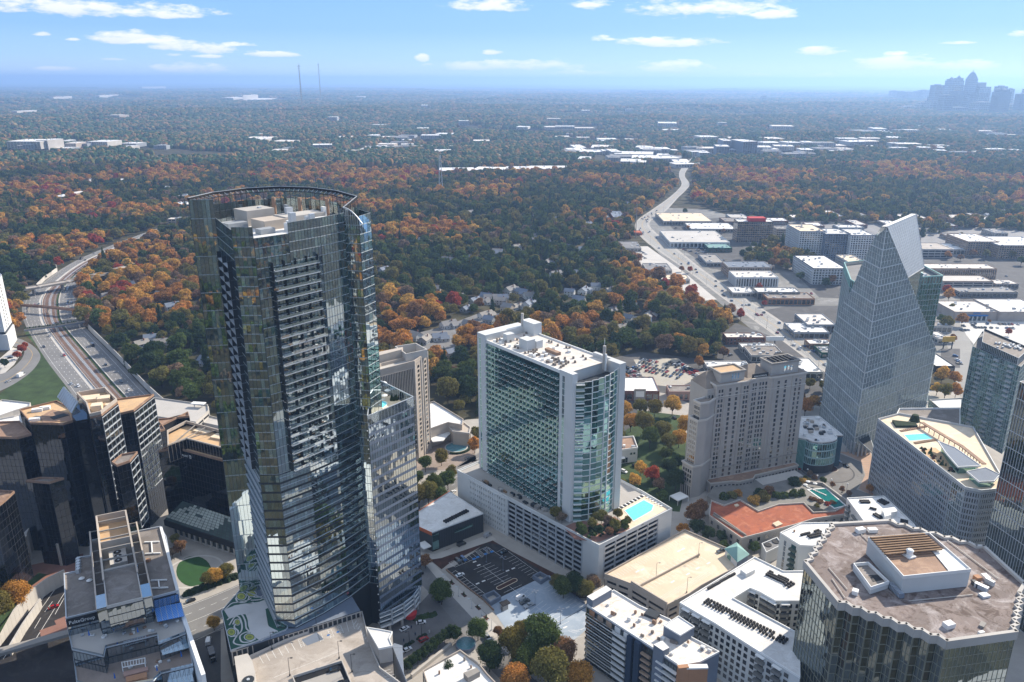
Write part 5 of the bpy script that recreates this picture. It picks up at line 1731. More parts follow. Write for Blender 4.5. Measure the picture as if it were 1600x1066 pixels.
def black_complex():
 G='faceted black glass office blocks'
 kw=dict(pw=2.2, fh=3.9, pier=.10, span=.14, dep=.10, glass='black_glass', frame='black_line', tilt=.012)
 def blk(label, z, pts, roof='tan_roof', glint=(), **k2):
  B=simple('office_tower', label,'office tower', z, pts, wall='black_metal', roof=roof, parapet=1.0, pmat='rust_roof', group=G)
  for i in range(len(B.poly)):
   st=dict(kw)
   st.update(k2)
   facade(B, B.poly[i], B.poly[(i+1) % len(B.poly)], 0, z - .3, **st)
  return B
 bs=[]
 B=blk('black glass tower with tan roof directly left of the silver fin', 72,((31,642),(48,662.6),(99,664),(114,659.4),(112,640),(89,628)))
 B('fin_shadow','rust_roof').prism(P(72,(62,652),(82,641),(108,646),(112,658),(68,661)),72,72.3)  # cast shadow of the fin, painted as a darker sheet
 B('roof_well','black_metal').prism(P(72,(78,653),(100,647),(108,650),(84,657)),72,72.5)  # darkest part of the fin's shadow, a black sheet
 for x, y in ((58,640),(70,637),(54,655)): B('rooftop_unit','white_paint').box(at(x, y, 73),5,2.5,72,73.6,20)
 fin=[(*at(99,604,86),86),(*at(89,620,80),80),(*at(111.6,646,74),74),(*at(121.5,628,80),80)]
 F_=B('glass_fin','steel_frame'); F_.face(fin, .9)
 n_=(Vector(fin[1]) - Vector(fin[0])).cross(Vector(fin[3]) - Vector(fin[0])).normalized()*.6
 F_.face([tuple(Vector(p) - n_) for p in fin[::-1]], .9)
 for k in range(1,9):
  t=k/9
  B('fin_rib','silver_frame').beam(tuple(Vector(fin[0]).lerp(Vector(fin[3]), t)), tuple(Vector(fin[1]).lerp(Vector(fin[2]), t)),.3)
 base=[(121.5,628),(111.6,646),(118,655),(136,652),(135,637)]
 B('fin_wall','black_glass').prism(P(78, *base),0,77)
 bs.append(B)
 bs.append(blk('low black glass block with rust roof at left edge, beside tan roofed tower', 66,((-25,662),(31,660),(49.4,680),(28.7,685.7),(-25,684)), roof='rust_roof'))
 B=blk('tallest black glass block, with machinery sunk inside its rim', 78,((120.4,620),(166,611.5),(184,630),(158.7,650),(141,654),(135.6,636)), fh=3.9)
 inn=ccw(P(79.5,(124,622),(164,614.5),(180,630),(157,647.5),(142,651),(138,636)))
 B('rim','tan_stone').ring(B.poly, 78,80.6,.7)
 for x, y, w, d, h in ((140,625,9,7,1.6),(163,626,6,5,2.2),(152,640,5,5,3.0),(170,634,3,3,1)):
  B('rooftop_unit','cream_deck').box(at(x, y, 78), w, d, 78,78+h, 20)
 bs.append(B)
 bs.append(blk('black glass block with plain bright tan roof, next to the machinery roof', 70,((182,625.6),(187.5,648),(209,643),(240.7,618))))
 bs.append(blk('cut-off black glass block at left edge in the middle height', 50,((-25,766),(23,770),(8,784),(-12,800),(-40,790)), roof='rust_roof'))
 bs.append(blk('low black glass block with grey roof in front of the faceted towers', 47.8,((41,753),(64,748),(100,749),(77,756)), roof='gravel_roof', glass='black_glass'))
 bs.append(blk('narrow black glass step beside the silver striped facade', 58,((175,724),(183,729),(203,722),(215,708),(190,712)), roof='gravel_roof'))
 bs.append(blk('sunken black glass block with reddish roof behind the lettered black block', 44,((215,684),(294,645),(296,652),(247,657),(258,672),(234,681)), roof='rust_roof'))
 B=blk('black glass block with tan edge and small white sign, beside tallest tower', 44,((248,706.7),(276,701.6),(356,723),(358,700),(291,685)), roof='tan_roof')
 a, b=at(276,702.5,44), at(356,724,44)
 text_on('TRUIST', lerp(a, b, .07), lerp(a, b, .23),41.0,1.7,'white_paint', B, off=.25)
 c=lerp(a, b, .27)
 B('sign_square','white_paint').wall(lerp(a, b, .25), lerp(a, b, .285),40.8,42.6,.15,.3)
 B('sign_square','black_metal').wall(lerp(a, b, .258), lerp(a, b, .277),41.2,42.2,.3,.34)
 q=ccw(P(50,(261,673.7),(291,658.5),(356,676),(356,703),(291,686),(262,697)))
 B('upper_block','black_metal').prism(q, 40,50, top=False)
 B('upper_roof','tan_roof').face([(*p, 47.5) for p in q])
 B('rim','tan_stone').ring(q, 49,50.6,.6)
 for i in range(len(q)): facade(B, q[i], q[(i+1) % len(q)], 40,50, pw=2.2, fh=10, pier=.12, span=.2, dep=.1, glass='black_glass', frame='tan_stone')
 for t in (.25,.5,.75): B('cross_beam','stone_dark').beam((*lerp(q[0], q[1], t),50),(*lerp(q[-2], q[-3], t),50),.4)
 for x, y in ((318,673),(345,683)): B('roof_light','cream_deck').box(at(x, y, 48),10,6,47.5,48.6,-20)
 bs.append(B)
 # concrete framed bases
 for x0, y0, x1, y1, z in ((94,884,118,868,13),(24,898,48,872,14)):
  a, b=at(x0, y0,0), at(x1, y1,0)
  Bx=bs[5] if x0>50 else bs[4]
  facade(Bx, a, b, 0, z, nx=1, nz=3, pier=1.6, span=1.1, dep=1.2, glass='black_metal', frame='pale_concrete')
  Bx('plinth','pale_concrete').prism([a, b, add(b, (-3,9)), add(a, (-3,9))], 0, z - .4)
 # silver striped facades facing right
 for B_, (p0, p1), z0_, z1_ in ((bs[2], ((158.7,650),(184,630)),30,78),(bs[3], ((209,643),(240.7,618)),20,70)):
  a, b=at(*p0, B_.z1), at(*p1, B_.z1)
  facade(B_, a, b, z0_, z1_ - 1, pw=4.5, fh=3.9, pier=.12, span=.7, dep=.3, glass='dark_glass', frame='steel_frame')
 a, b=at(203,722,58), at(215,708,58)
 facade(bs[6], a, b, 20,57, pw=4, fh=3.9, pier=.12, span=.6, dep=.3, glass='dark_glass', frame='steel_frame')
 for B in bs: B.done()
def glass_pavilion():
 z=9.0
 B=Bld('entrance_pavilion','low pavilion with sloped checkered glass roof behind the round lawn','pavilion', at(320,840,0))
 r0, r1, f1, f0=(*at(285.5,783,17),17),(*at(372,812,17),17),(*at(372,850, z), z),(*at(257,812, z), z)
 A, Bq, C, D=map(Vector, (f0, f1, r1, r0))
 B('roof_frame','dark_frame').face([f0, f1, r1, r0], .4)
 nr=(Bq - A).cross(D - A).normalized()*.25
 NX, NY=18,9
 gm=MB(); pm={}
 cnt=0
 for i in range(NX):
  for j in range(NY):
   q=[A.lerp(Bq, s).lerp(D.lerp(C, s), t)+nr for s, t in (((i+.06)/NX, (j+.06)/NY),((i+.94)/NX, (j+.06)/NY),((i+.94)/NX, (j+.94)/NY),((i+.06)/NX, (j+.94)/NY))]
   lit=4<i+(NY - j)*.8<17 and j>0  # diagonal sunlit band put into the pane colours
   mb=MB(); mb.quad(*[tuple(v+nr*random.uniform(-.3,.3)) for v in q])
   mb.obj('roof_pane','roof_pane_pale' if lit and random.random()<.93 else 'roof_pane_dark', B.o, B.org)
 a, b=f0[:2], f1[:2]
 B('fascia','black_metal').wall(a, b, z - 3.4, z+.1,-.5,.6)
 B('fascia','black_metal').wall(b, r1[:2], z - 3.4, z+.1,-.5,.3)
 p0, p1=add(lerp(a, b, .08),(.3,2.2)), add(b, (0,2.2))
 facade(B, p0, p1,0, z - 3, nx=12, nz=1, pier=.8, span=.5, dep=.9, glass='dark_glass', frame='pale_concrete')
 B('wall','dark_frame').prism(ccw([p0, p1, r1[:2], r0[:2]]),0, z - 1)
 B.done()
def theater_hall():
 z=11.5
 B=simple('hall','dark grey hall with flat white roof and orange trim, beside the new parking lot','hall', z, ((702.7,769),(755,803),(675,833),(651.6,822.6),(651.6,802)), wall='dark_panel', roof='white_roof', parapet=.5, pmat='white_paint')
 a, b=at(675,833.3, z), at(755,803, z)
 for k in range(22): B('panel_joint','black_metal').wall(lerp(a, b, k/22), add(lerp(a, b, k/22), unit(sub(b, a)),.08),0, z - .2,0,.06)
 B('window_band','green_glass').wall(lerp(a, b, .42), lerp(a, b, .78), z - 5.2, z - 3.4,0,.12)
 B('corner_glass','green_glass').wall(a, lerp(a, b, .12),1, z - 1.2,0,.2)
 c=at(651.6,822.6, z)
 B('orange_trim','orange_trim').wall(c, a, z - 1.4, z+.6,.05,.3)
 B('orange_trim','orange_trim').wall(at(702.7,769, z), at(651.6,802, z), z - .2, z+.7,-.1,.35)
 B('entrance_canopy','white_paint').prism(P(4.2,(652,850),(664,846),(674,854),(662,859)),4.0,4.6, bot=True)
 condensers(B, at(697,817, z), at(731,800, z),2,12, z)
 B.done()
def cream_garage():
 z=11.0
 B=Bld('parking_garage','beige multi-storey parking garage with empty cream roof deck and pyramid-roofed stair booth','parking garage', at(1040,930,0))
 poly=ccw(P(z, (946,899),(1069.7,830),(1134.5,858.6),(1150.7,887.3),(1094.6,917),(1076,929.7),(1042,947),(986,914)))
 B('wall','stone_dark').prism(inset(poly, .5),0, z, top=False)
 B('parking_deck','cream_deck').face([(*p, z) for p in poly])
 B('parapet','tan_stone').ring(inset(poly, -.3), z - 1.5, z+1.05,.35)
 for i in range(len(poly)):
  a, b=poly[i], poly[(i+1) % len(poly)]
  facade(B, a, b, 0, z - 1.2, pw=9, nz=3, pier=1.2, span=1.7, dep=.6, glass='black_metal', frame='tan_stone')  # black panes stand for shade inside the open decks
 u0, u1=at(997,919, z), at(1093,868, z)
 B('ramp_wall','tan_stone').wall(u0, u1, z, z+1.3,-.2,.25)
 B('ramp_wall','tan_stone').wall(at(986,913, z), at(1042,947, z), z - 1, z+2.0,-.3,.3)
 def st(a, b, w=.14):
  a, b=at(*a, z), at(*b, z)
  u=unit(sub(b, a)); n=(-u[1]*w/2, u[0]*w/2)
  B('parking_line','line_paint').quad((*add(a, n, -1), z+.012),(*add(b, n, -1), z+.012),(*add(b, n), z+.012),(*add(a, n), z+.012),.9)
 for k in range(34):
  t=k/33
  x, y=953+118*t, 901 - 66*t
  st((x, y),(x+8, y+5.6))
  x, y=1003+90*t, 913 - 48*t
  if k % 2 == 0: st((x - 2, y+1),(x - 11, y - 4.2)); st((x+4, y+4),(x+13, y+9.0))
  x, y=1036+82*t, 939 - 44*t
  if t<.95: st((x, y),(x - 9, y - 5.2))
 MAXP['parking_line']=160
 for x, y in ((1004,890),(996,893),(1067,858),(1061,861),(1017,928),(1051,909),(1107,880),(1075,897),(1090,888)):
  B('direction_arrow','line_paint').box(at(x, y, z),2.6,.9, z+.004, z+.02,40)
 # stair booth
 bz=z+3.6
 q=ccw(P(bz, (1134,858),(1151,849),(1169,866),(1152,877)))
 B('booth_wall','slate_wall').prism(q, 0, bz, top=False)
 c=(sum(p[0] for p in q)/4, sum(p[1] for p in q)/4)
 qq=inset(q, -.6)
 for i in range(4): B('booth_roof','teal_roof').face([(*qq[i], bz),(*qq[(i+1) % 4], bz),(*c, bz+3.2)])
 B('booth_front','white_paint').wall(at(1134,858, bz), at(1152,877, bz), z, bz - .2,0,.2)
 B('booth_door','green_glass').wall(lerp(at(1134,858, bz), at(1152,877, bz),.2), lerp(at(1134,858, bz), at(1152,877, bz),.5), z, bz - .8,.2,.28)
 B.done()
 for x, y in ((1025,903),(1091,871),(1073,926)):
  lamp_post(at(x, y, z), z, 8.5,'thin light pole on the cream roof deck of the beige garage','light poles on the cream garage roof', mat='stone_dark')
def striped_condo():
 z=28.0
 pts=((917,947),(959,923.4),(999.7,948),(1046.4,969),(1082,998),(1124,1020),(1094,1036),(1062,1042),(1028,1019))
 B=simple('condominium','condominium with striped dark balconies, copper panels and stained white roof, bottom centre','apartment building', z, pts, wall='slate_wall', roof='stained_roof', parapet=.7, pmat='white_paint')
 a, m, e=at(917,947, z), at(1028,1019, z), at(1062,1042, z)
 u=unit(sub(m, a)); n=(u[1], -u[0]); L=ln(sub(m, a))
 # vertical end and recessed striped bays, every balcony floor a part
 sl=slab_mesh('balcony','white_paint')
 nf=9; fh=3.0
 for k in range(nf):
  zz=z - 3.6 - k*fh
  if zz<.5: break
  put_slab(B,'balcony', sl, lerp(a, m, .02), lerp(a, m, .60), zz, .38,.1,1.7)
  put_slab(B,'balcony', sl, add(m, u, .2), lerp(m, e, .95), zz, .38,.1,1.6)
  B('balcony_panel','dark_glass').wall(lerp(a, m, .02), lerp(a, m, .42), zz+.38, zz+1.3,1.5,1.6)
  B('balcony_panel','white_wall').wall(lerp(a, m, .42), lerp(a, m, .60), zz+.38, zz+1.4,1.5,1.65)
 facade(B, a, m, 0, z - .8, nx=30, nz=9, pier=.3, span=.3, dep=.12, glass='dark_glass', frame='dark_frame')
 facade(B, m, e, 0, z - .8, nx=8, nz=9, pier=.3, span=.3, dep=.12, glass='dark_glass', frame='dark_frame')
 for k in range(5):
  t=.02+.125*k
  B('panel', random.choice(['orange_wall','tan_brick']) if k in (0,1,2) and k != 1 else ('tan_brick' if k == 1 else 'white_paint')).wall(lerp(a, m, t+.03), lerp(a, m, t+.105), z - 3.0, z - .5,.12,.5)
 B('blue_fin','navy_wall').wall(lerp(a, m, .61), lerp(a, m, .68),0, z - .5,0,1.2)
 B('blue_fin','navy_wall').wall(lerp(a, m, .72), lerp(a, m, .79),0, z - .5,0,1.6)
 for k in range(8):
  B('bay_balcony','tan_brick').wall(lerp(a, m, .80), lerp(a, m, .92), z - 5 - 3*k, z - 4.2 - 3*k, 0,1.2)
  B('bay_balcony','steel_frame').wall(lerp(a, m, .44), lerp(a, m, .60), z - 4.2 - 3*k, z - 3.6 - 3*k, .4,1.2)
 q=ccw(P(z+3,(1021,1007),(1035,1001),(1046,1012),(1036,1017)))
 B('lift_tower','slate_wall').prism(q, 0, z+3, top=False); B('lift_roof','white_roof').face([(*p, z+3) for p in q])
 q=ccw(P(z+4.5,(1037,978),(1060,963.5),(1085,980),(1063,993.5)))
 B('penthouse','slate_wall').prism(q, z, z+4.5, top=False); B('penthouse_roof','white_roof').face([(*p, z+4.5) for p in q])
 B('parapet','white_paint').ring(inset(q, -.1), z+4.3, z+4.9,.3)
 q=ccw(P(z+4,(917,932),(947,915),(956,921),(926,938.5)))
 B('penthouse','slate_wall').prism(q, 0, z+4, top=False); B('penthouse_roof','white_roof').face([(*p, z+4) for p in q])
 B('vent_grille','dark_frame').box(at(1019,962, z),5.5,4.5, z, z+1.3,-35)
 rooftop(B, B.poly, z, 24,('gravel_roof','rust_roof','white_paint'),.5,1.8,-35)
 # copper sign wall
 a2, b2=at(1059,1042, z+3), at(1106,1041, z+3)
 B('copper_wall','orange_wall').wall(a2, b2, z - 8, z+2.4,-.8,.6)
 B('copper_wall','orange_wall').wall(add(a2,(0,-.5)), lerp(a2, b2,.35),0, z+3.4,-1,.8)
 B('white_cap','white_paint').wall(a2, b2, z+2.4, z+3.0,-1.2,.9)
 B.done()
 return B
def white_apartments():
 z=25.0
 kw=dict(wall='white_wall', roof='white_roof', parapet=.6, pmat='white_paint')
 B=simple('apartment_block','white apartment block with pure white roof, courtyard and rows of black condensers, lower right','apartment building', z,
               ((1062,943),(1179,871.5),(1224,893.6),(1290,893),(1290,940),(1212,940),(1187,926),(1172,919.8),(1145.8,936),(1250,992),(1250,1060),(1171,1010),(1117,975)), **kw)
 a, b, c=at(1062,943, z), at(1117,975, z), at(1171,1010, z)
 d=at(1236,1052, z)
 def flats(p, q, n, balc=(), w=1.5):
  u=unit(sub(q, p)); nn=(u[1], -u[0]); L=ln(sub(q, p))
  for k in range(7):
   zz=z - 3.4 - k*3.2
   for i in range(n):
    t=(i+.5)/n
    cc=lerp(p, q, t)
    big=i in balc
    ww=2.6 if big else w
    punched(B, p, q, 0,0, [t*L], [zz], ww, 2.0 if not big else 2.3,'window_dark')
    if big:
     B('balcony','balcony_grey').wall(add(cc, u, -1.9), add(cc, u, 1.9), zz - .6, zz+.7,.05,1.5)
     if k == 0: B('balcony_roof','white_paint').wall(add(cc, u, -1.9), add(cc, u, 1.9), zz+2.5, zz+2.8,.05,1.6)
 flats(a, b, 7,(1,3,5),1.3); flats(b, c, 6,(),1.7); flats(c, d, 5,(1,3),1.9)
 e, f_=at(1187,926, z), at(1212,940, z)
 flats(e, f_, 4,(1,3)); flats(f_, at(1290,940, z),8,(1,4,6),1.2)
 flats(at(1172,919.8, z), e, 2,(0,))
 B.stuff.add('balcony')
 condensers(B, at(1101,943, z), at(1224,1006, z),3,26, z, gap=.08)
 condensers(B, at(1107,921, z), at(1147,898, z),1,18, z)
 condensers(B, at(1198,899, z), at(1226,912, z),3,9, z, gap=.1)
 condensers(B, at(1232,918, z), at(1240,914, z),2,3, z)
 q=ccw(P(z+2,(1157,890),(1170,884),(1180,890),(1166,897)))
 B('penthouse','white_paint').prism(q, z, z+2)
 B.done()
 z=25.0
 B=simple('apartment_block','white apartment wing with slot window and green balconies behind the beige garage booth','apartment building', z,
               ((1218.8,833.3),(1251.6,818.4),(1310,817),(1310,853),(1267,854),(1250,853)), **kw)
 p, q=at(1218.8,833.3, z), at(1250,853, z)
 L=ln(sub(q, p))
 punched(B, p, q, 0,0, [L*.30], [z - 5 - 3.1*k for k in range(6)], 1.3,2.7,'window_dark')
 for k in range(7):
  zz=z - 4 - 3.1*k
  punched(B, p, q, 0,0, [L*.72], [zz], 3,2.3,'green_glass')
  B('balcony','hedge_grey').wall(lerp(p, q, .58), lerp(p, q, .88), zz - .8, zz+.3,.1,1.6)
 r1=at(1310,854, z)
 for k in range(7): punched(B, q, r1,0,0, [2,6,10,14], [z - 4 - 3.1*k], 1.8,2.2,'green_glass')
 condensers(B, at(1252,837, z), at(1264,834, z),1,6, z); condensers(B, at(1266,841, z), at(1284,837, z),2,7, z); condensers(B, at(1277,834, z), at(1282,832, z),2,3, z)
 B('vent','rust_roof').cyl(at(1241,831, z),.5, z, z+1,6)
 B.done()
 z=24.0
 B=simple('apartment_block','white apartment wing in front of the grid-fronted grey hotel, roof dotted with condensers','apartment building', z,
               ((1323,779.4),(1381,776),(1401.6,795),(1408,801),(1427,819),(1450,850),(1370,850),(1350,816)), **kw)
 p, q=at(1323,779.4, z), at(1352,818, z)
 for k in range(7):
  zz=z - 3.6 - 3.1*k
  L=ln(sub(q, p))
  punched(B, p, q, 0,0, [L*.18, L*.55], [zz], 2.6,2.3,'window_dark')
  B('balcony','balcony_grey').wall(lerp(p, q, .08), lerp(p, q, .28), zz - .8, zz+.2,.1,1.4)
  B('balcony','balcony_grey').wall(lerp(p, q, .42), lerp(p, q, .70), zz - .8, zz+.2,.1,1.4)
 condensers(B, at(1346,786, z), at(1358,786, z),2,5, z); condensers(B, at(1372,784, z), at(1382,789, z),3,4, z)
 condensers(B, at(1365,805, z), at(1375,811, z),2,5, z); condensers(B, at(1408,816, z), at(1417,818, z),2,4, z); condensers(B, at(1360,795, z), at(1368,797, z),1,4, z)
 B('penthouse','white_paint').prism(ccw(P(z+3,(1378,795),(1400,792),(1402,799),(1380,803))), z, z+3)
 B('penthouse','white_paint').prism(ccw(P(z+2,(1380,803),(1390,800),(1392,808),(1382,811))), z, z+3.4)
 B.done()
def brown_roof_tower():
 z=66.0
 B=Bld('office_tower','dark glass office tower with saw-toothed edge and weathered brown roof, bottom right corner','office tower', at(1430,900,0))
 def saw(p0, p1, n, flip):
  """stair-step corner from pixel p0 to p1"""
  a, b=at(*p0, z), at(*p1, z)
  out=[]
  # axis directions of the two neighbouring straight faces
  for k in range(n):
   s, e=lerp(a, b, k/n), lerp(a, b, (k+1)/n)
   d=sub(e, s)
   nrm=unit((-d[1], d[0]))
   l=ln(d)
   out += [s, add(lerp(s, e, .42), nrm, (-.30 if flip else .30)*l)]
  return out
 pts=[]
 pts += [at(1479,1004, z), at(1587.7,989, z)]
 pts += saw((1587.7,989),(1600,925),6, False)[1:]
 pts += [at(1601,914, z), at(1536.7,855, z)]
 pts += saw((1536.7,855),(1390.4,815),6, False)[1:]
 pts += [at(1390.4,815, z), at(1297.8,820.5, z)]
 pts += saw((1297.8,820.5),(1257.6,879.3),6, False)[1:]
 pts += [at(1257.6,879.3, z), at(1311,943.7, z)]
 pts += saw((1311,943.7),(1479,1004),7, False)[1:]
 if sum(pts[i][0]*pts[(i+1) % len(pts)][1] - pts[(i+1) % len(pts)][0]*pts[i][1] for i in range(len(pts)))<0: pts=pts[::-1]
 poly=pts
 ce=(sum(p[0] for p in poly)/len(poly), sum(p[1] for p in poly)/len(poly))
 n=len(poly)
 WM=B('wall','black_metal')
 for i in range(n):
  a, b=poly[i], poly[(i+1) % n]
  WM.quad((*a, 0),(*b, 0),(*b, z),(*a, z))
 B('roof','brown_roof').face([(*p, z - .2) for p in poly])
 for i in range(n):
  a, b=poly[i], poly[(i+1) % n]
  L=ln(sub(b, a))
  if L<.1: continue
  mid=lerp(a, b, .5)
  vis=pix(mid[0], mid[1], z)[1]>860
  indiv=L>20 and pix(mid[0], mid[1], z)[1]>960
  if indiv:
   # clearly separable panes: one object each
   u=unit(sub(b, a)); nn=(u[1], -u[0])
   nx=14; dx=L/nx; fh=3.9
   pm=MB(); pm.box((0,0),1,.06,0,1, bot=True)
   me=pm.mesh('window_pane','mirror_glass')
   for k in range(14):
    for j in range(nx):
     c=add(add(a, u, (j+.5)*dx), nn, .08)
     o=B.put('window_pane', me, (*c, z - 2.6 - (k+1)*fh+.12), math.atan2(u[1], u[0])+random.uniform(-.006,.006),(dx - .12,1, fh - .2))
     o.rotation_euler.x=random.uniform(-.005,.005)
   fcd=B('mullion','gold_frame')
   for j in range(nx+1):
    c=add(a, u, min(max(j*dx, .08), L - .08))
    fcd.wall(add(c, u, -.07), add(c, u, .07),0, z - 2,0,.22)
   for k in range(17): fcd.wall(a, b, max(0, z - 2.6 - k*fh - .07), z - 2.6 - k*fh+.07,0,.2)
  else:
   facade(B, a, b, 0.5, z - 2.2, nx=max(1, round(L/2.1)), fh=3.9, pier=.16, span=.20, dep=.2, glass='dark_glass', frame='gold_frame', tilt=.02)
 for i in range(n):
  a, b=poly[i], poly[(i+1) % n]
  if ln(sub(b, a))<.1: continue
  B('parapet','pale_concrete').wall(a, b, z - 2.4, z+.9,-.7,.55, ends=.3)
 # white penthouse
 h=z+7.5
 q=P(h, (1357,839),(1452,832),(1517,889),(1412,900))
 q=ccw(q)
 B('penthouse','white_wall').prism(q, z, h - 1, top=False)
 B('penthouse_roof','rust_roof').face([(*p, h - 1) for p in ccw([q[0], q[1], q[2], q[3]])])
 B('parapet','white_paint').ring(inset(q, -.1), h - 1.3, h, .35)
 a, b, c, d=P(h, (1357,839),(1452,832),(1517,889),(1412,900))
 for k in range(16):
  t=.04+.46*k/15
  B('roof_duct','wood').beam((*lerp(a, d, t), h+.2+.4*(k % 2)),(*lerp(lerp(b, c, t), lerp(a, d, t),.12), h+.2+.4*(k % 2)),.55)
 B('white_well','white_paint').prism(ccw([lerp(b, c, .45), lerp(b, c, .95), lerp(lerp(b, c, .95), d, .3), lerp(lerp(b, c, .45), a, .22)]), h - .9, h - .6)
 vp=at(1421,866, h)
 B('vent_base','white_paint').box(vp, 3.4,3.4, h - .9, h - .3,20)
 B('vent','white_paint').cyl(vp, 1.15, h - .3, h+1.6,12); B('vent','white_paint').cyl(vp, 1.4, h+1.6, h+2.1,12,.9)
 q=ccw(P(z+3.2,(1334,880),(1357,878),(1389,908),(1361,917)))
 B('annex','white_wall').prism(q, z, z+2.2, top=False)
 B('annex_roof','gravel_roof').face([(*p, z+1.9) for p in q]); B('parapet','white_paint').ring(inset(q, -.1), z+1.8, z+3.2,.3)
 B('annex_well','black_metal').prism(P(z+2,(1358,899),(1371,898),(1380,906),(1364,909)), z+1.9, z+2.0)
 a_, b_=at(1389,916, z), at(1409,936, z)
 B('duct_pipe','slate_wall').beam((*a_, z+1.1),(*b_, z+1.1),1.7)
 for k in range(10):
  t=k/10
  B('duct_band','steel_frame').beam((*lerp(a_, b_, t), z+1.1),(*lerp(a_, b_, t+.02), z+1.1),1.9)
 for x, y, w, d_, m in ((1527,905,2.2,2.2,'orange_wall'),(1533,920,1.6,4.5,'steel_frame'),(1540,903,2,3,'white_paint'),(1524,915,1.5,3,'dark_frame'),(1538,931,3.2,2.4,'white_paint'),(1546,912,1.2,3.2,'steel_frame'),
                         (1344,831,3.6,2.2,'white_paint'),(1363,830,3.6,2.2,'white_paint'),(1336,927,2.2,2,'white_paint'),(1482,979,3.4,2.4,'white_paint'),(1535,977,3,1.6,'stone_dark'),(1533,990,2,1,'white_paint')):
  B('rooftop_unit', m).box(at(x, y, z), w, d_, z - .2, z+random.uniform(.5,1.8), random.uniform(-20,60))
 for (x0, y0),(x1, y1) in (((1295,888),(1324,922)),((1420,940),(1520,930)),((1300,905),(1320,935)),((1345,835),(1362,852)),((1480,845),(1560,905))):
  B('roof_pipe','pale_concrete').beam((*at(x0, y0, z), z+.2),(*at(x1, y1, z), z+.2),.25)
 B.done()
def right_group():
 z=46.0
 B=Bld('hotel','grey hotel slab with a grid of square windows and a rooftop pool, right side','hotel', at(1450,820,0))
 a, b, c, d=at(1371.7,656.6, z), at(1508,764, z), at(1532.7,769, z), at(1560,766.3, z)
 e=at(1590,745, z)
 f_=at(1494,678, z)
 g=at(1420,640, z)
 g=at(1405,648, z)
 poly=ccw([a, b, c, d, add(d, (8,10)), add(f_, (14,8)), g])
 B('wall','grey_wall').prism(poly, 0, z, top=False)
 B('roof_deck','cream_deck').face([(*p, z) for p in poly])
 B('parapet','steel_frame').ring(inset(poly, -.05), z - .3, z+1.2,.3)
 u=unit(sub(b, a)); L=ln(sub(b, a))
 s1=lerp(a, b, .88)
 facade(B, a, s1,3, z - .8, nx=44, nz=13, pier=.62, span=1.15, dep=.22, glass='window_dark', frame='grey_panel')
 facade(B, s1, b, 3, z - .8, nx=6, nz=13, pier=.3, span=.5, dep=.12, glass='pale_glass', frame='steel_frame')
 facade(B, b, c, 3, z - .8, nx=6, nz=13, pier=.5, span=1.0, dep=.2, glass='window_dark', frame='grey_panel')
 facade(B, c, d, 3, z - .8, nx=8, nz=13, pier=.5, span=1.3, dep=.2, glass='window_dark', frame='grey_panel')
 facade(B, g, a, 3, z - .8, nx=7, nz=13, pier=.5, span=1.0, dep=.2, glass='window_dark', frame='grey_panel')
 for i in range(len(poly)):
  p, q=poly[i], poly[(i+1) % len(poly)]
 # roof: pool, loungers, low glass pavilion, dark folded roofs
 pool=ccw(P(z, (1413,680),(1446,678),(1457,686),(1421,689)))
 B('pool','pool_water').face([(*p, z+.06) for p in pool]); B('pool_kerb','white_paint').ring(inset(pool, -.5), z+.0, z+.14,.5)
 lm=unit_mesh('lounger','rust_roof', .8,2.0,.45); lm2=unit_mesh('lounger','wood', .8,2.0,.45)
 for k in range(15): B.put('lounger', lm, (*at(1408+2.7*k, 674 - .5*k, z), z), R(10))
 for k in range(14): B.put('lounger', lm2,(*at(1430+2.4*k, 693 - .4*k, z), z), R(10))
 B('hedge','hedge').prism(P(z+1,(1394,657),(1430,661),(1434,666),(1400,666)), z, z+1.4)
 B('hedge','hedge').cyl(at(1429,658, z),3.2, z, z+4,9,1.8)
 B('garden_bed','tan_roof').prism(P(z, (1436,704),(1462,700),(1480,716),(1486,738),(1470,728)), z, z+.15)
 for k in range(26):
  s=random.random()
  B('planting', random.choice(['hedge','hedge','mulch','grass'])).cyl(at(1436+50*s+random.uniform(-3,8),700+38*s+random.uniform(-6,4), z), random.uniform(.5,1.5), z, z+random.uniform(.6,2.2),7,.3)
 q=ccw(P(z+4.5,(1466,690),(1492,700),(1532,728),(1497,730),(1478,708)))
 B('folded_roof','slate_wall').prism(q, z+4.2, z+4.6, bot=True); B('roof_edge','white_paint').ring(inset(q, -.2), z+4.0, z+4.9,.3)
 q2=ccw(P(z+3.8,(1511,737),(1540,731),(1562,742),(1553,752),(1530,753)))
 B('folded_roof','slate_wall').prism(q2, z+3.4, z+3.8, bot=True); B('roof_edge','white_paint').ring(inset(q2,-.2), z+3.2, z+4.1,.3)
 for qq in (q, q2):
  q3=inset(qq, 1.2)
  B('pavilion_glass','green_glass').prism(q3, z, z+3.4, top=False)
 st=(at(1438,660, z+3), at(1500,697, z+3), at(1535,725, z+3))
 for p, q in zip(st, st[1:]): B('red_trellis','rust_roof').wall(p, q, z+2.6, z+3.1,-2.2,0)
 for p, q in zip(st, st[1:]):
  for k in range(8): B('trellis_post','rust_roof').beam((*lerp(p, q, k/8), z),(*lerp(p, q, k/8), z+2.8),.3)
 B.stuff |= {'trellis_post'}
 B.done()
 # parking podium behind it
 B=simple('podium','low white podium roof between the pointed tower and the teal apartment tower','podium', 40,((1400,650),(1405,640),(1500,639),(1500,690),(1470,690),(1440,660)), wall='grey_wall', roof='gravel_roof', parapet=1, pmat='white_paint')
 for k in range(9): B('planting','hedge').cyl(at(1474+2.6*k, 678,40),.7,40,43,6,.1)
 B.done()
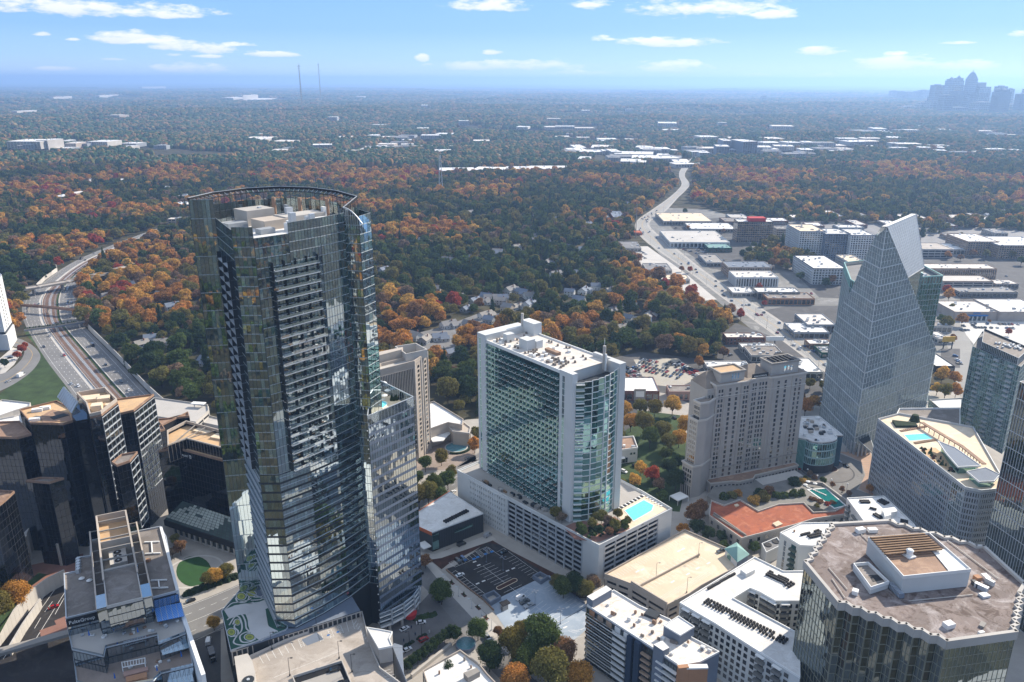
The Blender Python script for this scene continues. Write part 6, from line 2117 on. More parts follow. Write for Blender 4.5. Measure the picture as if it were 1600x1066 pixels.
 B=simple('white_annex','flat white roofed hall just right of the pointed tower','hall', 12,((1452,626),(1504,623),(1503,650),(1478,648)), wall='pale_concrete', roof='white_roof', fac=dict(pw=4, fh=5, pier=.5, span=.8, dep=.2, glass='window_dark', frame='pale_concrete'))
 B.done()
 # teal apartment tower
 z=78.0
 a, b, c=at(1520,541, z), at(1595,573, z), at(1640,560, z)
 q=ccw([a, b, add(b, (26,12)), add(a, (30,30))])
 q=ccw([a, b, add(b, (24,26)), add(a, (24,32))])
 B=Bld('apartment_tower','teal glass apartment tower with crossed white balcony lines at right edge','apartment tower', a)
 B('wall','dark_frame').prism(q, 20, z - 1, top=False)
 B('roof','grey_roof').face([(*p, z - 1) for p in q])
 for i in range(4):
  facade(B, q[i], q[(i+1) % 4], 20, z, pw=1.7, fh=3.2, pier=.14, span=.3, dep=.15, glass='bright_teal', frame='silver_frame', tilt=.03)
 L=ln(sub(b, a))
 for k in range(18):
  for t in (.2,.5,.8):
   zz=21+3.2*k
   B('balcony','steel_frame').wall(lerp(a, b, t), lerp(a, b, t+.09), zz, zz+1.0,.1,1.7)
 B.stuff |= {'balcony'}
 pq=ccw(P(z+4.5,(1537,528),(1562,528),(1600,535),(1640,548),(1593,561)))
 pq=ccw([add(lerp(a, b, .18),(1.5,2.5)), add(b, (-.5,3)), add(b, (18,22)), add(a, (20,24))])
 B('penthouse','dark_frame').prism(pq, z - 1, z+4, top=False)
 B('penthouse_roof','gravel_roof').face([(*p, z+3.2) for p in pq])
 for i in range(4): facade(B, pq[i], pq[(i+1) % 4], z, z+4.5, pw=1.5, fh=4.5, pier=.2, span=.4, dep=.2, glass='dark_glass', frame='steel_frame')
 for k in range(30):
  B('condenser','steel_frame').box(add(lerp(pq[0], pq[2], random.uniform(.25,.8)),(random.uniform(-5,5), random.uniform(-5,5))),1.1,1.1, z+3.2, z+4.4)
 B.done()
 # dark white-lined tower at the right edge
 g_=at(1528,925); r_=ray(1594,596); z=H+r_[2]*g_[1]/r_[1]
 a=at(1594,596, z)
 lo=at(1543,860,5)
 v=sub(at(1640,645, z), a)
 q=ccw([a, add(a, v), add(add(a, v),(40,8)), add(a, (40,14))])
 q=ccw([a, add(a, (10,-48)), add(a, (50,-44)), add(a, (42,10))])
 B=Bld('office_tower','dark office tower with thin white mullion lines cut off by right edge','office tower', a)
 B('wall','black_metal').prism(q, 0, z, top=True)
 for i in range(4): facade(B, q[i], q[(i+1) % 4], 0, z, pw=1.5, fh=7.8, pier=.14, span=.3, dep=.3, glass='dark_glass', frame='steel_frame')
 B.done()
 # round teal building by the motor court
 z=22.0
 c=at(1290,668, z)
 B=Bld('round_pavilion','teal glass drum-fronted building with a cluttered white roof beside the pointed tower','building', at(1280,715,0))
 p0, p1, p2=at(1244,686, z), at(1262,691, z), at(1303,685, z)
 pts=[at(1246,652, z), at(1244,684, z), at(1258,688, z)]
 drum=[]
 k0, k1=at(1260,686, z), at(1305,681, z)
 uu=unit(sub(k1, k0)); nn=(uu[1], -uu[0]); Lk=ln(sub(k1, k0))
 for k in range(11):
  t=math.pi*k/10
  drum.append(add(add(k0, uu, Lk/2 - Lk/2*math.cos(t)), nn, 7.5*math.sin(t) ** .8))
 poly=pts[:2]+drum+[at(1317,681, z), at(1280,651, z)]
 pc=ccw(poly)
 B('wall','dark_frame').prism(pc, 0, z - .2, top=False)
 B('roof','white_roof').face([(*p, z - .2) for p in pc]); B('parapet','white_paint').ring(pc, z - 1, z+.6,.4)
 for p, q in zip(drum, drum[1:]):
  if (q[0] - p[0])<0: p, q=q, p
  facade(B, p, q, 5.5, z - 1, nx=2, nz=3, pier=.12, span=.9, dep=.3, glass='green_glass', frame='pale_teal')
 facade(B, pts[1], drum[0], 0, z - 1, nx=8, nz=1, pier=.2, span=.3, dep=.2, glass='teal_panel', frame='teal_trim')
 facade(B, drum[-1], at(1317,681, z),0, z - 1, nx=6, nz=1, pier=.1, span=.2, dep=.1, glass='blue_panel', frame='slate_wall')
 rooftop(B, pc, z - .2,30,('steel_frame','dark_frame','white_paint','tan_stone'),.8,3.2)
 B.done()
 # red roof ballroom
 z=8.5
 pts=((1111,783),(1131,791),(1156,782.3),(1185,800),(1216,789.5),(1256,787),(1271,802),(1303.7,800),(1320,792),(1322,805),(1272.8,812),(1242,821.5),(1167,840.5),(1158.8,843),(1108,807))
 B=simple('ballroom_wing','low stone ballroom wing with a rusty red zigzag flat roof','building', z, pts, wall='stone', roof='red_roof', parapet=.9, pmat='pale_concrete')
 pol=B.poly
 for i in range(len(pol)):
  p, q=pol[i], pol[(i+1) % len(pol)]
  L=ln(sub(q, p))
  if L>6: punched(B, p, q, 0,0, [L*(k+.5)/round(L/5) for k in range(round(L/5))], [1.0,4.8], 1.8,2.3,'window_dark')
 B('skylight','cream_deck').prism(P(z+.6,(1207,818),(1216,814),(1223,819),(1213,823)), z, z+.8)
 B('skylight','cream_deck').prism(P(z+.4,(1147,789),(1152,787.5),(1155,790),(1150,792)), z, z+.6)
 B('gutter_wall','stone_dark').wall(at(1165,838, z), at(1115,803, z), z, z+1.1,-.2,.4)
 B('gutter_wall','stone_dark').wall(at(1166,839, z), at(1114,806, z), z, z+.9,-.2,.3)
 B.done()
 B=simple('cooling_plant','small white cooling plant with two round fans behind the beige garage booth','machinery', 7,((1190,851),(1214,841),(1222,853),(1197,865)), wall='white_wall', roof='grey_roof', parapet=.8)
 for x, y in ((1200,852),(1212,847)): B('cooling_fan','black_metal').cyl(at(x, y, 7),1.9,7,7.4,14)
 B.done()
 # terrace with teal pool behind the ballroom
 B=Bld('pool_terrace','hotel terrace with dark teal pool behind the red-roofed ballroom','pool', at(1290,770,0))
 z=4.0
 B('terrace_floor','terrace_stone').prism(P(z, (1120,752),(1195,742),(1240,750),(1255,754),(1290,762),(1320,790),(1300,800),(1256,787),(1215,790),(1185,800),(1156,782),(1130,790),(1105,775)),0, z)
 pl=ccw(P(z, (1264,766),(1290,764),(1320,790),(1304,794)))
 B('pool','pool_teal').face([(*p, z+.05) for p in pl]); B('pool_kerb','white_paint').ring(inset(pl, -.9), z, z+.2,.9)
 B('terrace_wall','stone').wall(at(1330,790, z), at(1285,757, z),0, z+1.4,-.5,.5); B('terrace_wall','stone').wall(at(1285,757, z), at(1250,753, z),0, z+1.4,-.5,.5)
 for x, y in ((1262,757),(1273,760),(1258,762)): B('parasol','white_paint').cyl(at(x, y, z),1.4, z+2.1, z+2.6,8,.1)
 for k in range(10): B('lounger','white_paint').box(at(1262+3*k, 762+1.3*k, z),.7,1.9, z, z+.4,30)
 B.done()
def left_group():
 # stone hotel with tall narrow end behind the wing
 z=72.0
 f0, f1, f2=at(570,585,70), at(647,565,70), at(668,546,72)
 q=ccw([f0, f1, add(f1, sub(f2, f1),1.0), add(f0, sub(f2, f1),1.0)])
 B=Bld('hotel_tower','tan stone hotel slab with columns of dark windows, behind the glass wing','hotel', f1)
 B('wall','tan_stone').prism(q, 0,70, top=False)
 B('roof','pale_concrete').face([(*p, 68.5) for p in q]); B('parapet','tan_stone').ring(inset(q, -.3),68,70.6,.8)
 facade(B, f0, f1,46,66, nx=30, nz=1, pier=.5, span=.8, dep=.4, glass='dark_glass', frame='tan_stone')
 facade(B, f0, f1,5,44, nx=12, nz=11, pier=.5, span=.8, dep=.3, glass='dark_glass', frame='tan_stone')
 L=ln(sub(f2, f1))
 punched(B, f1, f2,0,0, [L*.28], [5+3.1*k for k in range(20)], 2.6,1.9,'window_dark')
 punched(B, f1, f2,0,0, [L*.78], [5+3.1*k for k in range(20)], 2.6,1.9,'window_dark')
 for s in (0,.46,.62,.95):
  c=lerp(f1, f2, s)
  B('pilaster','pale_concrete').wall(c, add(c, unit(sub(f2, f1)),.6),0,70,0,.5)
 B('plant_room','tan_stone').prism(ccw([add(f0,(-6,10)), add(f1,(-9,9)), add(f1,(-9,14)), add(f0,(-6,20))]),68.5,75)
 q2=ccw(P(74,(617,541),(650,536),(668,546),(634,553)))
 B('plant_room','pale_concrete').ring(q2,68.5,74,.6)
 B.done()
 # its podium with canopy
 z=13.0
 B=simple('conference_wing','low tan conference wing with fan-shaped white roof next to the fountain court','building', z, ((640,640),(678,629),(724,657),(722,666),(700,662),(672,672),(640,680)), wall='tan_stone', roof='white_roof', parapet=1.2, pmat='tan_stone')
 q=ccw(P(10,(701,667),(723,660),(735,669),(733,678),(708,675)))
 B('corner_pavilion','tan_stone').prism(q, 0,10); B('cornice','pale_concrete').ring(inset(q, -.3),9.5,10.8,.6)
 arc=[at(672+35*math.sin(t),691 - 17*(1 - math.cos(t)) - 13*math.sin(t),6) for t in [k*.16 for k in range(10)]]
 can=P(6.5,(672,684),(688,672),(700,671),(706,675),(698,683),(692,689),(676,691))
 B('canopy','white_paint').prism(can, 6.2,6.8, bot=True)
 for x, y in ((676,694),(692,691),(702,680)): B('canopy_post','dark_frame').cyl(at(x, y, 0),.3,0,6.2,6)
 B.done()
 B=Bld('fountain','round blue fountain ringed by hedge in the hotel forecourt','fountain', at(713,699,0))
 c=at(713,700,0)
 B('basin_wall','pale_concrete').ring([(c[0]+8*math.cos(t), c[1]+8*math.sin(t)) for t in [k*.2618 for k in range(24)]], 0,.8,.7)
 B('water','fountain_water').face([(c[0]+7.4*math.cos(t), c[1]+7.4*math.sin(t),.55) for t in [k*.2618 for k in range(24)]])
 for k in range(22):
  t=-1.9+k*.15
  B('hedge','hedge').cyl((c[0]+9.2*math.cos(t), c[1]+9.2*math.sin(t)),1.2,0,1.1,7,.7)
 B.stuff.add('hedge'); B.done()
 # white building cut by the left edge
 z=63.0
 q=ccw(P(z, (-50,425),(-8,425),(3,431),(-9,444),(-50,444)))
 B=Bld('office_tower','white tower with a column of dark windows cut by left edge, beside freeway','office tower', at(0,520,0))
 B('wall','white_wall').prism(q, 0, z); B('parapet','steel_frame').ring(q, z, z+1.4,.5)
 for i in range(len(q)):
  L=ln(sub(q[(i+1) % len(q)], q[i]))
  punched(B, q[i], q[(i+1) % len(q)], 0,0, [L*.35, L*.6], [18+3.2*k for k in range(13)], 2.2,2.2,'window_dark')
 B('podium','white_wall').prism(ccw([add(p, (3 if p[0]>-580 else 0,-2)) for p in q]),0,15)
 B('band','dark_frame').ring(inset(q, -.4),14,17,.5)
 B.done()
 # garage behind the black blocks
 z=14.0
 B=simple('parking_garage','pale parking garage roof between the black blocks and the autumn trees','parking garage', z, ((238,622),(325,634),(326,643),(306,661),(244,652)), wall='pale_concrete', roof='pale_concrete', parapet=1, fac=dict(pw=9, nz=4, pier=.8, span=1.6, dep=.5, glass='black_metal', frame='pale_concrete'), )  # open bays filled with black panes as interior shade
 B('stair_roof','white_paint').box(at(310,630, z+3),10,4, z+2.6, z+3.2,-8, bot=True)
 for x in (304,316): B('stair_post','steel_frame').box(at(x, 636, z),.5,.5, z, z+2.7)
 B.done()
 B=simple('annex','pale low garage ramp roof tucked against tallest tower','parking garage', 10,((322,650),(365,660),(365,672),(318,662)), wall='pale_concrete', roof='pale_concrete'); B.done()
 z=12
 B=simple('warehouse','white flat roof at left edge above the rust-roofed black block','building', z, ((-30,640),(4,626),(48,631),(46,636),(20,644),(-30,662)), wall='pale_concrete', roof='white_roof'); B.done()
 B=simple('warehouse','white roof with two round fans at left edge, lower of the pair','building', z, ((-30,662),(22,652),(34,648),(36,662),(-30,672)), wall='pale_concrete', roof='white_roof')
 for x in (3,12): B('fan','steel_frame').cyl(at(x, 661, z),2.2, z, z+.6,12)
 B.done()
 z=9
 B=simple('shop_building','low building with bright white roof and stone rim at the bottom edge','shop', z, ((661,1050),(719,1018),(750,1041),(762,1056),(790,1085),(680,1110)), wall='stone_dark', roof='white_roof', parapet=1.0, pmat='tan_stone', fac=dict(pw=4, fh=4.5, pier=.6, span=.8, dep=.2, glass='window_dark', frame='tan_stone'))
 B('penthouse','stone_dark').prism(P(z+3,(724,1050),(745,1042),(750,1048),(731,1058)), z, z+2.6)
 rooftop(B, B.poly, z, 8,('rust_roof','stone_dark'),.5,1.2); B.done()
homebuilder_offices(); black_complex(); glass_pavilion(); theater_hall(); cream_garage(); striped_condo(); white_apartments(); brown_roof_tower(); right_group(); left_group()
# ================================================================ low commercial buildings, offices, houses
def rb(label, xl, yt, xr, yb, z, roof='white_roof', wall='pale_concrete', name='shop_building', cat='shop', units=11, fac=None, rot=0, top_extra=None):
 a, b=at(xl, yb, z), at(xr, yb, z)
 c=at((xl+xr)/2, yt, z)
 d=max(6, c[1] - a[1])
 w=b[0] - a[0]
 cen=((a[0]+b[0])/2, a[1]+d/2)
 poly=ccw(rect(cen, w, d, rot))
 EXC.append(inset(poly, -4))
 if roof == 'white_roof' and random.random()<.4: roof=random.choice(('stained_roof','pale_concrete','white_roof','cream_deck'))
 B=simple(name, label, cat, z, (), wall=wall, roof=roof, parapet=.7, pmat=wall, poly=poly)
 f=fac or dict(pw=5, fh=max(3.5, z - 1.2), pier=.7, span=1.1, dep=.25, glass='window_dark', frame=wall)
 for i in range(4): facade(B, poly[i], poly[(i+1) % 4], .2, z - .7, **f)
 rooftop(B, poly, z, units, ('steel_frame','grey_wall','white_paint'),1.2,3.0)
 return B
OFF=dict(pw=3.2, fh=3.4, pier=.6, span=1.1, dep=.3, glass='window_dark', frame='tan_brick')
# along the boulevard
rb('long white flat-roofed shop beyond the boulevard, furthest of the strip', 1037,333,1113,346,7).done()
rb('white block with arched openings facing the boulevard', 1047,361,1140,379,8, wall='white_wall', fac=dict(pw=6, fh=6, pier=1.6, span=1.5, dep=.3, glass='window_dark', frame='white_wall')).done()
rb('bright white shop row behind the arched white block', 1080,349,1150,358,6).done()
B=rb('shop with a dark green front', 1107,380,1144,388,6, roof='teal_roof', wall='green_front'); B.done()
rb('grey shop with black roof vents amid parked cars', 1104,398,1132,411,5, roof='stone_dark', wall='grey_wall', units=9).done()
B=rb('white office striped with tall narrow windows beside the boulevard', 1150,424,1216,434,12, wall='white_wall', name='office_building', cat='office', fac=dict(pw=3.2, nz=1, pier=1.2, span=1.2, dep=.6, glass='window_dark', frame='white_wall')); B.done()
rb('grey office with gabled attic behind the white striped office', 1138,409,1206,418,13, roof='slate_wall', wall='tan_stone', name='office_building', cat='office', fac=OFF).done()
rb('low white shop with flat roof in front of striped office', 1145,449,1180,458,5).done()
rb('cream roofed warehouse above the orange wall', 1184,450,1250,457,9, wall='stone_dark').done()
rb('long orange-walled store with dark roof', 1200,458,1273,467,7, roof='gravel_roof', wall='orange_wall').done()
rb('larger white roofed showroom beside the empty car park', 1262,491,1306,508,8, wall='grey_wall').done()
rb('smaller white roofed showroom left of the larger one', 1241,505,1296,520,6, wall='grey_wall').done()
rb('brick motel with a row of dark windows', 1135,521,1196,528,7, roof='stained_roof', wall='brick', fac=dict(pw=3.5, fh=3.1, pier=1.3, span=1.3, dep=.2, glass='window_dark', frame='brick')).done()
rb('flat tan roofed store behind the stone hotel', 1174,541,1226,556,6, roof='gravel_roof', wall='pale_concrete').done()
rb('white shop cluttered with cars beside the flat tan store', 1160,537,1215,544,5).done()
rb('long white roof between the stone hotel and boulevard', 1228,560,1286,582,6, wall='pale_concrete').done()
rb('white shop roof peeking over the stone hotel', 1105,565,1172,574,6, units=8).done()
rb('small white shop on the near side of the boulevard bend', 1043,430,1078,437,5).done()
rb('grey shop on the near side of the boulevard', 1010,412,1050,422,5, roof='grey_roof').done()
rb('shop row beside the boulevard bend', 968,378,1002,388,5, roof='grey_roof').done()
rb('dark roofed church hall among the trees left of the boulevard', 958,330,977,340,9, roof='slate_wall', wall='brick', name='hall', cat='hall').done()
rb('tiny orange-roofed diner where the boulevard bends', 992,361,1003,364,4, roof='orange_trim', wall='orange_trim', units=0).done()
rb('store with red shopfront at the boulevard edge', 1265,531,1300,538,5, roof='white_roof', wall='rust_roof').done()
rb('store with green awnings right of the red shopfront', 1284,541,1320,552,5, roof='grey_roof', wall='green_front').done()
rb('white roof with yellow sign, right of pointed tower', 1462,551,1492,573,5, wall='black_metal', units=2).done()
rb('small white shop between pointed tower and blue-signed store', 1466,519,1484,530,5).done()
B=rb('pink-walled shop with flat brown roof beside the car park', 1046,603,1084,613,7, roof='gravel_roof', wall='pink_wall', units=3, fac=dict(pw=4, fh=5, pier=1.6, span=2, dep=.3, glass='window_dark', frame='pink_wall')); B.done()
B=rb('brick supermarket with long white roof and lettered front behind the fin tower', 948,590,1030,612,8, wall='brick', units=0, fac=dict(pw=5, nz=1, pier=.8, span=2.6, dep=.3, glass='window_dark', frame='brick'))
p, q=B.poly[0], B.poly[1]
for k in range(8): B('rooftop_unit','stone_dark').box(lerp(B.poly[3], B.poly[2], (k+.5)/8),1.8,1.4,8,9,0)
B('sign_block','stone_dark').wall(lerp(p, q, .52), lerp(p, q, .74),1,10.5,0,1.2)
B('sign_board','white_paint').wall(lerp(p, q, .55), lerp(p, q, .71),4,8.8,1.2,1.35)
B.done()
B=simple('clinic','white two-storey building with rusty flat roof beside the fin tower','building', 9.5,((944,687),(990,683),(996.5,701),(944,708)), wall='white_wall', roof='rust_roof', parapet=1.0, pmat='white_paint')
a_, b_=at(946,708,9.5), at(996.5,701,9.5)
facade(B, a_, lerp(a_, b_, .7),.3,4.2, nx=9, nz=1, pier=.15, span=.3, dep=.2, glass='window_dark', frame='steel_frame')
punched(B, a_, b_, 0,0, [ln(sub(b_, a_))*.80, ln(sub(b_, a_))*.9], [5.6], 1.5,1.5)
B('awning','white_paint').prism([lerp(a_, b_, .05), add(lerp(a_, b_, .05),(0,-3)), add(lerp(a_, b_, .6),(0,-3)), lerp(a_, b_, .6)], 4.8,5.1, bot=True)
rooftop(B, B.poly, 9.5,5,('white_paint','steel_frame'),1.2,2.6); B.done(); EXC.append(B.poly)
# blue signed big store on the right
B=rb('big box store with blue entrance canopy and bright white roof', 1492,471,1561,488,9, wall='tan_store', name='store', cat='store', units=8, fac=dict(pw=9, nz=1, pier=.4, span=.6, dep=.15, glass='tan_store', frame='tan_store'))
p, q=B.poly[0], B.poly[1]
B('blue_canopy','blue_paint').wall(lerp(p, q, .28), lerp(p, q, .74),5.2,6.4,.2,2.4)
B('sign_band','blue_paint').wall(lerp(p, q, .42), lerp(p, q, .58),7.6,8.8,.2,.4)
B('entrance','dark_glass').wall(lerp(p, q, .30), lerp(p, q, .72),.2,4.6,.2,.4)
for t in (.3,.4,.5,.6,.7): B('entrance_pier','white_paint').wall(lerp(p, q, t), lerp(p, q, t+.012),0,5.2,.2,2.2)
B.done()
rb('wider big box store cut by right edge, beside the blue canopy', 1562,468,1640,488,10, wall='tan_store', name='store', cat='store', units=9, fac=dict(pw=9, nz=1, pier=.4, span=.6, dep=.15, glass='tan_store', frame='tan_store')).done()
# offices and apartments right of the boulevard
APT=dict(pw=3.6, fh=3.1, pier=1.0, span=.9, dep=.5, glass='window_dark', frame='grey_wall')
rb('tallest grey apartment slab in the woods right of the boulevard', 1250,351,1290,362,40, wall='slate_wall', name='apartment_building', cat='apartments', fac=dict(APT, frame='white_wall'), units=12).done()
rb('dark centre wing of the grey apartments behind pointed tower', 1290,358,1330,366,38, wall='slate_wall', name='apartment_building', cat='apartments', fac=dict(APT, frame='slate_wall'), units=12).done()
rb('right wing of the grey apartments touching the pointed tower', 1330,356,1366,368,38, wall='slate_wall', name='apartment_building', cat='apartments', fac=dict(APT, frame='white_wall'), units=12).done()
rb('rear wing of the grey apartments with pale roof', 1310,352,1350,356,40, wall='grey_wall', name='apartment_building', cat='apartments', fac=APT, units=9).done()
rb('white and navy mid-rise in front of the grey apartments', 1271,400,1322,420,20, wall='navy_wall', name='apartment_building', cat='apartments', fac=dict(APT, frame='white_wall'), units=12).done()
rb('pale flat office between grey apartments and pointed tower', 1326,399,1352,410,17, wall='pale_concrete', name='office_building', cat='office', fac=APT).done()
B=rb('dark office with a bright red top storey', 1153,343,1209,347,32, wall='dark_frame', name='office_building', cat='office', fac=dict(pw=3.5, fh=3.4, pier=.4, span=.8, dep=.2, glass='window_dark', frame='tan_brick'), units=6)
a_=at(1171,343,36); b_=at(1197,343,36)
B('red_top','red_paint').prism([(a_[0], a_[1]),(b_[0], b_[1]),(b_[0], b_[1]+16),(a_[0], a_[1]+16)], 32,38); B.done()
rb('cream hotel with gabled roofs right of the red-topped office', 1214,354,1246,358,17, roof='stone_dark', wall='tan_stone', name='hotel', cat='hotel', fac=dict(OFF, frame='tan_stone')).done()
rb('apartment block with white roof rims at the right edge', 1513,366,1560,378,20, wall='tan_brick', name='apartment_building', cat='apartments', fac=dict(APT, frame='tan_brick'), units=12).done()
rb('apartment block cut by the right edge, darkest of the brick pair', 1562,370,1640,384,19, wall='slate_wall', name='apartment_building', cat='apartments', fac=dict(APT, frame='tan_brick'), units=12).done()
rb('open parking deck with brown roof right of the pointed tower tip', 1442,380,1490,390,12, roof='tan_deck', wall='pale_concrete', name='parking_garage', cat='parking garage', fac=dict(pw=9, fh=3.5, pier=.6, span=1.4, dep=.4, glass='black_metal', frame='pale_concrete'), units=2).done()  # black panes paint the shade between open deck levels
rb('low white office behind the open parking deck', 1490,381,1524,390,8, name='office_building', cat='office').done()
rb('long brick office with finned windows right of the pointed tower', 1446,413,1557,420,18, wall='tan_brick', name='office_building', cat='office', fac=dict(pw=2.6, nz=1, pier=.8, span=1.6, dep=.5, glass='window_dark', frame='tan_brick'), units=9).done()
rb('tan parking deck in front of the long brick office', 1474,431,1552,440,12, roof='pale_concrete', wall='tan_brick', name='parking_garage', cat='parking garage', fac=dict(pw=12, fh=3, pier=1.2, span=1.3, dep=.5, glass='black_metal', frame='tan_stone'), units=2).done()  # deck openings shown by black panes in place of shade
rb('low tan shops behind the big box store', 1556,438,1592,444,6, roof='stained_roof', wall='tan_store').done()
rb('pale long hall behind the big box store', 1500,449,1590,457,6, roof='grey_roof', wall='stone_dark').done()
RS=random.Random(5)
nb_=0
for k in range(400):
 if nb_ >= 34: break
 x, y=RS.uniform(1040,1590), RS.uniform(338,560)
 if y>425 and 1260<x<1460 or y>500 and x>1500: continue
 if x<1055+(y - 380)*1.27 and y>345: continue
 w_=RS.uniform(14,40); p=at(x, y)
 wm=w_*p[1]/F
 if any(inpoly(p[0]+dx*wm/2, p[1]+dy, inset(e, -3)) for e in EXC if len(e) == 4 for dx in (-1.2,0,1.2) for dy in (-3,9,22)): continue
 if any(inpoly(p[0]+dx*wm, p[1], e) for e in EXC for dx in (-.5,.5) if ln(sub(e[0], e[1]))<60): continue
 z_=RS.uniform(4.5,8); r_=RS.choice(['white_roof','stained_roof','gravel_roof','grey_roof','pale_concrete']); wl_=RS.choice(['brick','tan_brick','pale_concrete','grey_wall','tan_store'])
 rb('%s shop with %s walls in the commercial strip' % ({'white_roof': 'small white-roofed','stained_roof': 'small cream-roofed','gravel_roof': 'small brown-roofed','grey_roof': 'small grey-roofed','pale_concrete': 'small pale-roofed'}[r_], {'brick': 'brick','tan_brick': 'tan brick','pale_concrete': 'concrete','grey_wall': 'grey','tan_store': 'tan'}[wl_]), x - w_/2, y - RS.uniform(4,9), x+w_/2, y, z_, r_, wl_, units=6).done()
 nb_ += 1
# the far retail belt and scattered far roofs, each its own building
def far_box(px, py, wpx, hpx, z, roof, wall, label, name='far_building', cat='building', group=None):
 a, b=at(px - wpx/2, py), at(px+wpx/2, py)
 d=max(14, at(px, py - hpx)[1] - a[1])
 cen=((a[0]+b[0])/2, a[1]+d/2)
 zb=hill(*cen)
 k=1 - zb/H
 cen=(cen[0]*k, cen[1]*k); d *= k
 w=(b[0] - a[0])*k
 poly=ccw(rect(cen, w, d, random.uniform(-14,14)))
 B=Bld(name, label, cat, cen, group, zb - 2)
 B('wall', wall).prism(poly, zb - 2, zb+z, top=False)
 B('roof', roof).face([(*p, zb+z) for p in poly])
 if w>24:
  st=dict(pw=max(8, w/10), nz=max(1, round(z/4)), pier=1.4, span=1.4, dep=.5, glass='window_dark', frame=wall)
  for i in (0,): facade(B, poly[0], poly[1], zb, zb+z - .6, **st)
  for k in range(3): B('rooftop_unit','steel_frame').box(add(cen, (random.uniform(-.3,.3)*w, random.uniform(-.3,.3)*d)),4,4, zb+z, zb+z+2)
 B.done(); EXC.append(inset(poly, -6))
 return B
R_=random.Random(11)
def belt(n, x0, x1, y0, y1, w0, w1, h0, h1, z0, z1, where, group, mats):
 for k in range(n):
  px, py=R_.uniform(x0, x1), R_.uniform(y0, y1)
  roof, wall, word=R_.choice(mats)
  far_box(px, py, R_.uniform(w0, w1), R_.uniform(h0, h1), R_.uniform(z0, z1), roof, wall,'%s flat-roofed building %s' % (word, where), group=group)
WH=[('white_roof','pale_concrete','white'),('white_roof','grey_wall','pale'),('stained_roof','tan_store','cream'),('grey_roof','grey_wall','grey')]
for px, w in ((712,55),(765,48),(812,40),(858,60)):
 far_box(px, 272+(px - 712)*-.02, w, 5,9,'white_roof','pale_concrete','long white warehouse roof in the woods behind the towers')
belt(26,890,1075,234,262,16,60,2,5,8,16,'in the retail belt left of the far boulevard end','far retail belt', WH)
belt(30,1085,1330,222,250,12,45,1.5,3,8,22,'in the retail belt right of the far boulevard end','far retail belt', WH)
belt(24,1330,1600,205,240,10,40,1.2,2.4,8,16,'on the far plain below the downtown skyline','far plain roofs', WH)
belt(22,400,700,212,245,12,45,1.5,3,8,16,'in the far woods behind the radio masts','far wood roofs', WH)
belt(16,0,300,214,240,10,34,1.5,3,8,16,'in the far woods at the left side','far left roofs', WH)
belt(12,60,330,275,352,10,30,2,4,6,9,'among orange trees left of the freeway','roofs left of the freeway', WH)
belt(40,1000,1600,196,250,9,34,1.2,2.4,8,16,'scattered over the right-hand plain','right plain roofs', WH)
belt(26,560,1000,200,236,9,30,1.2,2.2,8,14,'dotted in the centre distance','centre distance roofs', WH)
belt(14,100,1200,150,200,8,24,.6,1.2,10,24,'lost in the blue distance','hazy distant roofs', WH)
for px, py, w, h, z in ((40,232,55,4,22),(70,234,20,3,30),(155,229,34,3,16),(25,181,10,2,30),(73,157,6,2,36),(146,155,7,2,44),(385,160,30,3,30),(375,158,8,2,60),(352,156,20,2,20),(218,139,6,1,50),(1136,242,12,4,45),(1166,246,24,4,50),(1130,248,20,3,38)):
 far_box(px, py, w, h, z,'white_roof','slate_wall' if px>1000 else 'pale_concrete','mid-rise block standing clear of the far trees')
# curved viaduct in the distance
pl=resample([at(x, y, 14) for x, y in ((545,236),(600,230),(660,228),(720,229),(758,234),(778,243))], 4)
B=Bld('viaduct','pale curved highway viaduct sweeping through the far woods','bridge', pl[8])
for a, b in zip(pl, pl[1:]):
 B('deck','pale_concrete').wall(a, b, 13,15.5,-9,9)
 B('pier','stone').wall(a, add(a, unit(sub(b, a)),4),0,13,-4,4)
B.done()
pl=resample([at(x, y, 8) for x, y in ((775,244),(755,240),(735,246))], 4)
B=Bld('viaduct_ramp','sloping ramp leaving the curved viaduct at its right end','bridge', pl[4])
for a, b in zip(pl, pl[1:]): B('deck','pale_concrete').wall(a, b, 7,9,-6,6)
B.done()
# ---- radio masts
def mast(px, pyt, pyb, label):
 p=at(px, pyb)
 zb=hill(*p)
 r=ray(px, pyt); zt=H+r[2]*p[1]/r[1]
 B=Bld('radio_mast', label,'radio mast', p)
 s=4.0
 for k in range(4):
  dx, dy=((-1,-1),(1,-1),(1,1),(-1,1))[k]
  B('leg','stone_dark').beam((p[0]+dx*s, p[1]+dy*s, zb),(p[0]+dx*s*.5, p[1]+dy*s*.5, zt),1.6)
 z=zb
 while z<zt - 20:
  t=(z - zb)/(zt - zb); w=s*(1 - .5*t)
  B('brace','stone_dark').beam((p[0] - w, p[1] - w, z),(p[0]+w, p[1] - w, z+18),1.0)
  B('brace','stone_dark').beam((p[0]+w, p[1] - w, z),(p[0] - w, p[1] - w, z+18),1.0)
  z += 18
 B('crossarm','stone_dark').beam((p[0] - 13, p[1], zt - 8),(p[0]+13, p[1], zt - 8),2)
 B('antenna','stone_dark').beam((p[0] - 4, p[1], zt - 8),(p[0] - 4, p[1], zt+14),1.2)
 B('antenna','stone_dark').beam((p[0]+4, p[1], zt - 8),(p[0]+4, p[1], zt+14),1.2)
 B.done()
mast(473,102,178,'tallest lattice radio mast above the horizon, left of the pair')
mast(502,100,163,'second lattice radio mast above the horizon, right of the pair')
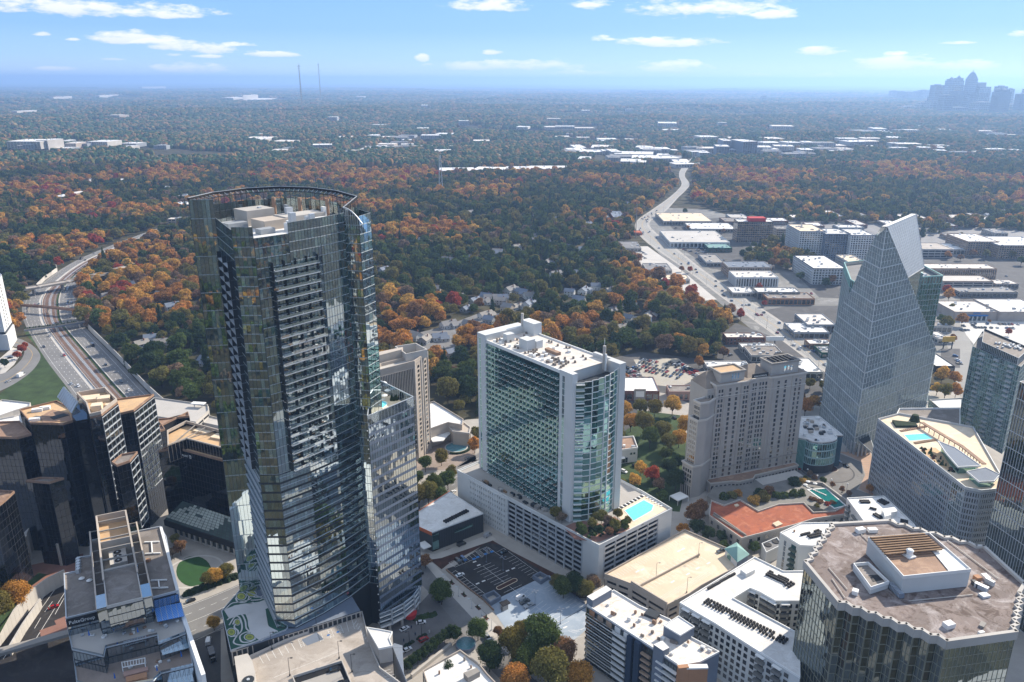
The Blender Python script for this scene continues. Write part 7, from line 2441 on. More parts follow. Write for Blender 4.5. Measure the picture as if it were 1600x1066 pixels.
# ---- downtown skyline
def skyscraper(px0, px1, pyt, pyb, label, style='flat', mat='grey_wall'):
 cx=(px0+px1)/2
 g=at(cx, pyb)
 zb=0
 sc=g[1]/(F*cP)
 r=ray(cx, pyt); zt=H+r[2]*g[1]/r[1]
 w=(px1 - px0)*g[1]/(F*1.0)*.98
 B=Bld('skyscraper', label,'skyscraper', g)
 body=rect(g, w, w*.8,12)
 def glz(poly, z0, z1, fh=16):
  facade(B, poly[0], poly[1], z0, z1, pw=w/7, fh=fh, pier=1.8, span=3, dep=.8, glass='window_dark', frame=mat)
  facade(B, poly[3], poly[0], z0, z1, pw=w/7, fh=fh, pier=1.8, span=3, dep=.8, glass='window_dark', frame=mat)
 if style == 'flat':
  B('body', mat).prism(body, 0, zt); glz(ccw(body),10, zt)
  B('roof_plant','stone_dark').prism(rect(g, w*.5, w*.4,12), zt, zt+6)
 elif style == 'step':
  B('body', mat).prism(body, 0, zt*.86 ); B('upper_body', mat).prism(rect(add(g, (-w*.2,0)), w*.55, w*.7,12),0, zt); glz(ccw(body),10, zt*.86)
 elif style == 'spire':
  h=zt*.78
  B('body', mat).prism(body, 0, h); glz(ccw(body),10, h)
  q=body; prev=h; c0=body
  for s, z in ((.80, h+(zt - h)*.25),(.55, h+(zt - h)*.5),(.3, h+(zt - h)*.72)):
   q2=rect(g, w*s, w*.8*s, 12)
   for i in range(4): B('crown', mat).quad((*c0[i], prev),(*c0[(i+1) % 4], prev),(*q2[(i+1) % 4], z),(*q2[i], z),.5)
   c0, prev=q2, z
  B('spire','steel_frame').cyl(g, w*.12, prev, zt, 6,.8)
 elif style == 'twin':
  B('body', mat).prism(body, 0, zt*.86); glz(ccw(body),10, zt*.86)
  for s in (-1,1):
   c=add(g, (s*w*.27,0))
   B('shoulder', mat).prism(rect(c, w*.44, w*.5,12), zt*.86, zt*(.90 if s<0 else .93))
   B('pinnacle', mat).cyl(c, w*.2, zt*(.90 if s<0 else .93), zt*(.96 if s<0 else 1.0),6,.5)
 elif style == 'round':
  B('body', mat).prism(body, 0, zt*.86); glz(ccw(body),10, zt*.86)
  B('crown', mat).prism(rect(g, w*.7, w*.7,12), zt*.86, zt*.94); B('crown', mat).cyl(g, w*.28, zt*.94, zt, 10, w*.1)
 B.done()
SKY=[(1451,1466,133,174,'flat','slate_wall','broad flat-topped downtown tower, left of the twin-peaked one'),
       (1474,1494,118,174,'twin','slate_wall','downtown tower with two pinnacled peaks'),
       (1503,1516,109,176,'spire','slate_wall','tallest downtown tower with pointed spire'),
       (1497,1506,134,172,'flat','grey_wall','slim block hugging the spired downtown tower'),
       (1518,1537,129,176,'step','grey_wall','stepped downtown tower right of the spire'),
       (1550,1564,135,176,'flat','grey_wall','flat downtown slab behind the domed tower'),
       (1549,1569,138,180,'round','navy_wall','dark downtown tower with rounded stepped crown'),
       (1568,1577,139,174,'flat','grey_wall','narrow pale downtown block right of the domed tower'),
       (1586,1606,147,178,'flat','navy_wall','dark downtown block cut by the right edge'),
       (1594,1604,139,172,'flat','grey_wall','pale downtown block behind the one at right edge'),
       (1482,1498,142,176,'flat','navy_wall','dark low downtown block below the twin peaks'),
       (1466,1482,149,178,'flat','slate_wall','blue-grey downtown block in front of the twin peaks'),
       (1492,1516,155,172,'flat','white_wall','pale wide downtown slab below the spire'),
       (1518,1545,160,178,'flat','slate_wall','low wide downtown block right of the pale slab'),
       (1464,1475,139,172,'flat','grey_wall','mid-height downtown block touching the twin-peaked tower'),
       (1537,1542,141,172,'flat','grey_wall','thin downtown block right of the stepped tower'),
       (1505,1518,148,176,'flat','slate_wall','dark block right below the spired tower'),
       (1401,1410,143,160,'flat','slate_wall','darkest midtown block left of downtown'),
       (1389,1399,142,158,'flat','grey_wall','leftmost pale midtown block'),
       (1411,1423,144,160,'flat','grey_wall','pale midtown block right of the darkest one'),
       (1426,1434,143,160,'flat','slate_wall','narrow midtown block left of the wide one'),
       (1434,1447,141,160,'flat','grey_wall','wide midtown block beside downtown'),
       (1448,1456,151,172,'flat','navy_wall','small dark block at the foot of the broad downtown tower'),
       (1432,1445,160,173,'flat','white_wall','pale low midtown row left of downtown'),
       (1410,1428,166,174,'flat','white_wall','lowest pale midtown row'),
       (1446,1462,158,174,'flat','grey_wall','grey midtown row at the downtown foot'),
       (1484,1506,168,178,'flat','slate_wall','long low arcade block in front of downtown'),
       (1573,1590,163,176,'flat','grey_wall','low grey block between the domed tower and right edge'),
       (1189,1196,150,160,'flat','grey_wall','lonely distant block far left of downtown')]
for x0, x1, yt, yb, st, m_, lb in SKY: skyscraper(x0, x1, yt, yb, lb, st, m_)
# ---- houses in the woods
HM={}
def house(px, py, w, d, rot, wallm, roofm, label):
 c=at(px, py)
 B=Bld('house', label,'house', c,'houses in the woods')
 h=random.uniform(3.2,6)
 def hall(w, d, h, o):
  ca, sa=math.cos(R(rot)), math.sin(R(rot))
  X=lambda x, y: (c[0]+(x+o[0])*ca - (y+o[1])*sa, c[1]+(x+o[0])*sa+(y+o[1])*ca)
  q=[X(-w/2,-d/2), X(w/2,-d/2), X(w/2, d/2), X(-w/2, d/2)]
  B('wall', wallm).prism(q, 0, h, top=False)
  e=.6; rh=h+d*.36
  q2=[X(-w/2 - e, -d/2 - e), X(w/2+e, -d/2 - e), X(w/2+e, d/2+e), X(-w/2 - e, d/2+e)]
  m1, m2=X(-w/2 - e, 0), X(w/2+e, 0)
  RM=B('pitched_roof', roofm)
  RM.quad((*q2[0], h - .2),(*q2[1], h - .2),(*m2, rh),(*m1, rh)); RM.quad((*q2[2], h - .2),(*q2[3], h - .2),(*m1, rh),(*m2, rh))
  B('gable', wallm).face([(*q[3], h),(*q[0], h),(*X(-w/2,0), rh - .3)]); B('gable', wallm).face([(*q[1], h),(*q[2], h),(*X(w/2,0), rh - .3)])
  for i in (0,1,2,3):
   L=ln(sub(q[(i+1) % 4], q[i])); n=max(1, int(L/3))
   punched(B, q[i], q[(i+1) % 4], 0,0, [L*(k+.5)/n for k in range(n)], [1.0]+([3.8] if h>5.4 else []),1.2,1.4,'window_dark')
 hall(w, d, h, (0,0)); hall(d*.8, w*.45, h*.85,(w*.3,-d*.5)) if w>13 else None
 B('chimney','brick').box(add(c, (w*.2,1)),1,1,0, h+d*.36+1)
 B.done(); EXC.append(ccw(rect(add(c, (0,-5)), w+8, d+20,0)))
HS=[(206,448,'white_wall','slate_wall'),(232,445,'tan_stone','stone_dark'),(254,464,'white_wall','stone_dark'),(270,485,'white_wall','slate_wall'),(323,568,'white_wall','slate_wall'),(253,542,'tan_stone','stone_dark'),
      (236,533,'white_wall','slate_wall'),(170,468,'white_wall','grey_roof'),(222,545,'grey_wall','stone_dark'),(296,426,'tan_stone','slate_wall'),(890,462,'white_wall','slate_wall'),(912,458,'white_wall','slate_wall'),
      (935,466,'white_wall','slate_wall'),(952,460,'grey_wall','stone_dark'),(905,472,'white_wall','slate_wall'),(728,486,'grey_wall','slate_wall'),(742,476,'white_wall','slate_wall'),(760,468,'white_wall','slate_wall'),(816,461,'tan_stone','slate_wall'),(826,466,'white_wall','stone_dark'),
      (649,530,'white_wall','stone_dark'),(687,531,'white_wall','slate_wall'),(624,531,'tan_stone','slate_wall'),(664,536,'grey_wall','stone_dark'),(708,556,'tan_stone','slate_wall'),(955,517,'pink_wall','rust_roof'),(969,518,'tan_stone','stone_dark'),(981,503,'white_wall','slate_wall'),
      (1012,499,'brick','stone_dark'),(1004,506,'grey_wall','slate_wall'),(840,372,'white_wall','grey_roof'),(735,335,'white_wall','grey_roof'),(870,345,'white_wall','slate_wall'),(680,372,'grey_wall','slate_wall'),(780,398,'white_wall','slate_wall'),(600,425,'grey_wall','slate_wall'),
      (1540,340,'white_wall','slate_wall'),(1565,335,'white_wall','slate_wall'),(1500,322,'white_wall','slate_wall'),(1580,345,'grey_wall','slate_wall'),(905,430,'white_wall','slate_wall'),(855,415,'white_wall','grey_roof'),(640,320,'white_wall','grey_roof'),(985,322,'white_wall','slate_wall')]
for k in range(44):
 x, y=random.uniform(560,1080), random.uniform(330,520)
 if x<660 and y>300: x += 110
 if x>960+(y - 330)*.5: continue
 HS.append((x, y, random.choice(('white_wall','white_wall','tan_stone','grey_wall')), random.choice(('slate_wall','stone_dark','grey_roof'))))
wn={'white_wall': 'white','tan_stone': 'tan','grey_wall': 'grey','pink_wall': 'pink','brick': 'brick'}
rn={'slate_wall': 'dark slate','stone_dark': 'brown','grey_roof': 'grey','rust_roof': 'rust'}
for x, y, w_, r_ in HS:
 where='right of the freeway' if x<340 else ('beyond the pointed tower' if x>1400 else ('left of the fin tower' if x<780 and y>430 else ('behind the fin tower' if y>430 else 'deep in the woods')))
 house(x, y, random.uniform(11,17), random.uniform(8,10.5), random.uniform(-40,70), w_, r_,'%s house with %s roof among trees %s' % (wn[w_], rn[r_], where))
# ================================================================ trees
TC={'green': (.12,.17,.055),'dark': (.068,.10,.048),'olive': (.24,.225,.075),'gold': (.70,.46,.12),'orange': (.66,.34,.10),'rust': (.42,.24,.13),'red': (.46,.10,.07),'brown': (.31,.23,.16)}
for k, c in TC.items():
 m, n=newmat('leaf_'+k)
 rnd=n('ShaderNodeObjectInfo').outputs['Random']
 r=n('ShaderNodeAttribute', attribute_name='r').outputs['Fac']
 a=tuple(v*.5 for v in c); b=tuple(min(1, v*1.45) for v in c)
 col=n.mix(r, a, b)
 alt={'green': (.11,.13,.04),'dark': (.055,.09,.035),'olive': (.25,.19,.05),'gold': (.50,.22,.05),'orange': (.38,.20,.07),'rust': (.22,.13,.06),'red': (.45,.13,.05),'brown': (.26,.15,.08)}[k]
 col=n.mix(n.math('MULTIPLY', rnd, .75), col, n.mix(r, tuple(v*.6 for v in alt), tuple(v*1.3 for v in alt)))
 d=n('ShaderNodeBsdfDiffuse', {'Color': col,'Roughness': 1.0})
 t=n('ShaderNodeBsdfTranslucent', {'Color': col})
 mx=n('ShaderNodeMixShader', {0: .38,1: d.outputs[0], 2: t.outputs[0]})
 finish(m, n, mx.outputs[0])
def crown_mesh(seed, nleaf, size, conif=False, lobes=11):
 """unit crown: about 1 wide (radius .5) and 0..1 high, leaf clusters over many lobes"""
 rg=np.random.default_rng(seed)
 L=[]
 if conif:
  for k in range(lobes+4):
   t=k/(lobes+3)
   rr=.34*(1 - t) ** .8+.05
   a=rg.uniform(0,6.28)
   L.append((rr*.45*math.cos(a), rr*.45*math.sin(a),.08+.84*t, rr*.75,.11))
 else:
  L.append((0,0,.52,.33,.34))
  for k in range(lobes):
   a=2*math.pi*(k*.618)+rg.uniform(-.4,.4)
   e=rg.uniform(-.25,.9)
   rad=rg.uniform(.15,.24)
   d=(.5 - rad)*math.cos(e*1.3)*rg.uniform(.8,1.08)
   L.append((d*math.cos(a), d*math.sin(a),.46+.34*math.sin(e*1.35), rad, rad*rg.uniform(.75,.95)))
 mb=MB()
 tot=sum(l[3] ** 2 for l in L)
 for (cx, cy, cz, rad, rz) in L:
  n=int(nleaf*rad*rad/tot)
  for _ in range(n):
   v=rg.normal(size=3); v /= np.linalg.norm(v)
   if v[2]<-.55: v[2] *= -1
   s=rg.uniform(.82,1.10)
   p=np.array([cx+v[0]*rad*s, cy+v[1]*rad*s, cz+v[2]*rz*s])
   nn=v+rg.normal(size=3)*.45; nn /= np.linalg.norm(nn)
   u=np.cross(nn, [0.3,0.2,1.0]); u /= np.linalg.norm(u)+1e-6
   w=np.cross(nn, u)
   q=size*rg.uniform(.6,1.3)
   a=rg.uniform(0,6.28); u, w=u*math.cos(a)+w*math.sin(a), w*math.cos(a) - u*math.sin(a)
   mb.face([tuple(p+u*q*.5 - w*q*.15), tuple(p+w*q*.5), tuple(p - u*q*.45+w*q*.1), tuple(p - w*q*.5)], float(rg.uniform(0,1)))
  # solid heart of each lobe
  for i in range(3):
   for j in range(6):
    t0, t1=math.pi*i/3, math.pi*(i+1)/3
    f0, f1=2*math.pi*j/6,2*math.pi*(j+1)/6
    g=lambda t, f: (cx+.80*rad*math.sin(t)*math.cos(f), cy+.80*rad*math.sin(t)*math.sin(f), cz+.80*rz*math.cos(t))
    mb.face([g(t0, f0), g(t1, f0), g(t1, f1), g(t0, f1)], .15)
 return mb
def trunk_mesh():
 mb=MB(); mb.cyl((0,0),.5,0,.62,6,.28, top=False)
 for k in range(4):
  a=k*1.6
  mb.beam((0,0,.45),(math.cos(a)*3.0, math.sin(a)*3.0,.8),.28)
 return mb.mesh('trunk','bark')
TRUNK=trunk_mesh()
CR={}      # (lod, shape, colour) -> mesh
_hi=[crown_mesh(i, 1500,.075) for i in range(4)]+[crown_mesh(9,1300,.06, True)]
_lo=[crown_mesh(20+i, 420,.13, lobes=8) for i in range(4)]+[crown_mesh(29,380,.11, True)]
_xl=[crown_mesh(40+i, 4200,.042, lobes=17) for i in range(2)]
for lod, lst in (('hi', _hi),('lo', _lo),('xl', _xl)):
 for i, mb in enumerate(lst):
  base=mb.mesh('crown','leaf_green')
  for c in TC:
   me=base.copy(); me.materials.clear(); me.materials.append(MAT['leaf_'+c])
   CR[lod, i, c]=me
OCC=[[(295,310),(410,295),(530,325),(567,380),(572,590),(645,620),(660,950),(560,970),(440,1010),(375,930)], [(748,525),(785,505),(952,560),(945,800),(1052,795),(935,920),(714,790),(714,735),(748,720)],
       [(1065,620),(1100,590),(1245,565),(1245,740),(1080,780),(1063,770)], [(1340,410),(1385,345),(1440,335),(1475,430),(1450,650),(1335,710),(1280,650)], [(1520,540),(1540,528),(1600,540),(1600,900),(1490,760)],
       [(30,640),(90,604),(240,615),(360,680),(370,850),(0,900),(0,640)], [(100,898),(150,806),(250,824),(310,1066),(105,1066)], [(1256,880),(1300,818),(1600,914),(1600,1066),(1232,1066)], [(570,550),(670,540),(672,710),(570,720)]]
TREES=[]      # (x, y, z, width, height, shape, colour, where)
def region_word(px, py):
 if py>930: return 'near the bottom edge'
 if px<135 and py>380 and py<640: return 'left of the freeway'
 if px<345 and py >= 380: return 'right of the freeway'
 if px<345: return 'far beyond the freeway bend'
 if py<300: return 'on the far wooded plain'
 if px<640: return 'in the woods behind the tallest tower'
 if px<760: return 'in the woods between tallest tower and fin tower'
 if px<960 and py>400: return 'in the woods behind the fin tower'
 if px<1080 and py>620: return 'between fin tower and stone hotel'
 if px<1180 and py>440: return 'in the woods left of the boulevard'
 if px<1010: return 'in the woods short of the boulevard bend'
 if py>560: return 'around the stone hotel and pointed tower'
 return 'right of the boulevard'
def tree(px, py, w, c, h=None, lod='hi', shape=None, where=None, z=0.0, world=None):
 p=world or at(px, py, z)
 shape=random.randrange(2 if lod == 'xl' else 4) if shape is None else shape
 TREES.append([p[0], p[1], z, w, h or w*random.uniform(.95,1.25), shape, c, where, lod])
# hand-placed near trees (trunk foot in the photo)
for t in ((845,1035,20,'green'),(803,1035,15,'olive'),(880,1045,14,'rust'),(825,1060,14,'green'),(805,1085,13,'orange'),(765,1050,13,'dark'),(860,1085,18,'olive'),(905,1085,14,'gold'),(880,1075,12,'brown'),
          (690,945,12.5,'green'),(747,1001,11,'green'),(685,935,9,'green'),(815,1000,9,'olive'),(778,995,5,'rust'),(700,1066,9,'dark'),(850,1010,10,'olive'),
          (30,955,15,'gold'),(0,975,16,'olive'),(-15,940,15,'olive'),(20,930,10,'gold'),(338,912,9.5,'gold'),(356,905,9,'olive'),(325,918,7,'olive'),(283,868,8,'rust'),(270,872,6,'brown'),(275,850,6,'olive'),
          (335,985,7,'gold'),(300,1040,6,'gold'),(262,880,4,'rust'),
          (665,738,10,'green'),(690,728,10.5,'olive'),(653,760,9,'green'),(680,775,13,'green'),(670,790,14,'olive'),(700,765,12,'green'),(705,750,9,'olive'),(655,795,13,'olive'),(690,790,11,'green'),(742,708,11,'orange'),(744,690,10,'olive'),
          (665,888,8,'rust'),(880,935,11,'green'),(900,932,11,'dark'),(915,938,10,'olive'),(895,925,10,'dark'),(870,920,8,'olive'),(925,925,9,'brown'),
          (975,655,13,'gold'),(1000,650,13,'olive'),(1022,652,14,'olive'),(1050,650,14,'gold'),(1005,680,16,'olive'),(1035,690,15,'olive'),(985,675,13,'gold'),(1015,700,14,'green'),(1045,705,13,'olive'),(965,690,12,'olive'),(1070,680,14,'gold'),(1060,700,13,'gold'),
          (1018,755,12,'red'),(1000,745,9,'gold'),(955,775,9,'rust'),(970,775,9,'olive'),(990,765,9,'gold'),(1045,745,13,'dark'),(1055,770,14,'dark'),(1030,770,9,'brown'),(960,790,8,'gold'),(1040,720,10,'green'),(1060,735,12,'dark'),(1035,785,8,'green'),
          (1085,820,12,'rust'),(1095,805,9,'rust'),(1088,840,10,'dark'),(1105,845,9,'dark'),(1125,850,7,'dark'),(1066,840,8,'gold'),(1130,860,6,'green'),(1178,865,7,'green'),(1200,860,5,'green'),
          (1130,788,7,'green'),(1142,786,8,'olive'),(1152,782,7,'gold'),(1178,795,9,'gold'),(1190,790,10,'olive'),(1200,780,8,'rust'),(1185,785,8,'dark'),(1212,786,7,'green'),(1225,785,7,'green'),(1238,783,7,'green'),(1250,782,7,'green'),(1240,765,9,'dark'),(1252,762,7,'gold'),(1262,760,6,'olive'),
          (1268,790,6,'rust'),(1280,794,6,'rust'),(1292,797,6,'red'),(1300,795,5,'brown'),(1275,800,5,'olive'),(1258,752,4,'green'),(1272,752,4,'brown'),(1285,757,5,'green'),(1300,762,4,'rust'),(1315,770,4,'rust'),(1325,776,4,'brown'),(1358,770,5.5,'orange'),(1265,745,4,'brown'),
          (1257,650,13,'orange'),(1270,640,12,'gold'),(1250,635,10,'rust'),(1245,620,10,'olive'),(1265,608,10,'olive'),(1285,612,9,'olive'),(1470,600,13,'gold'),(1490,602,12,'orange'),(1475,625,13,'olive'),(1492,622,11,'orange'),(1463,618,11,'gold'),
          (1478,516,15,'olive'),(1470,508,11,'green'),(1502,510,13,'orange'),(1481,472,14,'orange'),(1478,462,11,'red'),(1488,535,8,'rust'),(1530,540,5,'red'),(1575,525,7,'red'),(1485,490,10,'olive'),(1545,505,4,'orange'),
          (1157,500,10,'red'),(1063,600,0.1,'red'),(967,590,8,'red'),(975,596,7,'orange'),(1098,560,13,'gold'),(1092,575,10,'orange'),(1060,545,15,'gold'),(1075,560,17,'olive'),(1120,555,13,'olive'),(1130,560,11,'rust'),(1040,535,15,'olive'),(1100,535,15,'dark'),(955,560,15,'olive'),(945,590,12,'rust'),
          (1070,335,10,'green'),(1075,360,9,'orange'),(1130,365,8,'rust'),(1140,430,10,'rust'),(1185,455,9,'red'),(1180,445,9,'olive'),(1065,425,8,'rust'),(1078,427,8,'red'),(1230,400,12,'green'),(1228,378,11,'olive'),(1245,405,14,'dark'),(1265,430,14,'dark'),(1280,440,14,'dark'),(1250,440,13,'green'),(1300,445,12,'rust'),
          (1290,450,12,'dark'),(1320,440,12,'rust'),(1330,450,10,'olive'),(1200,405,13,'rust'),(1185,410,13,'olive'),(1215,412,12,'orange'),(1170,398,12,'green'),(1160,405,12,'dark'),(1225,418,12,'gold'),(1205,420,12,'rust'),
          (1580,405,12,'olive'),(1560,400,12,'orange'),(1540,405,12,'olive'),(1595,415,13,'green'),(1520,402,11,'rust'),(1480,405,10,'orange'),(1500,408,10,'rust'),(35,553,9,'red'),(28,562,8,'red'),(8,575,8,'dark'),(40,545,6,'red')):
 tree(*t, lod='xl' if t[1]>900 or t[2] >= 13 and t[1]>640 else 'hi')
for _ in range(55):
 _x, _y=random.uniform(1020,1600), random.uniform(335,600)
 _p=at(_x, _y)
 if _x>1180+(_y - 330)*.3 and _y>470 and _x<1460: continue
 if any(inpoly(_p[0], _p[1], _e) for _e in EXC): continue
 tree(_x, _y, random.uniform(6,11), random.choice(['olive','rust','orange','gold','green','red']), lod='hi')
for _ in range(46):
 _x, _y=random.uniform(948,1068), random.uniform(690,790)
 _p=at(_x, _y)
 if any(inpoly(_p[0], _p[1], inset(_e, -2)) for _e in EXC): continue
 tree(_x, _y, random.uniform(9,14), random.choice(['olive','green','dark','gold','rust','green']), lod='hi')
# terrace trees on the podium roof (planted 24 m up)
for x, y, w, c in ((868,812,7,'olive'),(878,818,6,'brown'),(910,838,6,'green'),(905,830,5,'green'),(925,828,6,'olive'),(935,838,6,'dark'),(940,818,7,'olive'),(950,822,6,'brown'),(960,832,7,'olive'),(975,830,6,'green'),(952,838,5,'rust'),(930,815,5,'olive'),(965,812,6,'olive'),(980,822,5,'olive')):
 tree(x, y, w, c, z=23.6, where='on the podium roof garden below the fin tower', h=w*1.1)
# clipped conifers beside the motor court of tallest tower
for k in range(9):
 x, y=636+8.4*k, 1052 - 6.6*k
 tree(x, y, 5.2,'dark', h=7.5, where='in the clipped evergreen row by the drop-off court')
tree(711,1003,7,'dark', h=8.5, where='at the head of the evergreen row')
# forests
GX0, GY0, GS=-2200,250,4.0
GNX, GNY=1150,700
mask=np.zeros((GNY, GNX), bool)
def raster(poly, val):
 xs=np.array([p[0] for p in poly]); ys=np.array([p[1] for p in poly])
 i0, i1=max(0, int((xs.min() - GX0)/GS)), min(GNX - 1, int((xs.max() - GX0)/GS)+1)
 j0, j1=max(0, int((ys.min() - GY0)/GS)), min(GNY - 1, int((ys.max() - GY0)/GS)+1)
 if i1 <= i0 or j1 <= j0: return
 X, Y=np.meshgrid(GX0+(np.arange(i0, i1+1)+.5)*GS, GY0+(np.arange(j0, j1+1)+.5)*GS)
 c=np.zeros(X.shape, bool)
 n=len(poly)
 for a in range(n):
  x0, y0=poly[a]; x1, y1=poly[a - 1]
  if y0 == y1: continue
  c ^= ((y0>Y) != (y1>Y)) & (X<(x1 - x0)*(Y - y0)/(y1 - y0)+x0)
 mask[j0:j1+1, i0:i1+1][c]=val
FOR=[((120,440),(175,402),(245,372),(305,349),(440,304),(560,270),(700,262),(1040,262),(1058,290),(1040,308),(1005,335),(980,352),(990,375),(975,395),(1010,425),(1060,455),(1120,490),(1160,520),(1128,530),(1125,560),(1075,560),(1000,550),(950,560),(900,600),(745,650),(735,660),(690,625),(672,600),(560,640),(400,660),(330,640),(235,618),(180,560),(128,505)),
       ((-700,470),(0,428),(38,485),(32,470),(60,443),(150,392),(236,359),(298,339),(440,298),(560,270),(560,262),(-500,262)),
       ((1085,262),(2300,262),(2300,420),(1620,362),(1500,358),(1440,372),(1380,350),(1240,350),(1150,335),(1118,330),(1080,315),(1085,290)),
       ((1150,395),(1245,375),(1270,400),(1275,440),(1250,448),(1230,430),(1165,415)),((1480,398),(1640,384),(1700,430),(1570,428),(1560,412)),
       ((0,430),(40,485),(36,520),(30,540),(-80,560),(-400,560),(-400,440)),((955,745),(1050,700),(1063,770),(1040,785),(1000,770),(960,780)),
       ((44,516),(75,560),(112,610),(100,610),(62,565),(48,540))]
for f in FOR: raster(P(0, *f), True)
for e in EXC: raster(e, False)
# glades
for k in range(70):
 px, py=random.uniform(150,1100), random.uniform(290,520)
 c=at(px, py); s=random.uniform(5,13)
 raster([(c[0] - s, c[1] - s*.8),(c[0]+s, c[1] - s),(c[0]+s, c[1]+s*.8),(c[0] - s*.7, c[1]+s)], False)
def pick(x, y, g):
 """autumn mix that drifts across the woods"""
 a=noise.noise((x/190, y/190,1.7))*1.3+.22*g.normal() - .06 - (.16 if 1050<y<1900 and -250<x<250 else 0)+(.12 if y>1900 else 0)
 b=noise.noise((x/80, y/80,5.1))+.30*g.normal()
 d=math.hypot(x, y)
 if a<-.22: return ('dark','green','green','olive')[int(g.integers(4))]
 if a<.05: return ('green','olive','dark','brown','olive','green')[int(g.integers(6))]
 if a<.26: return ('olive','gold','gold','brown','olive','orange')[int(g.integers(6))]
 if b>.15: return ('orange','red','orange','rust','gold')[int(g.integers(5))]
 return ('gold','orange','gold','olive','orange')[int(g.integers(5))]
g=np.random.default_rng(3)
FAR=[]
sp=12.3
yy=300.0
while yy<2750:
 s_=sp if yy<1500 else sp*1.12
 xx=max(GX0,-.95*yy - 120)
 while xx<min(.85*yy+250,2350):
  x, y=xx+g.uniform(-.42,.42)*s_, yy+g.uniform(-.42,.42)*s_
  i, j=int((x - GX0)/GS), int((y - GY0)/GS)
  if 0 <= i<GNX and 0 <= j<GNY and mask[j, i] and g.random()>.06:
   w=g.uniform(11,21)*(1.0 if g.random()>.25 else .62)
   c=pick(x, y, g)
   con=c in ('dark','green') and g.random()<.22
   hh=w*g.uniform(.85,1.2) if not con else w*1.35
   if con: w *= .62
   FAR.append((x, y, hill(x, y), w, hh, 4 if con else int(g.integers(4)), c, None,'hi' if y<1000 else 'lo'))
  xx += s_
 yy += s_
# woods behind the camera too (the facades mirror them)
for k in range(1500):
 x, y=g.uniform(-900,900), g.uniform(-700,120)
 if abs(x)<120 and y>-60: continue
 FAR.append((x, y, 0, g.uniform(11,18), g.uniform(12,20), int(g.integers(4)), pick(x, y, g), None,'lo'))
# rank by size in the picture
def visible(t):
 q=pix(t[0], t[1], t[2]+t[4]*.5)
 if not (5<q[0]<1595 and 0<q[1]<1066): return 0
 for o in OCC:
  if inpoly(q[0], q[1], o): return 0
 return t[3]*F/math.hypot(t[0], t[1])
cand=sorted(FAR, key=lambda t: -visible(t))
NEAR=[t for t in TREES if t[3]>1]
k=300 - len(NEAR)
NEAR += [list(t) for t in cand[:k]]
rest=cand[k:]
word={'green': 'green','dark': 'dark evergreen','olive': 'olive green','gold': 'golden yellow','orange': 'orange','rust': 'rust brown','red': 'bright red','brown': 'grey brown half bare'}
for x, y, z, w, h, sh, c, wh, lod in NEAR:
 o=bpy.data.objects.new('tree', None); COL.objects.link(o)
 o.location=(x, y, z); o.rotation_euler.z=random.uniform(0,6.28)
 q=pix(x, y, z+h/2)
 wh=wh or region_word(*q)
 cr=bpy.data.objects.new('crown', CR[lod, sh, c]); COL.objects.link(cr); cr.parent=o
 cr.location.z=h*.08; cr.scale=(w, w, h*.95)
 tr=bpy.data.objects.new('trunk', TRUNK); COL.objects.link(tr); tr.parent=o
 s=w*.045
 tr.scale=(s*1.0, s*1.0, h*.62)
 sz='large ' if w>13 else ('small ' if w<7.5 else '')
 tag(o,'%s%s tree %s' % (sz, word[c], wh),'tree','autumn trees', (x, y, z+h/2))
# ---- the remaining woods: instanced on points
def scatter(name, items, meshes, keyf):
 """items -> one point cloud mesh; geometry nodes set the matching crown on every point"""
 keys=sorted(meshes.keys(), key=str)
 coll=bpy.data.collections.new(name+'_kinds')
 for i, k in enumerate(keys):
  ob=bpy.data.objects.new('%s_%03d' % (name, i), meshes[k]); coll.objects.link(ob)
 ki={k: i for i, k in enumerate(keys)}
 me=bpy.data.meshes.new(name)
 me.from_pydata([(t[0], t[1], t[2]) for t in items], [], [])
 a=me.attributes.new('kind_index','INT','POINT'); a.data.foreach_set('value', [ki[keyf(t)] for t in items])
 a=me.attributes.new('size','FLOAT_VECTOR','POINT'); a.data.foreach_set('vector', np.array([(t[3], t[3], t[4]) for t in items], dtype=np.float32).ravel())
 a=me.attributes.new('turn','FLOAT_VECTOR','POINT'); a.data.foreach_set('vector', np.array([(0,0, random.uniform(0,6.28)) for t in items], dtype=np.float32).ravel())
 ob=bpy.data.objects.new(name, me); COL.objects.link(ob)
 ng=bpy.data.node_groups.new(name,'GeometryNodeTree')
 ng.interface.new_socket('Geometry', in_out='INPUT', socket_type='NodeSocketGeometry')
 ng.interface.new_socket('Geometry', in_out='OUTPUT', socket_type='NodeSocketGeometry')
 nn=ng.nodes
 gi, go=nn.new('NodeGroupInput'), nn.new('NodeGroupOutput')
 ip=nn.new('GeometryNodeInstanceOnPoints'); ci=nn.new('GeometryNodeCollectionInfo')
 ci.inputs['Collection'].default_value=coll; ci.inputs['Separate Children'].default_value=True; ci.inputs['Reset Children'].default_value=True
 ip.inputs['Pick Instance'].default_value=True
 m2p=nn.new('GeometryNodeMeshToPoints')
 def attr(nm, typ):
  x=nn.new('GeometryNodeInputNamedAttribute'); x.data_type=typ; x.inputs['Name'].default_value=nm
  return [s for s in x.outputs if s.enabled and s.name == 'Attribute'][0]
 L=ng.links.new
 L(gi.outputs[0], m2p.inputs[0]); L(m2p.outputs[0], ip.inputs['Points']); L(ci.outputs[0], ip.inputs['Instance'])
 L(attr('kind_index','INT'), ip.inputs['Instance Index']); L(attr('size','FLOAT_VECTOR'), ip.inputs['Scale'])
 L(attr('turn','FLOAT_VECTOR'), ip.inputs['Rotation'])
 L(ip.outputs[0], go.inputs[0])
 md=ob.modifiers.new('scatter','NODES'); md.node_group=ng
 ob['kind']='stuff'
 return ob
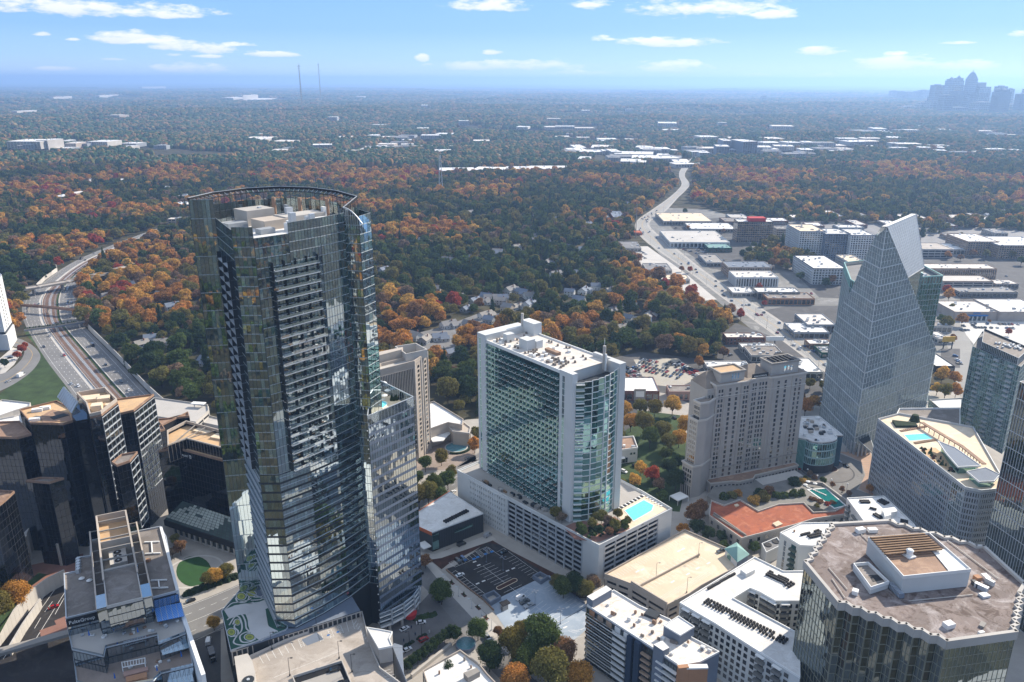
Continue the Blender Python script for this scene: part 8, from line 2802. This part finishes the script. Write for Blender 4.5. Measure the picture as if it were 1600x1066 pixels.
scatter('woods', rest, {k: v for k, v in CR.items() if k[0] != 'xl'}, lambda t: (t[8], t[5], t[6]))
# far woods: patches of low crowns on the rolling ground
PM={}
m, n=newmat('far_leaves')
r=n('ShaderNodeAttribute', attribute_name='r').outputs['Fac']
rnd=n('ShaderNodeObjectInfo').outputs['Random']
rr=n.math('FRACT', n.math('ADD', r, n.math('MULTIPLY', rnd, .35)))
col=n.ramp(rr, [(0,(.03,.06,.03)),(.4,(.05,.085,.04)),(.6,(.09,.10,.045)),(.74,(.17,.13,.06)),(.84,(.25,.14,.06)),(.91,(.15,.085,.055)),(.96,(.28,.20,.08)),(1,(.04,.07,.035))])  # darker and greener tones carry distant shade and haze in the colour
finish(m, n, n('ShaderNodeBsdfDiffuse', {'Color': col}).outputs[0])
for k in range(6):
 mb=MB(); rg=np.random.default_rng(70+k)
 for _ in range(17):
  cx, cy=rg.uniform(-.5,.5,2); rad=rg.uniform(.10,.17); hh=rg.uniform(12,21)
  tone=float(rg.random() ** (1.5 if k % 2 else .8))
  ring=[(cx+rad*math.cos(a)*rg.uniform(.8,1.2), cy+rad*math.sin(a)*rg.uniform(.8,1.2)) for a in [j*math.pi/4 for j in range(8)]]
  rin=[(cx+(p[0] - cx)*.62, cy+(p[1] - cy)*.62) for p in ring]
  zr=[hh*rg.uniform(.82,.98) for _ in ring]
  for j in range(8):
   i2=(j+1) % 8
   mb.face([(*ring[j], 2),(*ring[i2], 2),(*ring[i2], hh*.62),(*ring[j], hh*.62)], tone*.9)
   mb.face([(*ring[j], hh*.62),(*ring[i2], hh*.62),(*rin[i2], zr[i2]),(*rin[j], zr[j])], min(1, tone+float(rg.uniform(-.05,.05))))
   mb.face([(*rin[j], zr[j]),(*rin[i2], zr[i2]),(cx, cy, hh)], tone)
 PM[k]=mb.mesh('far_patch','far_leaves')
pts=[]
yy=2340.0
far_exc=[]
for e in EXC:
 cy_=sum(p[1] for p in e)/len(e)
 if cy_>2000: far_exc.append((sum(p[0] for p in e)/len(e), cy_, max(ln(sub(p, e[0])) for p in e)*.5+12))
from mathutils import kdtree
kt=kdtree.KDTree(max(1, len(far_exc)))
for i, (x, y, r0) in enumerate(far_exc): kt.insert((x, y, 0), i)
kt.balance()
while yy<21000:
 s_=46+max(0, yy - 2600)*.012
 xx=-.76*yy - 200
 while xx<.72*yy+300:
  x, y=xx+g.uniform(-.3,.3)*s_, yy+g.uniform(-.3,.3)*s_
  ok=True
  if far_exc:
   co, i, d=kt.find((x, y, 0))
   if d<far_exc[i][2]: ok=False
  op=noise.noise((x/700, y/260,9.0))
  if ok and op<.42 and g.random()>.05:
   w=s_*g.uniform(1.2,1.5)
   pts.append((x, y, hill(x, y) - 1, w, g.uniform(.8,1.25),0,0, None, int(g.integers(6))))
  xx += s_
 yy += s_
scatter('far_woods', pts, PM, lambda t: t[8])
# ================================================================ vehicles, lamp posts, people, flags
CARC={'white': (.70,.70,.70),'silver': (.40,.41,.43),'black': (.012,.012,.014),'grey': (.10,.105,.11),'blue': (.02,.08,.22),'red': (.32,.015,.015),'tan': (.30,.25,.18)}
for k, c in CARC.items():
 m, n=newmat('car_'+k)
 finish(m, n, n('ShaderNodeBsdfPrincipled', {'Base Color': c+(1,),'Roughness': .25,'Coat Weight': .6,'Metallic': .2 if k in ('silver','grey') else 0.0}).outputs[0])
def car_parts(kind):
 L, Wd, Ht={'sedan': (4.7,1.82,1.45),'suv': (4.8,1.92,1.75),'van': (5.4,2.0,2.2),'pickup': (5.6,1.95,1.8),'truck': (8.0,2.4,3.2)}[kind]
 body=MB(); glass_=MB(); wheel=MB()
 hw=Wd/2
 # lower body: lengthwise profile extruded, edges drawn in at sill and shoulder
 belt={'sedan': .88,'suv': 1.02,'van': 1.15,'pickup': 1.05,'truck': 1.2}[kind]
 prof=[(-L/2,.45),(-L/2+.1, belt*.92),(-L/2+1.0, belt),(L/2 - 1.1, belt),(L/2 - .08, belt*.78),(L/2,.45),(L/2 - .15,.25),(-L/2+.15,.25)]
 def extr(mb, prof, w0, w1=None):
  w1=w1 or w0
  n=len(prof)
  zmax=max(p[1] for p in prof); zmin=min(p[1] for p in prof)
  wd=lambda z: w0+(w1 - w0)*(z - zmin)/(zmax - zmin)
  for s in (-1,1):
   q=[(x, s*wd(z), z) for x, z in prof]
   mb.face(q if s<0 else q[::-1], .8)
  for i in range(n):
   (x0, z0),(x1, z1)=prof[i], prof[(i+1) % n]
   mb.face([(x0, wd(z0), z0),(x1, wd(z1), z1),(x1,-wd(z1), z1),(x0,-wd(z0), z0)], .8)
 extr(body, prof[::-1], hw)
 if kind == 'truck':
  body.prism([(-L/2,-hw),(L/2 - 2.2,-hw),(L/2 - 2.2, hw),(-L/2, hw)], .9, Ht)
  cab=(L/2 - 2.0, L/2 - .2, L/2 - .4, L/2 - 1.9)
 else:
  cab={'sedan': (-L/2+.55, L/2 - 1.15, L/2 - 1.95,-L/2+1.15),'suv': (-L/2+.12, L/2 - 1.2, L/2 - 1.8,-L/2+.35),'van': (-L/2+.1, L/2 - .75, L/2 - 1.4,-L/2+.2),'pickup': (-L/2+2.2, L/2 - 1.4, L/2 - 2.0,-L/2+2.4)}[kind]
 top=Ht if kind != 'truck' else 2.4
 b0, b1, t1, t0=cab
 extr(glass_, [(b0, belt - .02),(t0, top - .07),(t1, top - .07),(b1, belt - .02)], hw*.93, hw*.80)
 q=[(t0+.02,-hw*.76),(t1 - .02,-hw*.76),(t1 - .02, hw*.76),(t0+.02, hw*.76)]
 body.prism(q, top - .08, top)
 if kind == 'van': body.prism([(b0,-hw*.96),(b0+2.8,-hw*.96),(b0+2.8, hw*.96),(b0, hw*.96)], belt - .1, top+.01)
 ws=[]
 for x in (-L/2+.85, L/2 - .9):
  for s in (-1,1):
   w=MB(); r=.34
   p=[(x+r*math.cos(a), r+r*math.sin(a)) for a in [i*math.pi/5 for i in range(10)]]
   w.face([(a, s*(hw+.02), b) for a, b in (p if s<0 else p[::-1])], .2)
   for i in range(10):
    j=(i+1) % 10
    w.quad((p[i][0], s*(hw+.02), p[i][1]),(p[j][0], s*(hw+.02), p[j][1]),(p[j][0], s*(hw - .22), p[j][1]),(p[i][0], s*(hw - .22), p[i][1]),.2)
   ws.append(w)
 return body, glass_, ws
CM={}
def combine(lst):
 """several builders with their own materials in one mesh"""
 me_v, me_f, me_i, r, mats=[], [], [], [], []
 for mb, mat in lst:
  k=len(me_v); me_v += mb.v
  if mat not in mats: mats.append(mat)
  me_f += [tuple(i+k for i in f) for f in mb.f]; me_i += [mats.index(mat)]*len(mb.f); r += mb.r
 me=bpy.data.meshes.new('car')
 me.from_pydata(me_v, [], me_f)
 for m in mats: me.materials.append(MAT[m])
 me.polygons.foreach_set('material_index', me_i)
 a=me.attributes.new('r','FLOAT','FACE'); a.data.foreach_set('value', r)
 return me
def get_car(kind, col, parts):
 k=(kind, col, parts)
 if k not in CM:
  b, gl, ws=car_parts(kind)
  if parts: CM[k]=(b.mesh('body','car_'+col), gl.mesh('window','dark_glass'), [w.mesh('wheel','rubber') for w in ws])
  else: CM[k]=combine([(b,'car_'+col),(gl,'dark_glass')]+[(w,'rubber') for w in ws])
 return CM[k]
NC=0
def car(p, rot, col, kind, where, group, z=.08, near=False):
 global NC
 NC += 1
 if near:
  o=bpy.data.objects.new('parked_car' if 'park' in group or 'lot' in group else 'car', None); COL.objects.link(o)
  b, gl, ws=get_car(kind, col, True)
  for nm, me in [('body', b),('window', gl)]+[('wheel', w) for w in ws]:
   c=bpy.data.objects.new(nm, me); COL.objects.link(c); c.parent=o
 else:
  o=bpy.data.objects.new('parked_car' if 'park' in group or 'lot' in group else 'car', get_car(kind, col, False)); COL.objects.link(o)
 o.location=(p[0], p[1], z); o.rotation_euler.z=R(rot)
 cat={'sedan': 'car','suv': 'car','van': 'van','pickup': 'pickup truck','truck': 'truck'}[kind]
 tag(o,'%s %s %s' % (col, {'suv': 'estate car'}.get(kind, kind), where), cat, group, (p[0], p[1], z+1))
def rc(): return random.choice(['white','white','silver','black','black','grey','grey','blue','red','tan','silver'])
def rk(): return random.choice(['sedan','sedan','suv','suv','pickup'])
RD=lambda a, b: ANG(at(*a), at(*b))
N_=[(719,909 - 9,'white','sedan','parked at the corner of the new parking lot', (700,896),(725,886)),(716,878,'black','suv','parked in the new lot beside red shrubs', (712,874),(722,882)),(724,875,'blue','suv','parked in the new lot beside the black one', (720,871),(730,879)),
      (787,864.5,'black','sedan','alone in the row below the garage podium', (780,868),(795,861)),
      (814,936,'white','van','on the blue-grey deck', (800,943),(826,930)),(820,942,'grey','pickup','between van and silver pickup on blue-grey deck', (806,949),(832,936)),(826,948,'silver','pickup','on the blue-grey deck beside the lamp', (812,955),(838,942)),
      (632,984,'white','sedan','angled in the drop-off court', (620,990),(645,976)),(658,974,'white','sedan','pulling along the drop-off court', (645,976),(672,972)),(662,1001,'red','suv','passing the low hedges of the drop-off court', (650,1006),(674,994)),
      (636,1017,'white','sedan','half hidden behind the dark glass box by the hedge', (628,1021),(645,1013)),(685,938,'black','pickup','on the side street under a tree', (678,930),(694,948)),(762,998,'silver','suv','parked by the side street sidewalk', (756,990),(768,1005)),
      (657,895,'black','sedan','turning where the side street meets the avenue', (652,890),(662,901)),(721,852,'black','van','in the service lane beside the dark hall', (712,856),(730,848)),(762,838,'silver','van','at the corner of the dark hall', (756,842),(768,834)),
      (298,940,'black','sedan','on the avenue by the round lawn', (285,944),(312,934)),(326,1004,'white','van','waiting at the crosswalk below the lettered offices', (324,1012),(328,992)),(332,1028,'black','truck','with white cab on the side street below the mural terrace', (326,1015),(334,1042)),
      (731,717,'grey','sedan','on the avenue by the fountain court', (722,721),(740,712)),(674,745,'white','suv','on the avenue below the stone hotel slab', (665,751),(684,740)),(696,775,'silver','sedan','under street trees behind the white-roofed hall', (690,779),(702,771)),(708,770,'white','sedan','under street trees near the perforated podium wall', (702,773),(714,766)),(648,758,'grey','sedan','beside the striped glass wing on the avenue', (642,762),(655,753)),
      (1256,717,'white','sedan','crossing the motor court', (1249,718),(1264,716)),(1285,724,'black','suv','stopped at the planted circle, back one', (1279,727),(1292,721)),(1284,734,'black','suv','stopped at the planted circle, front one', (1279,730),(1291,737)),(1299,724,'grey','sedan','rounding the motor court circle', (1293,721),(1305,727)),
      (1310,722,'silver','sedan','at the terracotta plaza edge', (1303,719),(1316,724)),(1322,729,'black','sedan','parked along the terracotta plaza', (1316,726),(1328,733)),(1246,733,'red','sedan','parked beside the stone hotel', (1240,731),(1253,736)),
      (1074,811,'white','sedan','in the lane left of the ballroom wing', (1071,806),(1076,816)),(33,588,'white','truck','on the loop road', (22,593),(40,583)),(13,597,'silver','sedan','behind the white truck on the loop road', (7,599),(20,594)),(16,560,'black','sedan','on the inner ramp of the loop road', (10,561),(22,559)),(22,564,'white','suv','beside red shrubs on the loop road', (18,564),(28,562)),
      (1054,654,'black','sedan','in the lane between the two towers', (1050,650),(1058,657)),(975,738,'white','suv','parked in front of the white clinic', (970,736),(980,740)),(992,730,'black','suv','parked right of the white clinic', (988,727),(997,733)),(997,728,'black','sedan','furthest right at the white clinic', (993,725),(1001,731)),(1056,619,'grey','sedan','beside the pink-walled shop', (1051,615),(1060,622))]
for x, y, c, k, wh, a, b in N_:
 dz=.10
 car(at(x, y), RD(a, b), c, k, wh,'cars and vans near the towers', dz, near=y>700)
car(at(1127,862,11),30,'grey','pickup','with orange bed on the cream garage roof near the booth','cars and vans near the towers', 11.02, near=True)
for x, y in ((523,1048),(535,1069)): car(at(x, y, 18.8),20,'black','sedan','down in the ramp well of the tan parking deck','cars and vans near the towers', 18.9, near=True)
# sunken freeway
car(at(84,950),40,'red','sedan','in the sunken freeway lanes beside the lettered offices','cars and vans near the towers', .1, near=True)
# freeway traffic
def along(L, Rr, f, s):
 line=midline(L, Rr, f)
 i=int(s*(len(line) - 2)); t=s*(len(line) - 2) - i
 a, b=line[i], line[i+1]
 return lerp(a, b, t), ANG(a, b)
for k in range(46):
 f=random.choice((.055,.128,.2,.272,.70,.763,.828,.892))
 p, a=along(FL, FR, f, random.uniform(.06,.86))
 if pix(*p, 0)[0]>292: continue
 side='left' if f<.5 else 'right'
 q=pix(*p, 0)
 car(p, a+(180 if f<.5 else 0), rc(), rk() if random.random()>.1 else 'truck','in the %s freeway lanes %s' % (side,'below the planted bridge' if q[1]>512 else ('between the bridges' if q[1]>455 else 'past the bend')),'traffic on the freeway')
for k in range(58):
 f=random.choice((.12,.27,.4,.6,.73,.88))
 p, a=along(BL, BR, f, random.uniform(.05,.62) ** 1.0)
 q=pix(*p, 0)
 car(p, a, rc(), rk(),'driving on the boulevard %s' % ('beyond its bend' if q[1]<352 else ('on the upper straight' if q[1]<430 else 'on the lower straight')),'traffic on the boulevard')
def lot(name, a, b, c, rows, n, occ, grp):
 """rows of parked cars on the parallelogram a-b (row)/a-c (across)"""
 A, Bb, C=at(*a), at(*b), at(*c)
 row=unit(sub(Bb, A)); ang=math.degrees(math.atan2(row[1], row[0]))+90
 for j in range(rows):
  o=lerp(A, C, j/max(1, rows - 1))
  for i in range(n):
   if random.random()>occ: continue
   p=lerp(o, add(o, sub(Bb, A)),(i+.5)/n)
   car(p, ang+random.uniform(-2,2), rc(), rk(), name, grp)
lot('in the crowded car park behind the supermarket, middle rows', (987,575),(1062,592),(1003,562),4,14,.82,'cars in the crowded car park')
lot('in the crowded car park beside the crimson tree', (966,580),(992,596),(974,572),3,7,.85,'cars in the crowded car park')
lot('in the crowded car park below the concrete wall', (1046,566),(1090,590),(1052,563),2,12,.8,'cars in the crowded car park')
lot('in the car park off the boulevard behind the tan store', (1098,548),(1130,560),(1112,545),2,6,.6,'cars in the lots by the boulevard')
lot('in the lot between the white strip shops', (1060,388),(1100,400),(1075,383),3,12,.7,'cars in the lots by the boulevard')
lot('in the lot in front of the big box store', (1512,512),(1600,514),(1516,506),2,18,.6,'cars in the big store lot')
lot('in the lot left of the tree island at the big store', (1500,517),(1520,516),(1503,510),2,4,.8,'cars in the big store lot')
lot('beside the long white roof behind the stone hotel', (1238,592),(1286,596),(1240,588),1,10,.8,'cars in the lots by the boulevard')
lot('in the lot behind the white clinic', (948,640),(976,655),(956,635),2,6,.8,'cars in the lots by the boulevard')
lot('in the lot by the narrow white-roofed shop', (1492,556),(1500,570),(1495,556),1,7,.8,'cars in the lots by the boulevard')
lot('in the lot at the boulevard bend', (985,392),(1010,405),(990,388),2,7,.6,'cars in the lots by the boulevard')
for k in range(150):
 px, py=random.uniform(1045,1590), random.uniform(345,600)
 p=at(px, py)
 if any(inpoly(p[0], p[1], inset(e, -2)) for e in EXC if len(e) == 4 and ln(sub(e[0], e[2]))<110): continue
 if not inpoly(px, py, ((1040,345),(1120,335),(1240,400),(1590,420),(1600,480),(1330,560),(1290,560),(1200,490),(1060,385))): continue
 car(p, random.choice((5,95,185,275)), rc(), rk(),'standing among the shops right of the boulevard','cars in the lots by the boulevard')
# lamp posts
for x, y, lb in ((639+197,946,'four-headed lamp post nearer the parked van'),(640+235.5,975,'four-headed lamp post by the deck joint'),(760,879,'four-headed lamp post in the new parking lot'),(786,892,'four-headed lamp post at the lot centre island')):
 lamp_post(at(x, y),.07,8.0, lb+' on the lot', None, 4,'slate_wall', 20)
for i, (x, y) in enumerate(((697,913),(717,932),(737,951),(753,962),(768,985))):
 lamp_post(at(x, y),.05,6.0,'thin grey lamp post on the side street sidewalk','street lamps by the new lot', 1,'steel_frame', 200)
for i, (x, y) in enumerate(((640,1010),(659,996))):
 lamp_post(at(x, y),.05,8.0,'lamp post in the drop-off court hedge island','drop-off court lamps', 1,'dark_frame', 200)
def globe(p, lb):
 o=Bld('globe_lamp', lb,'lamp post', p)
 o('pole','dark_frame').cyl(p, .09,0,3.6,6)
 o('globe','white_paint').cyl(p, .45,3.6,3.9,8,.62); o('globe','white_paint').cyl(p, .62,3.9,4.4,8,.35)
 o.done()
for x, y in ((1241,733),(1261,742),(1276,752),(1298,758),(1323,765)):
 globe(at(x, y),'white globe lamp along the motor court hedge')
for k in range(26):
 f=random.choice((-.05,1.05))
 p, a=along(BL, BR, f, (k+.5)/26*.6)
 q=pix(*p, 0)
 lamp_post(p, .04,12,'tall street light %s side of the boulevard' % ('on the left' if f<0 else 'on the right'),'boulevard street lights', 2,'stone_dark', a)
def person(p, z, top, lb, rot=0):
 B=Bld('person', lb,'person', p, None, z)
 x, y=p
 b=MB(); b.cyl(p, .16, z+.8, z+1.45,8,.2); b.cyl(p, .08, z+1.45, z+1.52,6)
 b.cyl((x, y),.10, z+1.50, z+1.66,8,.11); b.cyl((x, y),.11, z+1.66, z+1.75,8,.05)
 for s in (-1,1):
  b.beam((x+s*.1, y, z+.85),(x+s*.13, y+.05*s, z),.13)
  b.beam((x+s*.22, y, z+1.42),(x+s*.28, y - .05, z+.85),.09)
 B.single('body', b, top)
 h=MB(); h.cyl((x, y),.115, z+1.66, z+1.78,8,.06); B.single('hair', h,'dark_frame')
for x, y, lb, m_ in ((649,993,'person in dark clothes standing between the hedges of the drop-off court','shirt'),(631,1003,'person in dark clothes beside the lower hedge island','shirt'),(643,982,'person in dark clothes behind the white car','shirt'),(671,989,'person in white standing right of the red car','white_paint')):
 person(at(x, y),.05, m_, lb)
# hedges in the drop-off court
for x0, y0, x1, y1, w, lb, mat in ((653,999,665,992,.9,'low clipped hedge strip nearer the white cars','hedge'),(633,1010,646,1003,.9,'low clipped hedge strip nearer the dark glass box','hedge'),(650,968,680,961,1.6,'curved bright green shrub bed beside the red canopy','grass'),(785,988,800,1003,1.4,'dark clipped hedge by the blue-grey deck corner','hedge')):
 B=Bld('hedge', lb,'hedge', at((x0+x1)/2,(y0+y1)/2))
 a, b=at(x0, y0), at(x1, y1)
 for k in range(14):
  c=lerp(a, b, k/13)
  B('shrub', mat).cyl((c[0]+random.uniform(-.2,.2), c[1]+random.uniform(-.2,.2)), w*random.uniform(.8,1.1),0, w*random.uniform(.7,1.2),7, w*.5)
 B.stuff.add('shrub'); B.done()
# hedge round the lawn
B=Bld('hedge','long dark hedge between the round lawn and the avenue','hedge', at(318,925))
a, b=at(290,930), at(370,902)
for k in range(50):
 c=lerp(a, b, k/49)
 B('shrub','hedge').cyl((c[0], c[1]+random.uniform(-1,1)),1.9,0, random.uniform(1.4,2.6),7,.9)
B.stuff.add('shrub'); B.done()
B=Bld('fountain','grey curved fountain basin beside the evergreen row at the bottom','fountain', at(728,1010))
B('basin','slate_wall').cyl(at(728,1010),4.6,0,1.6,20); B('water','fountain_water').cyl(at(728,1010),4.1,1.6,1.65,20)
B('wall','pale_concrete').wall(at(644,1060), at(706,1010),0,1.8,-1,.2)
B.done()
# parking lot kiosk, rim walls, island
B=Bld('island','rounded brown planting island in the new parking lot','planter', at(792,913))
a, b=at(780,919), at(804,907)
u=unit(sub(b, a)); n=(-u[1], u[0]); pts=[]
for k in range(8):
 t=-math.pi/2+math.pi*k/7; pts.append((b[0]+1.5*(u[0]*math.cos(t)+n[0]*math.sin(t)), b[1]+1.5*(u[1]*math.cos(t)+n[1]*math.sin(t))))
for k in range(8):
 t=math.pi/2+math.pi*k/7; pts.append((a[0]+1.5*(u[0]*math.cos(t)+n[0]*math.sin(t)), a[1]+1.5*(u[1]*math.cos(t)+n[1]*math.sin(t))))
B('kerb','cream_deck').ring(pts, 0,.25,.25); B('bed','mulch').face([(*p, .16) for p in ccw(inset(pts, .25))]); B.done()
for (pp, lb) in ((((832,905),(844,899),(857,906),(845,914)),'grey walled shaft at the back corner between lot and deck'),(((754,936),(772,928),(783,938),(766,948)),'grey walled stair shaft at the near corner of the lot')):
 B=Bld('shaft', lb,'stairwell', at(*pp[0]))
 q=ccw(P(0, *pp))
 B('wall','slate_wall').ring(q, 0,2.4,.7); B('floor','pale_concrete').face([(*p, .12) for p in inset(q, .7)]); B.done()
long_wall('deck_wall','dark low wall along the back edge of the blue-grey deck','wall', P(1,(857,902),(885,922),(914,942)),1.3,.5,'slate_wall','wall_panel', 6)
long_wall('lot_wall','brown low wall between the new lot and the sidewalk','wall', P(0,(697,891),(725,915),(755,938),(772,955)),.8,.4,'rust_roof','wall_panel', 8)
B=Bld('ticket_booth','small ticket shelter with dark awning beside the blue-grey deck','kiosk', at(789,950))
B('hut','stone').box(at(788,952),3,2.2,0,2.6,35); B('awning','black_metal').box(at(789,950),4.4,3.4,2.6,3.0,35, bot=True); B('awning_post','dark_frame').box(at(784,956),.3,.3,0,2.6); B.done()
# tree beds along the sidewalk
for x, y in ((706,911),(725,930),(747,950),(760,966)):
 B=Bld('tree_bed','small brown planting bed on the side street sidewalk','planter', at(x, y),'sidewalk planting beds')
 B('bed','mulch').box(at(x, y),3.4,1.6,.03,.2,-55); B('sapling','grass').cyl(at(x, y),.5,.2,2.2,6,.1); B.done()
# flag
B=Bld('flagpole','tall flagpole flying striped flag behind the lettered offices','flagpole', at(176,850))
p=at(176,850,0)
r=ray(167.5,762); zt=H+r[2]*p[1]/r[1]
B('pole','white_paint').cyl(p, .16,0, zt, 6,.08)
fl={'red_paint': MB(),'white_paint': MB(),'blue_paint': MB()}
for s in range(13):
 for k in range(6):
  x0, x1=k*.75,(k+1)*.75
  zt_=zt - .4 - s*.27; zb=zt_ - .27
  c='blue_paint' if (s<7 and k<3) else ('red_paint' if s % 2 == 0 else 'white_paint')
  f_=lambda x: (p[0]+x*.35, p[1] - .3*math.sin(x*1.6) - x*.25)
  drop=lambda x: -x*1.0
  fl[c].quad((*f_(x0), zb+drop(x0)),(*f_(x1), zb+drop(x1)),(*f_(x1), zt_+drop(x1)),(*f_(x0), zt_+drop(x0)),.9)
me=combine([(fl['red_paint'],'red_paint'),(fl['white_paint'],'white_paint'),(fl['blue_paint'],'blue_paint')])
B.put('flag', me, (B.org[0], B.org[1], 0)); B.done()
# sculpture in the motor court
B=Bld('sculpture','red and white abstract sculpture on a post in the motor court','sculpture', at(1291,716))
p=at(1291,716)
B('post','steel_frame').cyl(p, .25,0,4,8)
for i, (dx, dy, dz, m_) in enumerate(((2.4,0,3,'red_paint'),(-2.6,.5,3.2,'red_paint'),(1.2,-.6,4.8,'red_paint'),(-1.2,.4,5,'white_paint'),(2.0,.8,1.6,'white_paint'),(-1.8,-.5,1.4,'red_paint'))):
 B('arm', m_).beam((p[0], p[1], 3.6),(p[0]+dx, p[1]+dy, 3.2+dz),.55)
B.done()
B=Bld('marquee','white tent canopy at the left foot of the stone hotel','tent', at(1058,772))
q=ccw(P(3,(1050,779),(1063,770),(1074,777),(1054,782)))
q=rect(at(1061,776,3),9,7,35)
B('canopy','white_paint').prism(q, 2.8,3.4, bot=True)
for pnt in q: B('post','white_paint').box(pnt, .25,.25,0,2.8)
B.done()
B=Bld('billboard','yellow roadside sign on posts right of the pointed tower','sign', at(1480,545))
p=at(1480,545)
B('board','yellow_paint').box(p, 12,1,7,12,5); B('post','dark_frame').box(add(p, (4,0)),.8,.8,0,7); B('post','dark_frame').box(add(p, (-4,0)),.8,.8,0,7); B.done()
B=Bld('overhead_sign','green overhead road sign above the far freeway','sign', at(211,387))
p=at(211,387); B('board','green_sign').box(p, 11,.6,6,11,20); B('post','steel_frame').box(p, .8,.8,0,6); B.done()
B=Bld('billboard','small blank white billboard beside the brick motel','sign', at(1210,540))
p=at(1210,540); B('board','white_paint').box(p, 17,1,5,9,0); B('post','dark_frame').box(p, .8,.8,0,5); B.done()
# tall lattice mast by the boulevard
p=at(993,372)
B=Bld('pole','tall slender pole left of the boulevard bend','pole', p)
r=ray(992,318); B('shaft','stone_dark').cyl(p, .7,0, H+r[2]*p[1]/r[1], 6,.4); B.done()
p=at(689,300)
B=Bld('pylon','thin twin-legged steel pylon in the woods behind the towers','pylon', p)
r=ray(690,243); zt=H+r[2]*p[1]/r[1]
for s in (-4,4): B('leg','steel_frame').beam((p[0]+s, p[1], 0),(p[0]+s*.4, p[1], zt),1.2)
for k in range(6): B('brace','steel_frame').beam((p[0] - 4+.35*k, p[1], zt*k/6),(p[0]+4 - .4*k, p[1], zt*(k+1)/6),.7)
B.done()
# ================================================================ air
m, n=newmat('haze')
v=n('ShaderNodeVolumePrincipled', {'Color': (HAZE_COL[0], HAZE_COL[1], HAZE_COL[2], 1),'Density': HAZE_D,'Anisotropy': .35})
o=n('ShaderNodeOutputMaterial'); m.node_tree.links.new(v.outputs[0], o.inputs['Volume'])
mb=MB()
mb.prism([(-59000,-8500),(59000,-8500),(59000,59500),(-59000,59500)], -80,405, bot=True)
h_=mb.obj('haze','haze'); h_['kind']='stuff'
# ================================================================ wording: tell look-alikes apart by their order in the view
from collections import defaultdict
ORD=['leftmost','second','third','fourth','fifth','sixth','seventh','eighth','ninth','tenth','eleventh','twelfth','thirteenth','fourteenth','fifteenth','sixteenth','seventeenth','eighteenth','nineteenth','twentieth']
by=defaultdict(list)
for o, lb, an in REG: by[lb].append((pix(*an), o))
for lb, lst in by.items():
 if len(lst) == 1: continue
 lst.sort(key=lambda t: t[0][0])
 n=len(lst)
 for i, (q, o) in enumerate(lst):
  if i == 0: w='leftmost'
  elif i == n - 1: w='rightmost'
  elif i<20 and i <= n/2: w=ORD[i]+' from left'
  elif n - 1 - i<20: w=ORD[n - 1 - i]+' from right'
  else: w='%dth from left' % (i+1)
  o['label']=' '.join(lb.split()[:16 - len(w.split())])+','+w
